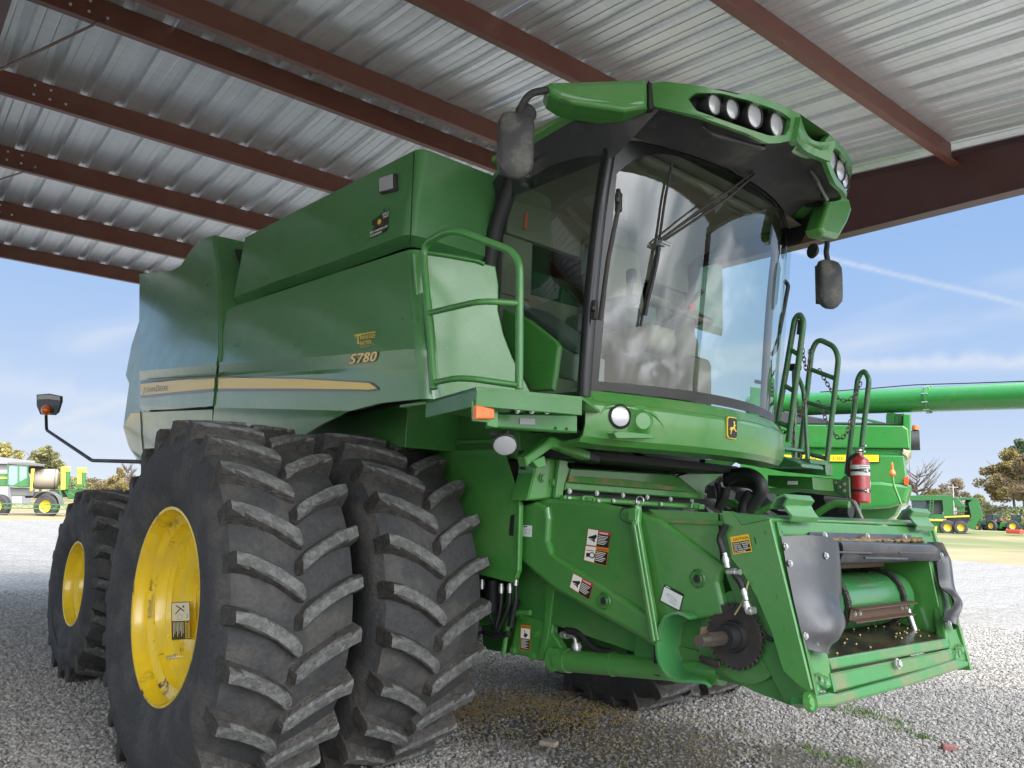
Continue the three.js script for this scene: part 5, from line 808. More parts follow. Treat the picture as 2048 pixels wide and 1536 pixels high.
// --- frame, shields and hydraulics between the wheels and the feeder
{
  const fr = sub(H, 'front_frame');
  part('fender_plate', plate(pix(q2([[-40, 700], [30, 620], [120, 590], [405, 578], [470, 610], [495, 700], [545, 850], [555, 910], [545, 1290], [528, 1335], [505, 1362], [300, 1310], [150, 1280]]), 'z', .90), .012), M.green, fr);
  part('plate_fold', plate(pix(q2([[548, 880], [556, 912], [546, 1292], [530, 1336], [519, 1345], [530, 1290], [538, 905]]), 'z', .912), .03, { bevel: .006 }), M.green, fr);
  part('plate_slot', plate(pix(q2([[500, 968], [522, 962], [516, 1088], [494, 1086], [490, 1075]]), 'z', .903), .004, { bevel: 0 }), M.black, fr);
  part('axle_wall', plate(pix([[560, 800], [1060, 812], [1060, 915], [860, 925], [560, 925]], 'z', .86), .02), M.cast, fr);
  part('wall_rail', plate(pix(q2([[50, 530], [402, 520], [400, 548], [46, 552]]), 'z', .88), .02, { bevel: .004 }), M.greenFine, fr);
  part('upper_frame', plate(pix(q2([[550, 480], [1000, 490], [1000, 560], [870, 660], [560, 640]]), 'x', 1.55), .05), M.cast, fr);
  part('main_post', plate(pix(q2([[640, 720], [650, 620], [830, 640], [850, 700], [800, 865], [640, 880], [600, 880]]), 'x', 1.62), .14, { bevel: .01 }), M.green, fr);
  part('post_edge', plate(pix(q2([[790, 640], [838, 650], [805, 865], [765, 865]]), 'x', 1.66), .03), M.green, fr);
  for (const [x, y] of [[688, 750], [748, 775]]) bolt(B(...q2([[x, y]])[0], 'x', 1.625), V(1, 0, 0), fr, M.green, 1.7);
  // cranked safety-stop arm
  part('safety_stop', plate(pix(q2([[588, 625], [700, 545], [745, 508], [770, 512], [985, 598], [1025, 618], [1033, 640], [1020, 662], [975, 648], [770, 572], [745, 575], [600, 682]]), 'x', 1.86), .07, { bevel: .008 }), M.green, fr);
  part('stop_pad', plate(pix(q2([[975, 592], [1027, 616], [1034, 640], [1022, 664], [972, 648]]), 'x', 1.868), .085, { bevel: .012, seg: 3 }), M.hose, fr);
  part('stop_bracket', plate(pix(q2([[630, 650], [700, 620], [712, 680], [660, 690]]), 'x', 1.87), .05), M.green, fr);
  { const a = B(...q2([[566, 590]])[0], 'x', 1.7), b = B(...q2([[572, 700]])[0], 'x', 1.7), P = []; for (let k = 0; k <= 120; k++) { const t = k / 120, an = t * 12 * 2 * Math.PI; P.push(a.clone().lerp(b, t).add(V(.016 * Math.cos(an), 0, .016 * Math.sin(an)))); } part('coil_spring', sweep(P, .0035, 6), M.hose, fr); }
  // ledges under the cab
  for (const [pts, x, nm] of [[[[850, 690], [1455, 728], [1490, 745], [1590, 830], [1590, 850], [835, 775]], 1.55, 'throat_ledge'], [[[830, 772], [1600, 832], [1600, 872], [822, 818]], 1.64, 'throat_ledge'], [[[822, 850], [1640, 905], [1640, 935], [820, 880]], 1.70, 'throat_ledge']]) part(nm, plate(pix(q2(pts), 'x', x), .05, { bevel: .008 }), M.green, fr);
  part('ledge_chaff', plate(pix(q2([[845, 735], [1200, 760], [1480, 800], [1580, 832], [838, 772]]), 'x', 1.60), .05), M.chaffTop, fr);
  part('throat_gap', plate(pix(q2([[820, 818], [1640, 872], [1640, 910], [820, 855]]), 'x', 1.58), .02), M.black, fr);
  for (const [x, y] of [[845, 826], [1005, 838], [1157, 850], [1300, 861], [1436, 873], [1560, 884]]) bolt(B(...q2([[x, y]])[0], 'x', 1.645), V(1, 0, 0), fr, M.zinc, 1);
  for (const [x, y] of [[845, 870], [1015, 884], [1104, 882], [1246, 892], [1382, 902]]) bolt(B(...q2([[x, y]])[0], 'x', 1.71), V(1, 0, 0), fr, M.zinc, .8);
  part('lift_handle', tube(q2([[925, 882], [925, 858], [985, 862], [985, 886]]).map(([x, y]) => B(x, y, 'x', 1.74)), .008, .02), M.green, fr);
  part('lift_handle', tube(q2([[1558, 925], [1558, 900], [1605, 904], [1605, 930]]).map(([x, y]) => B(x, y, 'x', 1.74)), .008, .02), M.green, fr);
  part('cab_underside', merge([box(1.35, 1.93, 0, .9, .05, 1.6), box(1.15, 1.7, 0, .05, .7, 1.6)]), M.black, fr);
  part('cab_support', merge([plate(pix(q2([[1000, 500], [1180, 530], [1250, 545], [1180, 575], [1000, 565]]), 'x', 1.9), .08)]), M.green, fr);
  part('far_gusset', plate(pix(q2([[1480, 740], [1640, 690], [1640, 640], [1840, 640], [1700, 760], [1640, 800], [1630, 920], [1560, 920], [1590, 830]]), 'x', 1.5), .05), M.green, fr);
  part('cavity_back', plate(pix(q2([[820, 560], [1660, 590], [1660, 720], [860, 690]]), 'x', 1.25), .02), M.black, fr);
  part('cavity_hose', hose(q2([[1220, 590], [1300, 640], [1390, 690], [1430, 720]]).map(([x, y]) => B(x, y, 'x', 1.45)), .02), M.darkSteel, fr);
  // lower post, bracket, warning plate
  part('lower_post', plate(pix(q9([[750, 735], [1018, 880], [1000, 1250], [1130, 1460], [1120, 1500], [1010, 1500], [880, 1480], [690, 1420], [660, 1400], [740, 900]]), 'z', .70), .05, { bevel: .008 }), M.green, fr);
  part('post_flange', plate(pix(q9([[955, 850], [1018, 880], [970, 1250], [920, 1470], [885, 1470], [930, 1230]]), 'z', .72), .03), M.green, fr);
  for (const [x, y] of [[872, 1262], [838, 1440], [684, 1398], [738, 1110]]) bolt(B(...q9([[x, y]])[0], 'z', .705), V(0, 0, 1), fr, M.green, 1.7);
  bolt(B(...q9([[1052, 1500]])[0], 'z', .72), V(0, 0, 1), fr, M.zinc, 2);
  part('tie_handle', tube(q9([[600, 1430], [640, 1180], [660, 1110], [720, 1085], [822, 1086]]).map(([x, y]) => B(x, y, 'z', .78)), .014, .07), M.green, fr);
  const wv = print(128, 300, (x, w, h) => { x.fillStyle = '#d87a24'; x.fillRect(0, 0, w, h); x.fillStyle = '#efeade'; x.fillRect(6, 40, w - 12, 120); x.fillStyle = '#191614'; x.fillRect(6, 160, w - 12, h - 166); x.font = 'bold 20px sans-serif'; x.fillText('\u25B2WARNING', 8, 30, 112); x.beginPath(); x.moveTo(40, 130); x.lineTo(60, 90); x.lineTo(100, 110); x.lineTo(70, 150); x.fill(); x.fillRect(50, 56, 8, 40); x.fillStyle = '#e6e1d6'; for (let k = 0; k < 10; k++) x.fillRect(16, 172 + k * 11, 96 - (k % 3) * 20, 5); });
  part('warning_sticker', film(pix(q9([[748, 1185], [828, 1195], [820, 1405], [738, 1388]]), 'z', .702), 1, .003), wv, fr);
  const ar = print(64, 64, (x) => { x.fillStyle = '#e6e4dc'; x.fillRect(0, 0, 64, 64); x.fillStyle = '#151312'; x.beginPath(); x.moveTo(32, 10); x.lineTo(50, 54); x.lineTo(14, 54); x.fill(); }); part('arrow_sticker', film(pix(q9([[980, 1470], [1026, 1476], [1020, 1534], [978, 1530]]), 'z', .703), 1, .003), ar, fr);
  // lift cylinder and hydraulic lines
  const cy = q4([[830, 940], [1420, 985]]).map(([x, y]) => B(x, y, 'z', .70)); const cd = cy[1].clone().sub(cy[0]).normalize();
  part('lift_cylinder', merge([rod(cy[0], cy[1].clone().addScaledVector(cd, .3), .056, .056, 24), rod(cy[0].clone().addScaledVector(cd, -.05), cy[0].clone().addScaledVector(cd, .02), .062, .062, 24), rod(cy[0].clone().addScaledVector(cd, .32), cy[0].clone().addScaledVector(cd, .335), .059, .059, 24)]), M.green, fr);
  part('cylinder_eye', (() => { const g = rod(cy[0].clone().add(V(-.06, 0, -.05)), cy[0].clone().add(V(-.06, 0, .05)), .06, .06, 20); return g; })(), M.green, fr);
  part('far_cylinder', rod(V(1.5, 1.0, -.6), V(2.6, .93, -.6), .056, .056, 20), M.cast, fr);
  const hs = (l, z2, r = .015) => part('hydraulic_hose', hose(q4(l).map(([x, y]) => B(x, y, 'z', z2)), r), M.hose, fr); const ft = (a, b, z2, r) => { const p = q4([a, b]).map(([x, y]) => B(x, y, 'z', z2)); part('hose_fitting', merge([rod(p[0], p[1], r), rod(p[0].clone().lerp(p[1], .3), p[0].clone().lerp(p[1], .7), r * 1.3, r * 1.3, 6)]), M.zinc, fr); };
  hs([[780, 770], [840, 725], [940, 710], [1040, 718], [1110, 740]], .62); hs([[830, 760], [900, 775], [960, 840], [1020, 880], [1100, 890]], .7, .02); hs([[930, 780], [1050, 770], [1200, 765]], .55, .018); hs([[1190, 890], [1240, 870], [1270, 868]], .66, .013);
  ft([800, 788], [845, 790], .66, .018); part('elbow', tube(q4([[840, 790], [880, 800], [888, 880]]).map(([x, y]) => B(x, y, 'z', .67)), .013, .03), M.zinc, fr); ft([886, 835], [888, 880], .67, .022); ft([1255, 868], [1310, 872], .67, .017); ft([880, 668], [990, 692], .5, .008); ft([1010, 735], [1005, 770], .55, .012);
  // hoses behind the wheel
  for (const [a, b, c] of [[[445, 490], [440, 640], [415, 760]], [[495, 490], [490, 620], [430, 760]], [[532, 440], [530, 600], [500, 740]], [[345, 600], [390, 700], [430, 770]]]) hs([a, [(a[0] + b[0]) / 2 + 4, (a[1] + b[1]) / 2], b, c], .82, .012);
  for (const [x, y] of [[447, 490], [497, 488], [532, 445], [333, 465]]) ft([x, y], [x - 1, y + 55], .825, .013);
  hs([[345, 770], [420, 800], [490, 780]], .8, .016); hs([[500, 740], [520, 640], [545, 590]], .78, .02);
  part('accumulator', rod(B(...q4([[395, 470]])[0], 'z', .7), B(...q4([[395, 660]])[0], 'z', .7), .05, .05, 20), M.black, fr);
  part('back_plate', plate(pix(q4([[300, 400], [600, 400], [1300, 900], [800, 950], [340, 870]]), 'z', .30), .02), M.cast, fr);
  part('belly_beam', merge([bar(V(.7, 1.02, .45), V(2.2, .98, .45), .14, .1), bar(V(1.2, .93, -.5), V(1.2, .93, .65), .12, .12)]), M.cast, fr);
  part('tie_wire', hose([[1230, 915], [1150, 935], [1145, 985], [1205, 1018]].map(([x, y]) => B(850 + x * .3418, 700 + y * .3418, 'z', .87)), .003), M.hose, fr);
}
// corn kernels spilt along the top of the feeder and on its floor
{
  const r = rng(41), g = new THREE.IcosahedronGeometry(.0058, 0); g.scale(1, .7, .8); const n = 370, im = new THREE.InstancedMesh(g, new THREE.MeshStandardMaterial({ color: lin(.55, .38, .12), roughness: .5 }), n), m = new THREE.Matrix4(), q = new THREE.Quaternion(), e = new THREE.Euler();
  for (let k = 0; k < n; k++) { let P; if (k < 330) P = V(lerp(1.9, 2.9, Math.pow(r(), .7)), 1.614, lerp(.75, -.7, r())); else { const a = FPt(898, 1222, -.01), b = FPt(1606, 1100, -.01), u = r(), d = r() * .3; P = a.lerp(b, u); P.x -= d; P.y += .18 * d + .008; } e.set(r() * 6, r() * 6, r() * 6); m.compose(P, q.setFromEuler(e), V(1, 1, 1)); im.setMatrixAt(k, m); }
  im.name = 'corn_kernels'; im.userData.kind = 'stuff'; shade(im); feeder.add(im);
}

// --- left-hand platform: deck, stair rails, safety chains, extinguisher bracket
const q7 = (l) => l.map(([x, y]) => [1500 + x * .2676, 550 + y * .2676]), qr = (l) => l.map(([x, y]) => [1400 + x * .2246, 860 + y * .2246]);
{
  const pl = sub(H, 'left_platform');
  const R = (l, z, r = .019, f = .07, nm = 'stair_rail', m = M.greenRail) => part(nm, tube(q7(l).map(([x, y]) => B(x, y, 'z', z)), r, f), m, pl);
  M.greenRail = paint(dusty([.035, .15, .05], [.2, .17, .1], .4, .01, 221, .5, 256), .5, { clearcoat: .3 });
  const zA = -1.3, zB = -1.7, zC = -2.1;
  R([[180, 1240], [335, 330], [370, 290], [402, 345], [285, 1250]], zA, .021, .09);
  for (const l of [[[308, 560], [372, 603]], [[262, 828], [330, 870]], [[210, 1100], [290, 1135]]]) R(l, zA, .017);
  R([[370, 1370], [462, 560], [510, 478], [630, 535], [662, 620], [562, 1500]], zB, .02, .12);
  for (const l of [[[462, 708], [640, 775]], [[436, 955], [612, 1005]], [[390, 1322], [572, 1372]]]) R(l, zB, .017);
  R([[722, 1490], [806, 770], [850, 708], [892, 775], [832, 1290], [800, 1990], [790, 2040]], zC, .02, .1);
  R([[130, 1330], [148, 700], [146, 636]], -1.25, .017); R([[40, 795], [140, 815]], -1.25, .014); R([[40, 1000], [140, 1030]], -1.25, .014);
  R([[335, 1370], [330, 690]], -1.45, .017); R([[432, 1390], [400, 850], [350, 745]], -1.6, .017, .1);
  part('rail_cap', merge([rod(B(...q7([[300, 690]])[0], 'z', -1.45), B(...q7([[372, 690]])[0], 'z', -1.45), .028)]), M.black, pl);
  part('rail_light', plate(pix(q7([[352, 330], [380, 355], [372, 450], [342, 440]]), 'z', zA + .01), .05, { bevel: .01 }), M.plastic, pl);
  // chains: alternating links
  const ring = (() => { const t = new THREE.TorusGeometry(.0135, .0035, 5, 10); t.scale(1.55, 1, 1); return t; })();
  const chain = (l, z) => { const P = along(spline(q7(l).map(([x, y]) => B(x, y, 'z', z)), 60), 400); let L = 0; for (let i = 1; i < P.length; i++) L += P[i].distanceTo(P[i - 1]); const n = Math.round(L / .031), pts = along(P, n + 1), g = []; for (let k = 0; k < n; k++) { const d = pts[k + 1].clone().sub(pts[k]).normalize(); const t = ring.clone(); if (k % 2) t.rotateX(Math.PI / 2); t.applyQuaternion(new THREE.Quaternion().setFromUnitVectors(V(1, 0, 0), d)); const m = pts[k].clone().lerp(pts[k + 1], .5); t.translate(m.x, m.y, m.z); g.push(t); } part('safety_chain', merge(g), M.chain, pl); };
  M.chain = mat([.16, .14, .12], .5, .6);
  chain([[388, 490], [400, 610], [430, 730], [445, 650], [448, 560]], -1.5); chain([[516, 705], [570, 800], [640, 905], [710, 942], [770, 915], [828, 805]], -1.9); chain([[508, 945], [560, 1060], [610, 1165], [672, 1225], [720, 1185], [752, 1085]], -1.9);
  chain([[163, 720], [168, 900], [176, 1060]], -1.27); chain([[335, 900], [325, 1100], [320, 1360]], -1.42); chain([[345, 930], [362, 1010], [376, 1060], [400, 1010], [410, 900]], -1.55); chain([[205, 1120], [235, 1170], [280, 1170], [310, 1110]], -1.32);
  // deck and step structure
  const dk = (l, z, th, nm, m = M.greenRail) => part(nm, plate(pix(qr(l), 'z', z), th, { bevel: .006 }), m, pl);
  dk([[585, 110], [760, 150], [765, 172], [555, 175]], -1.15, .25, 'deck_edge'); dk([[340, 205], [720, 232], [900, 300], [910, 330], [520, 325], [330, 300]], -1.2, .3, 'deck_beam'); dk([[695, 248], [985, 255], [985, 295], [905, 302], [760, 300], [715, 285]], -1.4, .25, 'deck_step'); dk([[905, 335], [1120, 300], [1130, 400], [1085, 405], [740, 372], [560, 335]], -1.62, .1, 'deck_side');
  dk([[600, 400], [1005, 420], [1015, 530], [720, 520], [600, 500]], -1.55, .3, 'step_box', M.cast); dk([[1000, 415], [1250, 440], [1290, 400], [1330, 420], [1340, 610], [1290, 595], [1200, 550], [1010, 530]], -1.95, .04, 'swing_bracket');
  part('part_plate', plate(pix(qr([[778, 455], [866, 455], [866, 486], [778, 486]]), 'z', -1.545), .004, { bevel: 0 }), M.white, pl);
  for (const [x, y] of [[1208, 468], [1240, 506], [1284, 482], [1284, 542], [1135, 340], [1135, 378]]) bolt(B(...qr([[x, y]])[0], 'z', -1.945), V(0, 0, 1), pl, M.zinc, .9);
  dk([[880, 550], [1300, 600], [1400, 700], [1400, 780], [600, 780], [560, 600]], -2.3, .05, 'underdeck', M.black);
  // folded ladder feet on the header side
  part('ladder_stile', tube(qr([[1112, 608], [1370, 640], [1440, 800]]).map(([x, y]) => B(x, y, 'z', -1.2)), .016, .02), M.greyMetal = mat([.2, .19, .18], .45, .5), pl); part('ladder_stile', bar(B(...qr([[1130, 630]])[0], 'z', -1.2), B(...qr([[1165, 690]])[0], 'z', -1.2), .02, .03), M.greyMetal, pl);
  for (const l of [[[500, 740], [700, 640], [770, 612], [880, 620], [875, 650]], [[1000, 770], [1150, 680], [1220, 655], [1330, 665]]]) part('latch_arm', hose(qr(l).map(([x, y]) => B(x, y, 'z', -.45)), .02, 16), M.green, pl);
  part('coupler_drum', rod(B(...qr([[1260, 720]])[0], 'z', -1.0), B(...qr([[1345, 722]])[0], 'z', -1.0), .045, .045, 18), M.black, pl);
  // bundle of hydraulic and electric lines to the header
  const hb = (l, z, r) => part('hose_bundle', hose(qr(l).map(([x, y]) => B(x, y, 'z', z)), r), M.hose, pl);
  hb([[240, 440], [330, 395], [440, 400], [530, 460], [545, 540], [480, 640], [430, 720]], -.75, .045); hb([[230, 460], [360, 460], [470, 480], [520, 530]], -.8, .04); hb([[150, 470], [180, 560], [160, 680]], -.7, .02); hb([[235, 520], [215, 600], [160, 700]], -.7, .03); hb([[380, 730], [400, 640], [450, 560]], -.72, .035);
  part('coupler_block', merge([plate(pix(qr([[60, 490], [120, 500], [140, 600], [60, 610]]), 'z', -.72), .12), plate(pix(qr([[320, 540], [560, 560], [660, 660], [700, 720], [300, 640]]), 'z', -.95), .15)]), M.interiorDark, pl);
  dk([[210, 600], [300, 620], [370, 690], [330, 700], [200, 670]], -.78, .03, 'coupler_plate', M.greenFine);
}
// ---------------------------------------------------------------- fire extinguisher hung on the left rail
{
  const z = -2.02, a = B(1722, 1006, 'z', z), t = B(1722, 912, 'z', z); const ex = thing('fire_extinguisher', 'red fire extinguisher strapped upright beside the left stair rail', 'extinguisher', [a.x, a.y - GND, a.z]);
  const h = t.y - a.y, r = .0665; part('cylinder', lathe([[.001, 0], [r * .9, 0], [r, .012], [r, h * .86], [r * .9, h * .93], [r * .5, h * .985], [.022, h], [.02, h + .02]], 30), M.red, ex);
  part('valve', merge([rod(V(0, h, 0), V(0, h + .05, 0), .018), bar(V(-.03, h + .05, 0), V(.06, h + .075, .02), .02, .012), bar(V(-.03, h + .035, 0), V(.05, h + .03, .02), .02, .01)]), M.zinc, ex);
  part('hose', hose([V(-.02, h + .02, .0), V(-.075, h - .03, .02), V(-.085, h - .15, .02), V(-.085, .1, .02)], .012), M.hose, ex);
  const lab = print(512, 256, (x, w, hh) => { x.fillStyle = '#d8d8d4'; x.fillRect(0, 0, w, hh); x.fillStyle = '#55585a'; for (let k = 0; k < 9; k++) x.fillRect(30 + (k % 3) * 150, 30 + ((k / 3) | 0) * 50, 110, 16); x.fillStyle = '#c98a2a'; x.fillRect(330, 190, 120, 30); x.fillStyle = '#1d1d1d'; x.fillRect(180, 110, 70, 40); });
  const band = (y0, y1, m, nm, rr) => part(nm, new THREE.CylinderGeometry(rr, rr, y1 - y0, 32, 1, true).translate(0, (y0 + y1) / 2, 0), m, ex);
  band(h * .58, h * .80, lab, 'label', r + .0015); band(h * .66, h * .71, M.black, 'strap', r + .004); band(h * .235, h * .28, M.black, 'strap', r + .004);
  for (const y of [.685, .257]) part('buckle', merge([box(r * .75, h * y, r * .75, .03, .014, .03), box(r * .95, h * y, r * .45, .02, .03, .03)]), M.zinc, ex);
  { const P = [[.0, .0], [.055, .02], [.055, -.03]].map(([s, y]) => V((r + .002) * Math.cos(.25 + s / r * -1), h * .42 + y, (r + .002) * Math.sin(.25 + s / r * -1))); part('arrow_mark', plate(P, .001, { bevel: 0 }), M.white, ex); }
  part('bracket', box(-.075, h * .45, -.02, .03, h * .8, .09), M.red, ex);
}

// ---------------------------------------------------------------- second combine, parked in the open to the left
const DP = (px, py, d) => { const p = EYE.clone().addScaledVector(ray(px, py), d); p.y -= GND; return p; }; // point at a given distance, judged from its usual size
{
  const C2 = thing('parked_combine', 'second green combine parked outside with its long unloading auger folded back', 'combine');
  // its left side as a vertical plane
  const pA = DP(1815, 950, 12.8), N2 = ray(1835, 950).setY(0).normalize().negate(), dir = V(0, 1, 0).cross(N2).normalize(); if (dir.dot(RIGHT) > 0) dir.negate();
  const on = (x, y, o = 0) => { const d = ray(x, y), E = EYE.clone().setY(EYE.y - GND), Q = pA.clone().addScaledVector(N2, o); const t = Q.sub(E).dot(N2) / d.dot(N2); return E.addScaledVector(d, t); };
  const pl2 = (l, o, th, nm, m = M.parkedGreen, bev = .02) => part(nm, plate(l.map(([x, y]) => on(x, y, o)), th, { bevel: bev, seg: 2 }), m, C2);
  M.parkedGreen = paint(dusty([.03, .21, .035], [.12, .2, .08], .2, .0, 231, 2), .38, { clearcoat: .7, clearcoatRoughness: .08 });  // own green enamel of the parked combine
  pl2([[1480, 848], [1806, 851], [1816, 858], [1820, 897], [1480, 893]], 0, 2.4, 'upper_side_panel'); pl2([[1480, 893], [1818, 897], [1810, 912], [1480, 908]], -.06, 2.3, 'side_recess'); pl2([[1480, 906], [1808, 911], [1815, 968], [1700, 966], [1480, 980]], .02, 2.4, 'mid_side_panel');
  pl2([[1690, 964], [1760, 962], [1822, 970], [1812, 1005], [1780, 1016], [1720, 1020], [1690, 1019]], .05, 2.3, 'lower_side_panel', M.parkedGreen, .06); pl2([[1500, 960], [1812, 985], [1790, 1030], [1720, 1075], [1500, 1080]], -.3, 1.6, 'lower_body', M.cast);
  pl2([[1500, 842], [1810, 846], [1810, 852], [1500, 850]], -.3, 1.6, 'engine_deck', M.black); pl2([[1772, 830], [1806, 827], [1806, 851], [1772, 851]], -.4, .8, 'rear_housing'); pl2([[1806, 826], [1822, 828], [1822, 905], [1812, 912], [1806, 890]], -.1, 1.2, 'rear_hood'); pl2([[1500, 772], [1545, 778], [1545, 850], [1500, 850]], -.5, 1.5, 'grain_tank_side'); pl2([[1540, 836], [1570, 822], [1650, 838], [1650, 850], [1540, 850]], -.7, .5, 'air_duct', M.interiorDark);
  const badge = print(1024, 128, (x, w, h) => { x.fillStyle = '#15150f'; x.fillRect(0, 0, w, h); x.fillStyle = '#f2d21c'; x.fillRect(4, 6, w - 12, h - 22); x.fillStyle = '#3a3512'; x.font = '100px sans-serif'; x.fillText('J', 160, 94); x.font = '78px sans-serif'; x.fillText('OHN', 215, 94, 190); x.font = '100px sans-serif'; x.fillText('D', 430, 94); x.font = '78px sans-serif'; x.fillText('EERE', 505, 94, 250); });
  part('maker_name', film([[1560, 909], [1760, 909], [1759, 926], [1560, 923]].map(([x, y]) => on(x, y, .03)), 1, .002), badge, C2);
  pl2([[1808, 954], [1817, 954], [1817, 970], [1808, 969]], .06, .02, 'tail_lamp', mat([.75, .08, .01], .4), .002); pl2([[1806, 898], [1822, 902], [1814, 915], [1804, 908]], .02, .4, 'corner_trim', mat([.5, .42, .28], .5));
  // auger tube with its flange
  const a0 = DP(1500, 813, 15.4), a1 = DP(2180, 786, 11.5); part('unloading_auger', metricUV(rod(a0, a1, .205, .205, 40)), M.parkedGreen, C2);
  const fl = DP(1838, 799, 12.75), ad = a1.clone().sub(a0).normalize(), fp = a0.clone().addScaledVector(ad, fl.clone().sub(a0).dot(ad)); const fg = part('auger_flange', rod(fp.clone().addScaledVector(ad, -.02), fp.clone().addScaledVector(ad, .02), .225, .225, 40), M.parkedGreen, C2);
  for (let k = 0; k < 10; k++) { const a = k / 10 * 2 * Math.PI, s = V(0, 1, 0), w = ad.clone().cross(s).normalize(), u = w.clone().cross(ad); const P = fp.clone().addScaledVector(u, .222 * Math.cos(a)).addScaledVector(w, .222 * Math.sin(a)); part('bolt', rod(P.clone().addScaledVector(ad, -.045), P.clone().addScaledVector(ad, .045), .012, .012, 8), M.zinc, fg); }
  part('auger_wire', hose([[1640, 786], [1740, 779], [1825, 772], [1850, 771], [1950, 768], [2060, 764]].map(([x, y]) => { const t = (x - 1500) / 680; return DP(x, y - 2, lerp(15.4, 11.5, t) - .1); }), .009), M.hose, C2);
  part('auger_cradle', merge([bar(on(1788, 828, -.5), on(1788, 852, -.5), .3, .12, V(1, 0, 0)), bar(on(1700, 832, -.4), on(1770, 848, -.4), .05, .04)]), M.cast, C2);
  // rear rotary screen housing, beacon, marker stalk
  const rc = on(1830, 881, -.3); part('screen_drum', (() => { const g = rod(rc.clone().addScaledVector(dir, .1), rc.clone().addScaledVector(dir, -.07), .16, .16, 30); return g; })(), M.interiorDark, C2);
  const bc = on(1831, 860, -.3); part('beacon', merge([rod(bc, bc.clone().add(V(0, .075, 0)), .055, .045, 20)]), M.amber, C2); part('beacon_base', rod(bc.clone().add(V(0, -.03, 0)), bc, .04, .05, 16), M.black, C2);
  part('marker_stalk', tube([on(1803, 1010, .4), on(1787, 968, .4), on(1785, 950, .4)], .018, .05), M.green, C2); part('marker_lamp', lathe([[.001, .22], [.015, .2], [.02, .1], [.045, .06], [.05, .03], [.03, 0]], 16).translate(...on(1785, 952, .4).toArray()), M.amber, C2);
  // wheels it stands on (mostly hidden by the front machine)
  const foot = (t, o, big) => { const w = new THREE.Group(); const src = big ? wheelI : wheelR, R = big ? .968 : .76; w.name = 'wheel'; const p = pA.clone().addScaledVector(dir, t).addScaledVector(N2, o); for (const c of src.children) if (c.name === 'tyre' || c.name === 'rim') w.add(c.clone()); w.position.set(p.x, R - .02, p.z); w.quaternion.setFromUnitVectors(V(0, 0, 1), N2); C2.add(w); };
  foot(1.3, -.3, false); foot(1.3, -2.2, false); foot(4.4, 0, true); foot(4.4, -2.6, true);
  part('undercarriage', merge([bar(pA.clone().addScaledVector(dir, 1.3).addScaledVector(N2, -.3).setY(.76), pA.clone().addScaledVector(dir, 1.3).addScaledVector(N2, -2.2).setY(.76), .2, .2), bar(pA.clone().addScaledVector(dir, 1.0).addScaledVector(N2, -1.2).setY(1.1), pA.clone().addScaledVector(dir, 5).addScaledVector(N2, -1.2).setY(1.1), 1.2, .7)]), M.cast, C2);
}

// ---------------------------------------------------------------- far yard: cotton picker, tractors, sprayer, barn, trees, poles
const farPlane = (px, d) => { const p = DP(px, 1050, d), n = ray(px, 1050).setY(0).normalize().negate(); const E = EYE.clone().setY(EYE.y - GND); return (x, y, o = 0) => { const r = ray(x, y), t = p.clone().addScaledVector(n, o).sub(E).dot(n) / r.dot(n); return E.clone().addScaledVector(r, t); }; };
const farPart = (T, on) => (l, o, th, nm, m, bev = .03) => part(nm, plate(l.map(([x, y]) => on(x, y, o)), th, { bevel: bev }), m, T);
function farWheel(T, c, r, w, n) { const g = sub(T, 'wheel'); const q = new THREE.Quaternion().setFromUnitVectors(V(0, 1, 0), n); const tyre = lathe([[r * .5, -w / 2], [r * .9, -w / 2], [r, -w * .35], [r, w * .35], [r * .9, w / 2], [r * .52, w / 2], [r * .5, w * .3]], 26); tyre.applyQuaternion(q); tyre.translate(c.x, c.y, c.z); part('tyre', tyre, M.rubber, g); const rim = lathe([[.001, w * .1], [r * .2, w * .12], [r * .4, w * .2], [r * .54, w * .42], [r * .54, 0]], 26); rim.applyQuaternion(q); rim.translate(c.x, c.y, c.z); part('rim', rim, M.yellow, g); }
const back = FWD.clone().setY(0).normalize().negate();
M.tint = mat([.03, .05, .055], .08, 0, { clearcoat: 1 }); M.farGreen = paint(dusty([.024, .15, .033], [.08, .11, .05], .2, .0, 241, 3, 128), .45);
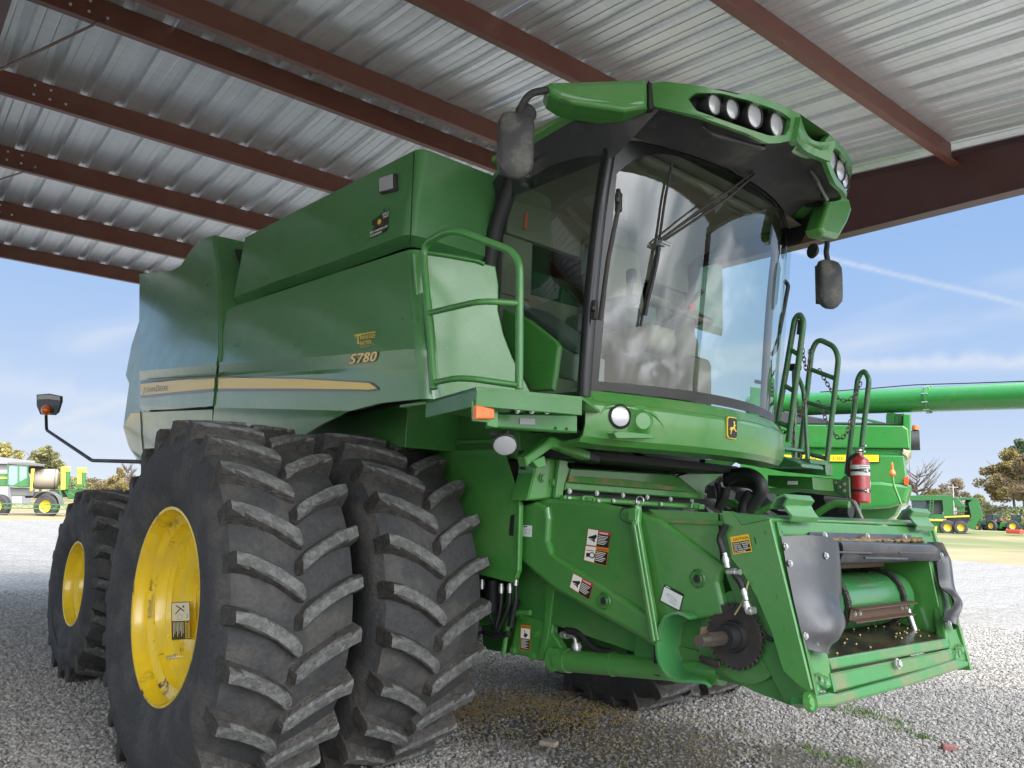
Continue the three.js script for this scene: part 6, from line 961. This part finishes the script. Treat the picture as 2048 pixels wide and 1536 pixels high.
{
  const q5 = (l) => l.map(([x, y]) => [1780 + x * .1757, 860 + y * .1757]), on = farPlane(1890, 102), T = thing('cotton_picker', 'green cotton picker with dark cab and tall rear bale handler on the far grass', 'picker', [0, 0, 0]); const p = farPart(T, on), P5 = (l, ...a) => p(q5(l), ...a);
  P5([[225, 745], [600, 740], [600, 800], [228, 805]], 0, 3, 'cab_roof', M.farGreen); P5([[240, 800], [415, 800], [420, 985], [255, 960]], -.2, 2.4, 'cab_glass', M.tint); P5([[415, 800], [600, 800], [600, 985], [420, 985]], -.6, 2, 'rear_cab', M.interiorDark);
  P5([[425, 965], [620, 960], [620, 1010], [425, 1005]], 0, 2.6, 'deck', M.farGreen); P5([[590, 745], [720, 740], [720, 985], [610, 985]], 0, 3, 'engine_cover', M.farGreen); P5([[610, 985], [905, 968], [905, 990], [620, 1002]], .1, .4, 'side_stripe', M.decalYellow); P5([[640, 1000], [900, 995], [880, 1060], [690, 1090], [640, 1060]], -.6, 2, 'chassis', mat([.12, .12, .14], .6));
  P5([[720, 770], [760, 770], [840, 850], [850, 930], [800, 930], [730, 830]], 0, .6, 'bale_arm', M.farGreen); P5([[720, 770], [960, 770], [960, 800], [720, 790]], -.5, 1.5, 'top_frame', M.farGreen); P5([[860, 790], [950, 800], [940, 1000], [850, 960]], -1.4, .6, 'bale_chamber', M.interiorDark); P5([[890, 830], [960, 780], [1000, 780], [1060, 985], [1000, 1040], [960, 1140], [850, 1090], [930, 1010]], 0, 3, 'bale_handler', M.farGreen);
  for (const [a, b] of [[[720, 870], [880, 870]], [[720, 930], [880, 925]]]) part('guard_rail', bar(on(...q5([a])[0], .1), on(...q5([b])[0], .1), .08, .08), M.farGreen, T);
  const lad = sub(T, 'ladder'); for (const x of [460, 495]) part('stile', bar(on(...q5([[x, 800]])[0], .3), on(...q5([[x - 10, 970]])[0], .3), .1, .1), M.farGreen, lad); for (let k = 0; k < 5; k++) part('rung', bar(on(...q5([[458, 815 + k * 32]])[0], .3), on(...q5([[492, 815 + k * 32]])[0], .3), .08, .08), M.farGreen, lad);
  P5([[230, 1000], [430, 1000], [430, 1180], [260, 1180]], 0, 2.5, 'picking_head', M.farGreen); P5([[430, 1020], [600, 1030], [600, 1190], [540, 1190], [440, 1150]], .5, 2.5, 'picking_head', M.farGreen); for (const x of [470, 505]) P5([[x, 1100], [x + 32, 1095], [x + 20, 1190], [x - 8, 1190]], 1, .3, 'crop_divider', M.decalYellow); P5([[420, 1015], [600, 1018], [600, 1040], [420, 1035]], .8, .3, 'head_stripe', M.decalYellow); P5([[105, 985], [215, 850], [240, 870], [130, 990]], 0, .4, 'suction_duct', M.interiorDark);
  const nn = back.clone().add(V(-.25, 0, .1)).normalize(); const s = 102 / FOCAL; for (const [x, y, r] of [[650, 1110, 82], [800, 1110, 74]]) farWheel(T, on(...q5([[x, y]])[0], .3), r * .1757 * s, .7, nn);
}
// tractor, built round its own origin at 1:1 and copied
function makeTractor(label) {
  const T = thing('tractor', label, 'tractor', [0, 0, 0], 0, 'tractors parked on the far grass');
  part('hood', box(1.5, 1.25, 0, 1.7, .7, .8, .12), M.farGreen, T); part('chassis', box(.8, .75, 0, 2.8, .4, .5), M.interiorDark, T); part('cab_glass', box(-.1, 1.85, 0, 1.3, 1.0, 1.4, .08), M.tint, T); part('cab_roof', box(-.1, 2.5, 0, 1.5, .16, 1.6, .07), M.interiorDark, T);
  for (const s of [1, -1]) { for (const x of [-.7, .5]) part('cab_post', bar(V(x, 1.3, s * .7), V(x, 2.45, s * .7), .07, .07, V(1, 0, 0)), M.black, T); part('fender', box(-.6, 1.5, s * .95, 1.2, .1, .45, .04), M.farGreen, T); farWheel(T, V(-.6, .85, s * .95), .85, .48, V(0, 0, s)); farWheel(T, V(1.9, .55, s * .8), .55, .35, V(0, 0, s)); part('tail_lamp', box(-1.2, 1.7, s * .75, .06, .2, .14), M.amber, T); }
  part('slow_triangle', plate([V(-1.26, 1.75, .55), V(-1.26, 1.75, .15), V(-1.26, 2.1, .35)], .02, { bevel: .002 }), mat([.8, .1, .02], .5), T); part('hitch', merge([box(-1.2, .8, 0, .5, .6, .5), bar(V(-1.3, .6, .4), V(-1.3, .6, -.4), .1, .1)]), M.farGreen, T);
  return T;
}
{
  const base = (px, py, d) => { const q = DP(px, py, d); return [q.x, q.y, q.z]; };
  const yaw = Math.atan2(-FWD.z, FWD.x); // rear towards us
  const t1 = makeTractor('green tractor with dark cab beside the cotton picker on the far grass'); t1.position.set(...base(1986, 1063, 122)); t1.rotation.y = yaw + .35;
  const t2 = copyOf(t1, base(2036, 1064, 120), yaw + .45, 'green tractor carrying a green box implement behind its cab'); part('box_implement', box(-1.8, 1.0, -.5, .9, .7, 2.2, .1), M.farGreen, t2);
  const rt = thing('mower_deck', 'low red implement lying on the grass near the tractors', 'implement', base(2030, 1069, 100)); part('deck', box(0, .35, 0, 1.6, .5, 1.4, .1), mat([.6, .06, .03], .5), rt); part('drawbar', bar(V(.5, .3, -.5), V(2.6, .45, -2.2), .12, .12), M.interiorDark, rt);
}
{ // field sprayer on the left
  const q8 = (l) => l.map(([x, y]) => [x * .1953, 750 + y * .1953]), d = 47, on = farPlane(90, d), T = thing('field_sprayer', 'green field sprayer with pale round tank and folded boom', 'sprayer'); const p = farPart(T, on), P8 = (l, ...a) => p(q8(l), ...a), s = d / FOCAL * .1953;
  const beige = mat([.32, .28, .22], .6), grey = mat([.13, .13, .125], .6), teal = mat([.18, .28, .26], .2, 0, { clearcoat: 1 });
  P8([[-400, 1000], [80, 1010], [90, 1140], [-400, 1140]], -.2, 1.4, 'hood', M.farGreen); P8([[-300, 1035], [80, 1045], [80, 1062], [-300, 1055]], -.18, .1, 'hood_stripe', M.decalYellow, .005);
  P8([[90, 920], [280, 918], [300, 1140], [70, 1130]], 0, 1.5, 'cab_glass', teal); P8([[78, 893], [300, 893], [460, 915], [455, 938], [300, 930], [80, 915]], .1, 1.8, 'cab_roof', grey); P8([[110, 1140], [300, 1040], [302, 1145], [200, 1150]], .05, 1.4, 'cab_door', M.farGreen); P8([[270, 940], [450, 940], [440, 1000], [300, 1010]], -.8, .6, 'rear_screen', M.interiorDark);
  for (const x of [80, 190, 285]) part('cab_post', bar(on(...q8([[x, 915]])[0], .05), on(...q8([[x, 1140]])[0], .05), .06, .06), M.farGreen, T);
  { const a = on(...q8([[330, 1065]])[0], -1), b = on(...q8([[610, 1065]])[0], -1), ax = b.clone().sub(a).normalize(), r = 105 * s; const L = a.distanceTo(b); const g = lathe([[.001, 0], [r * .6, 0], [r * .95, .12], [r, .3], [r, L - .3], [r * .95, L - .12], [r * .6, L], [.001, L]], 30); g.applyQuaternion(new THREE.Quaternion().setFromUnitVectors(V(0, 1, 0), ax)); g.translate(a.x, a.y, a.z); part('tank', g, beige, T); const tr = rod(a.clone().addScaledVector(ax, L * .8), a.clone().addScaledVector(ax, L * .84), r * 1.01, r * 1.01, 30); part('tank_band', tr, grey, T); }
  P8([[318, 960], [355, 960], [330, 1190], [305, 1190]], .3, .15, 'ladder_post', M.decalYellow);
  for (const [x0, x1, y0, y1] of [[622, 722, 940, 1175], [790, 888, 950, 1120]]) { P8([[x0, y0], [x0 + (x1 - x0) * .5, y0], [x0 + (x1 - x0) * .5, y1], [x0, y1]], 0, .6, 'boom_stand', M.decalYellow); P8([[x0 + (x1 - x0) * .5, y0 + 50], [x1, y0 + 50], [x1 - 20, y1], [x0 + (x1 - x0) * .5, y1]], .02, .6, 'boom_stand', M.farGreen); P8([[x0, y0], [x1, y0], [x1, y0 + 50], [x0, y0 + 50]], .04, .62, 'stand_cap', M.decalYellow); }
  P8([[100, 1150], [360, 1160], [340, 1240], [120, 1240]], -.2, 1.2, 'toolbox', grey); P8([[240, 1200], [760, 1180], [780, 1250], [260, 1260]], -.6, 1.2, 'chassis', M.interiorDark); P8([[640, 1170], [760, 1170], [900, 1180], [880, 1270], [700, 1270]], -.3, 1.0, 'rear_frame', M.farGreen);
  for (const y of [1320, 1365]) part('boom_tube', bar(on(...q8([[-300, y - 10]])[0], 1.2), on(...q8([[770, y + 10]])[0], 1.2), .05, .05), M.farGreen, T); for (let k = 0; k < 18; k++) part('boom_strut', bar(on(...q8([[-280 + k * 60, k % 2 ? 1322 : 1368]])[0], 1.2), on(...q8([[-220 + k * 60, k % 2 ? 1368 : 1322]])[0], 1.2), .03, .03), M.farGreen, T); part('boom_tube', bar(on(...q8([[-300, 1425]])[0], 1.25), on(...q8([[720, 1415]])[0], 1.25), .05, .05), grey, T);
  for (const [a, b] of [[[720, 1080], [900, 1190]], [[760, 1180], [880, 1100]], [[700, 1200], [860, 1280]], [[600, 1150], [640, 1270]]]) part('boom_link', bar(on(...q8([a])[0], .1), on(...q8([b])[0], .1), .09, .09), M.farGreen, T);
  const nn = back.clone().add(V(.1, 0, .1)).normalize(); for (const [x, y, r] of [[480, 1345, 122], [-20, 1345, 120]]) { farWheel(T, on(...q8([[x, y]])[0], .3), r * s, .45, nn); farWheel(T, on(...q8([[x, y]])[0], -2.2), r * s, .45, nn); }
  { const c = on(...q8([[480, 1345]])[0], .25), g = []; for (let k = 0; k < 12; k++) { const a = .2 + k / 11 * 2.4, r = 150 * s; const right = RIGHT.clone().setY(0).normalize(); const P = (t) => c.clone().addScaledVector(right, r * Math.cos(t)).add(V(0, r * Math.sin(t), 0)); if (k < 11) g.push(bar(P(a), P(a + .22), .5, .03)); } part('fender', merge(g), grey, T); }
}
{ // barn roof behind the sprayer
  const on = farPlane(20, 84), T = thing('metal_barn', 'low grey metal barn behind the field sprayer', 'barn'); const p = farPart(T, on);
  p([[-200, 924], [62, 926], [62, 1030], [-200, 1030]], 0, 10, 'wall', mat([.16, .165, .18], .6), .01); p([[-210, 908], [0, 914], [70, 922], [70, 928], [-210, 926]], .4, 11, 'roof', mat([.24, .24, .26], .5, .2), .01); for (let k = 0; k < 4; k++) p([[-60 + k * 28, 940], [-40 + k * 28, 940], [-40 + k * 28, 1020], [-60 + k * 28, 1020]], .05, .1, 'bay_door', mat([.28, .29, .3], .6), .01);
}
// trees: tapered trunk, limbs, and a crown of many leaf faces gathered in clumps
function tree(label, px, py, d, hgt, wid, col, seed, { bare = 0, leaf = .32, n = 5200, trunkF = .32, group } = {}) {
  const q = DP(px, py, d), T = thing('tree', label, 'tree', [q.x, q.y, q.z], 0, group), r = rng(seed); const g = [], tr = .02 * hgt + .08;
  g.push(sweep([V(0, -.6, 0), V(.1, hgt * .2, 0), V(-.08, hgt * .45, .1), V(.05, hgt * .75, 0)], (t) => tr * (1 - .8 * t), 8)); const tips = [];
  const limbs = bare ? 26 : 10; for (let k = 0; k < limbs; k++) { const a = r() * 6.28, h0 = hgt * lerp(trunkF, .7, r()), L = wid * lerp(.3, .5, r()), up = hgt * lerp(.1, .3, r()); const A = V(0, h0, 0), C = V(Math.cos(a) * L, h0 + up, Math.sin(a) * L), Bm = A.clone().lerp(C, .5).add(V(0, -.05 * hgt * r(), 0)); g.push(sweep(spline([A, Bm, C], 6), (t) => tr * .4 * (1 - .85 * t) + .012, 5)); tips.push(C); if (bare) for (let j = 0; j < 7; j++) { const b = a + (r() - .5) * 2.2, l2 = L * .5 * r(), S = A.clone().lerp(C, .35 + .6 * r()); g.push(sweep([S, S.clone().add(V(Math.cos(b) * l2 * .5, l2 * .5, Math.sin(b) * l2 * .5)), S.clone().add(V(Math.cos(b) * l2, l2 * 1.2, Math.sin(b) * l2))], (t) => .03 * (1 - .7 * t) + .008, 4)); } }
  part('trunk', merge(g), M.bark ||= mat([.13, .1, .075], 1), T);
  if (bare < 1) {
    const clumps = []; for (let k = 0; k < 46; k++) { const a = r() * 6.28, u = Math.pow(r(), .6), hh = r(), prof = Math.sin(Math.PI * Math.pow(lerp(.08, .97, hh), .8)); clumps.push([V(Math.cos(a) * wid * .5 * u * prof, hgt * lerp(trunkF, .98, hh), Math.sin(a) * wid * .5 * u * prof), wid * lerp(.07, .16, r()), .75 + .5 * r()]); }
    const pos = [], cl = [], nrm = []; const N = Math.round(n * (1 - bare));
    for (let k = 0; k < N; k++) { const [c, R, tone] = clumps[(r() * clumps.length) | 0]; const v = V(r() - .5, r() - .5, r() - .5).normalize().multiplyScalar(R * Math.pow(r(), .33)); v.y *= .75; const P = c.clone().add(v), a = V(r() - .5, r() - .5, r() - .5).normalize(), b = a.clone().cross(V(r() - .5, r() - .5, r() - .5)).normalize(), s = leaf * (.5 + r()); const t = tone * (.8 + .4 * r()), w = r(); for (const [i, j] of [[-.5, -.3], [.5, -.2], [.1, .6]]) { const w2 = P.clone().addScaledVector(a, i * s).addScaledVector(b, j * s); pos.push(w2.x, w2.y, w2.z); cl.push(lerp(col[0], col[3] ?? col[0], w) * t, lerp(col[1], col[4] ?? col[1], w) * t, lerp(col[2], col[5] ?? col[2], w) * t); } }
    const cg = new THREE.BufferGeometry(); cg.setAttribute('position', new THREE.Float32BufferAttribute(pos, 3)); cg.setAttribute('color', new THREE.Float32BufferAttribute(cl, 3)); cg.computeVertexNormals(); part('crown', cg, M.leaf ||= new THREE.MeshPhysicalMaterial({ vertexColors: true, roughness: .9, transmission: .25, thickness: 0, side: THREE.DoubleSide }), T);
  }
  return T;
}
{
  const gold = [.30, .21, .065, .22, .19, .07], rust = [.22, .145, .065, .19, .15, .07], olive = [.19, .2, .075, .25, .22, .085], dark = [.12, .15, .06, .16, .17, .07], pine = [.08, .14, .06, .11, .15, .07];
  tree('tall golden autumn tree rising behind the two tractors', 2030, 1046, 150, 13.5, 11, gold, 11, { n: 11000, leaf: .38 }); tree('dark green pine standing behind the golden autumn tree', 2050, 1044, 165, 17, 8, pine, 12, { n: 6500, leaf: .4, trunkF: .5 }); tree('rust brown tree at the edge of the golden tree', 2062, 1046, 140, 12, 10, rust, 13, { n: 6500 });
  tree('bare grey tree beside the parked combine', 1838, 1046, 120, 10.5, 7.5, gold, 14, { bare: 1 }); tree('round brown autumn tree behind the cotton picker cab', 1916, 1040, 210, 10.5, 10, rust, 15, {}); tree('low golden tree left of the round brown tree', 1868, 1040, 215, 8, 9, gold, 16, {}); tree('small olive tree between the pole and the cotton picker bale handler', 1957, 1042, 205, 6.5, 8, olive, 17, {}); tree('dim half bare tree above the cotton picker', 1890, 1040, 230, 8.5, 8, rust, 18, { bare: .55, n: 2200 });
  tree('yellow green tree above the barn roof corner', 80, 985, 120, 7.0, 6.2, olive, 21, { n: 8000, trunkF: .2 }); tree('yellow green tree over the middle of the barn roof', 6, 985, 118, 7.3, 6.2, [.34, .28, .08, .26, .25, .09], 22, { n: 7000, trunkF: .2 }); tree('small golden tree beyond the rear tyre', 234, 985, 140, 4.2, 4.2, gold, 23, { n: 4200, trunkF: .1, leaf: .25 }); tree('thin bare tree beyond the rear tyre', 252, 985, 150, 6, 3, gold, 24, { bare: 1 });
  // hedge along the rise: separate shrubs
  const hz = [[1975, 1046, 150, 3.2, 9], [1962, 1042, 175, 3.4, 12], [2010, 1046, 145, 2.8, 8], [2040, 1050, 135, 2.6, 8], [1940, 1042, 190, 2.6, 10], [2000, 1052, 132, 1.8, 7], [2026, 1055, 128, 1.6, 6]];
  hz.forEach(([x, y, d, h, w], i) => tree(i % 2 ? 'dark green shrub in the hedge below the autumn trees' : 'low olive shrub in the hedge below the autumn trees', x, y, d, h, w, i % 2 ? dark : olive, 40 + i, { n: 2600, trunkF: .05, leaf: .32, group: 'shrubs in the far hedge' }));
  const hl = [[140, 985, 150, 2.5, 8], [180, 984, 160, 2.4, 9], [215, 983, 165, 2.2, 9], [270, 982, 160, 2.6, 9], [120, 986, 140, 3.0, 5]];
  hl.forEach(([x, y, d, h, w], i) => tree(i % 2 ? 'rust brown bush on the skyline beyond the field sprayer' : 'olive bush on the skyline beyond the field sprayer', x, y, d, h, w, i % 2 ? rust : olive, 60 + i, { n: 2200, trunkF: .05, leaf: .32, group: 'bushes on the far left skyline' }));
  const pole = (label, px, py, d, h) => { const q = DP(px, py, d), T = thing('utility_pole', label, 'pole', [q.x, q.y, q.z], 0); part('post', rod(V(0, -.5, 0), V(0, h, 0), .17, .12, 10), M.poleM ||= mat([.45, .42, .38], .9), T); part('crossarm', bar(V(-.8, h - .6, .8), V(.8, h - .6, -.8), .1, .12), M.poleM, T); for (const s of [-1, 1]) part('insulator', rod(V(.7 * s, h - .55, -.7 * s), V(.7 * s, h - .35, -.7 * s), .05), M.white, T); };
  pole('utility pole rising behind the cotton picker', 1909, 1042, 190, 8.6); pole('pale utility pole at the end of the hedge', 1989, 1048, 160, 5.5);
}

// ---------------------------------------------------------------- loose stone, spilt corn, soil, weeds
{
  const seen = (x, z, m = 200) => { const d = V(x, 0, z).sub(camera.position), w = d.dot(FWD); if (w < .6) return false; const px = 1024 + FOCAL * d.dot(RIGHT) / w, py = 768 - FOCAL * d.dot(UPV) / w; return px > -m && px < 2048 + m && py < 1536 + m * .7; };
  const r = rng(5150), m = new THREE.Matrix4(), q = new THREE.Quaternion(), e = new THREE.Euler(), s = V(), c = new THREE.Color();
  const soil = (x, z) => { const a = W(1290, 1500), b = W(1640, 1530), d1 = Math.hypot((x - a.x) / .55, (z - a.z) / .75), d2 = Math.hypot((x - b.x) / .4, (z - b.z) / .55), d3 = Math.hypot((x - .9) / .75, (z + .2) / .9); const n = fbm(x * 5 + 40, z * 5 + 40, 400, 4); return sstep(1.25, .55, Math.min(d1, d2, d3 * 1.15) + (n - .5) * 1.3); };
  const geos = [0, 1, 2].map((k) => { const g = new THREE.IcosahedronGeometry(1, 0), p = g.attributes.position; const rr = rng(900 + k), map = new Map(); for (let i = 0; i < p.count; i++) { const key = [p.getX(i), p.getY(i), p.getZ(i)].map((v) => v.toFixed(3)).join(); if (!map.has(key)) map.set(key, .72 + .5 * rr()); const f = map.get(key); p.setXYZ(i, p.getX(i) * f, p.getY(i) * f * .62, p.getZ(i) * f * .8); } g.computeVertexNormals(); return g; });
  const pts = []; let guard = 0;
  while (pts.length < 230000 && guard++ < 3e6) { const x = lerp(-13, 4.2, r()), z = lerp(-13, 4.2, r()); const D2 = Math.hypot(x - camera.position.x, z - camera.position.z); if (D2 > 14 || !seen(x, z)) continue; const keep = D2 < 9 ? 1 : lerp(1, .15, (D2 - 9) / 5); if (r() > keep) continue; const so = soil(x, z); if (r() < so * .45) continue; pts.push([x, z, D2, so]); }
  const mt = new THREE.MeshStandardMaterial({ roughness: .95, map: texture(64, 64, (u, v) => { const n = .8 + .4 * fbm(u * 8, v * 8, 410, 3, 8); return [s2(n * .9), s2(n * .9), s2(n * .9)]; }) });
  const per = [[], [], []]; pts.forEach((p, i) => per[i % 3].push(p));
  per.forEach((list, k) => {
    const im = new THREE.InstancedMesh(geos[k], mt, list.length);
    list.forEach(([x, z, D2, so], i) => { const sz = (.0085 + .0125 * Math.pow(r(), 2.6)) * (D2 > 9 ? 1.15 : 1); e.set((r() - .5) * 1.2, r() * 6.28, (r() - .5) * 1.2); m.compose(V(x, sz * .25 * r(), z), q.setFromEuler(e), s.set(sz, sz, sz)); im.setMatrixAt(i, m); const t = (.23 + .25 * r()) * lerp(1, .62, so), w = r(); c.setRGB(t * 1.05, t * lerp(.96, 1.0, w), t * lerp(.86, .94, w)); im.setColorAt(i, c); });
    im.name = numbered('gravel_stones'); im.userData.kind = 'stuff'; im.userData.label = 'grey crushed limestone gravel covering the yard'; im.userData.category = 'gravel'; shade(im); scene.add(im);
  });
  // bare soil showing through, with a broken edge
  const sg = []; for (const [px, py, a, b, sd] of [[1290, 1500, .6, .75, 1], [1640, 1530, .4, .5, 2], [1000, 1420, .7, .8, 3]]) { const o = W(px, py), S = []; for (let k = 0; k < 60; k++) { const t = k / 60 * 6.2832, R = .65 + .7 * fbm(Math.cos(t) * 2 + sd * 9, Math.sin(t) * 2 + 5, 420 + sd, 4); S.push(new THREE.Vector2(o.x + a * R * Math.cos(t), -(o.z + b * R * Math.sin(t)))); } const g = new THREE.ShapeGeometry(new THREE.Shape(S)); g.rotateX(-Math.PI / 2); g.translate(0, .004, 0); sg.push(g); }
  const so = structure('soil_patch', metricUV(merge(sg)), new THREE.MeshStandardMaterial({ map: texture(256, 256, (u, v) => { const n = fbm(u * 20, v * 20, 430, 5, 20); return [s2(.07 + .12 * n), s2(.06 + .1 * n), s2(.045 + .075 * n)]; }, { repeat: 2 }), roughness: 1 }));
  // spilt corn
  const kg = new THREE.IcosahedronGeometry(.0055, 0); kg.scale(1, .6, .8); const cn = 4200, km = new THREE.InstancedMesh(kg, new THREE.MeshStandardMaterial({ roughness: .6 }), cn); let k = 0, guard2 = 0; const cA = W(950, 1420), cB = W(1120, 1425), cC = W(1250, 1470);
  while (k < cn && guard2++ < 1e6) { const x = lerp(-.3, 2.1, r()), z = lerp(-1.3, 1.3, r()); const dA = Math.hypot((x - cA.x) / .42, (z - cA.z) / .4), dB = Math.hypot((x - cB.x) / .5, (z - cB.z) / .4), dC = Math.hypot((x - cC.x) / .9, (z - cC.z) / .9); const w = Math.max(Math.exp(-dA * dA), Math.exp(-dB * dB), .22 * Math.exp(-dC * dC)) * sstep(.35, .65, fbm(x * 6, z * 6, 440, 3) + .12); if (r() > w) continue; e.set(r() * 6, r() * 6, r() * 6); m.compose(V(x, .012 + .008 * r(), z), q.setFromEuler(e), s.set(1, 1, 1)); km.setMatrixAt(k, m); const t = .6 + .5 * r(); c.setRGB(.40 * t, .28 * t, .10 * t); km.setColorAt(k, c); k++; }
  km.count = k; km.name = 'spilt_corn'; km.userData = { kind: 'stuff', label: 'spilt yellow corn kernels scattered on the gravel', category: 'corn' }; shade(km); scene.add(km);
  // weeds
  const blade = []; for (const [px, py, n, w] of [[1705, 1425, 130, .16], [1735, 1432, 90, .12], [1795, 1448, 60, .1], [1800, 1465, 50, .1], [1848, 1478, 60, .06], [1640, 1515, 40, .07], [1700, 1530, 60, .1], [1612, 1498, 25, .03]]) { const o = W(px, py); for (let j = 0; j < n; j++) { const a = r() * 6.28, R = w * Math.sqrt(r()), x = o.x + R * Math.cos(a), z = o.z + R * Math.sin(a), h = .012 + .03 * r(), b = r() * 6.28, dx = Math.cos(b), dz = Math.sin(b); const g = new THREE.BufferGeometry(); g.setAttribute('position', new THREE.Float32BufferAttribute([x - .004 * dz, .0, z + .004 * dx, x + .004 * dz, .0, z - .004 * dx, x + h * dx * .8, .012 + h, z + h * dz * .8], 3)); g.computeVertexNormals(); blade.push(g); } }
  const wd = shade(new THREE.Mesh(merge(blade), new THREE.MeshStandardMaterial({ color: lin(.12, .2, .035), roughness: .8, side: THREE.DoubleSide }))); wd.name = 'weeds'; wd.userData = { kind: 'stuff', label: 'low green weeds growing through the gravel by the feeder', category: 'weeds' }; scene.add(wd);
  // single lumps
  const lump = (name, label, cat, px, py, sx, sy, sz, col, turn) => { const o = W(px, py), g = new RoundedBoxGeometry(sx, sy, sz, 2, sy * .3); const p = g.attributes.position; for (let i = 0; i < p.count; i++) { const x = p.getX(i), y = p.getY(i), z = p.getZ(i), f = 1 + .25 * (fbm(x * 30 + 9, z * 30 + y * 20 + 9, 450, 3) - .5); p.setXYZ(i, x * f, y * f, z * f); } g.computeVertexNormals(); const t = shade(new THREE.Mesh(g, mat(col, .95))); t.name = name; t.position.set(o.x, sy * .45, o.z); t.rotation.y = turn; tag(t, label, cat); scene.add(t); };
  lump('flat_rock', 'flat pinkish rock lying on the gravel ahead of the drive tyres', 'rock', 1098, 1492, .11, .035, .075, [.36, .3, .25], .4); lump('brick_piece', 'broken piece of red brick lying on the gravel', 'brick', 1898, 1502, .085, .045, .055, [.3, .13, .12], .6);
}
renderer.render(scene, camera);
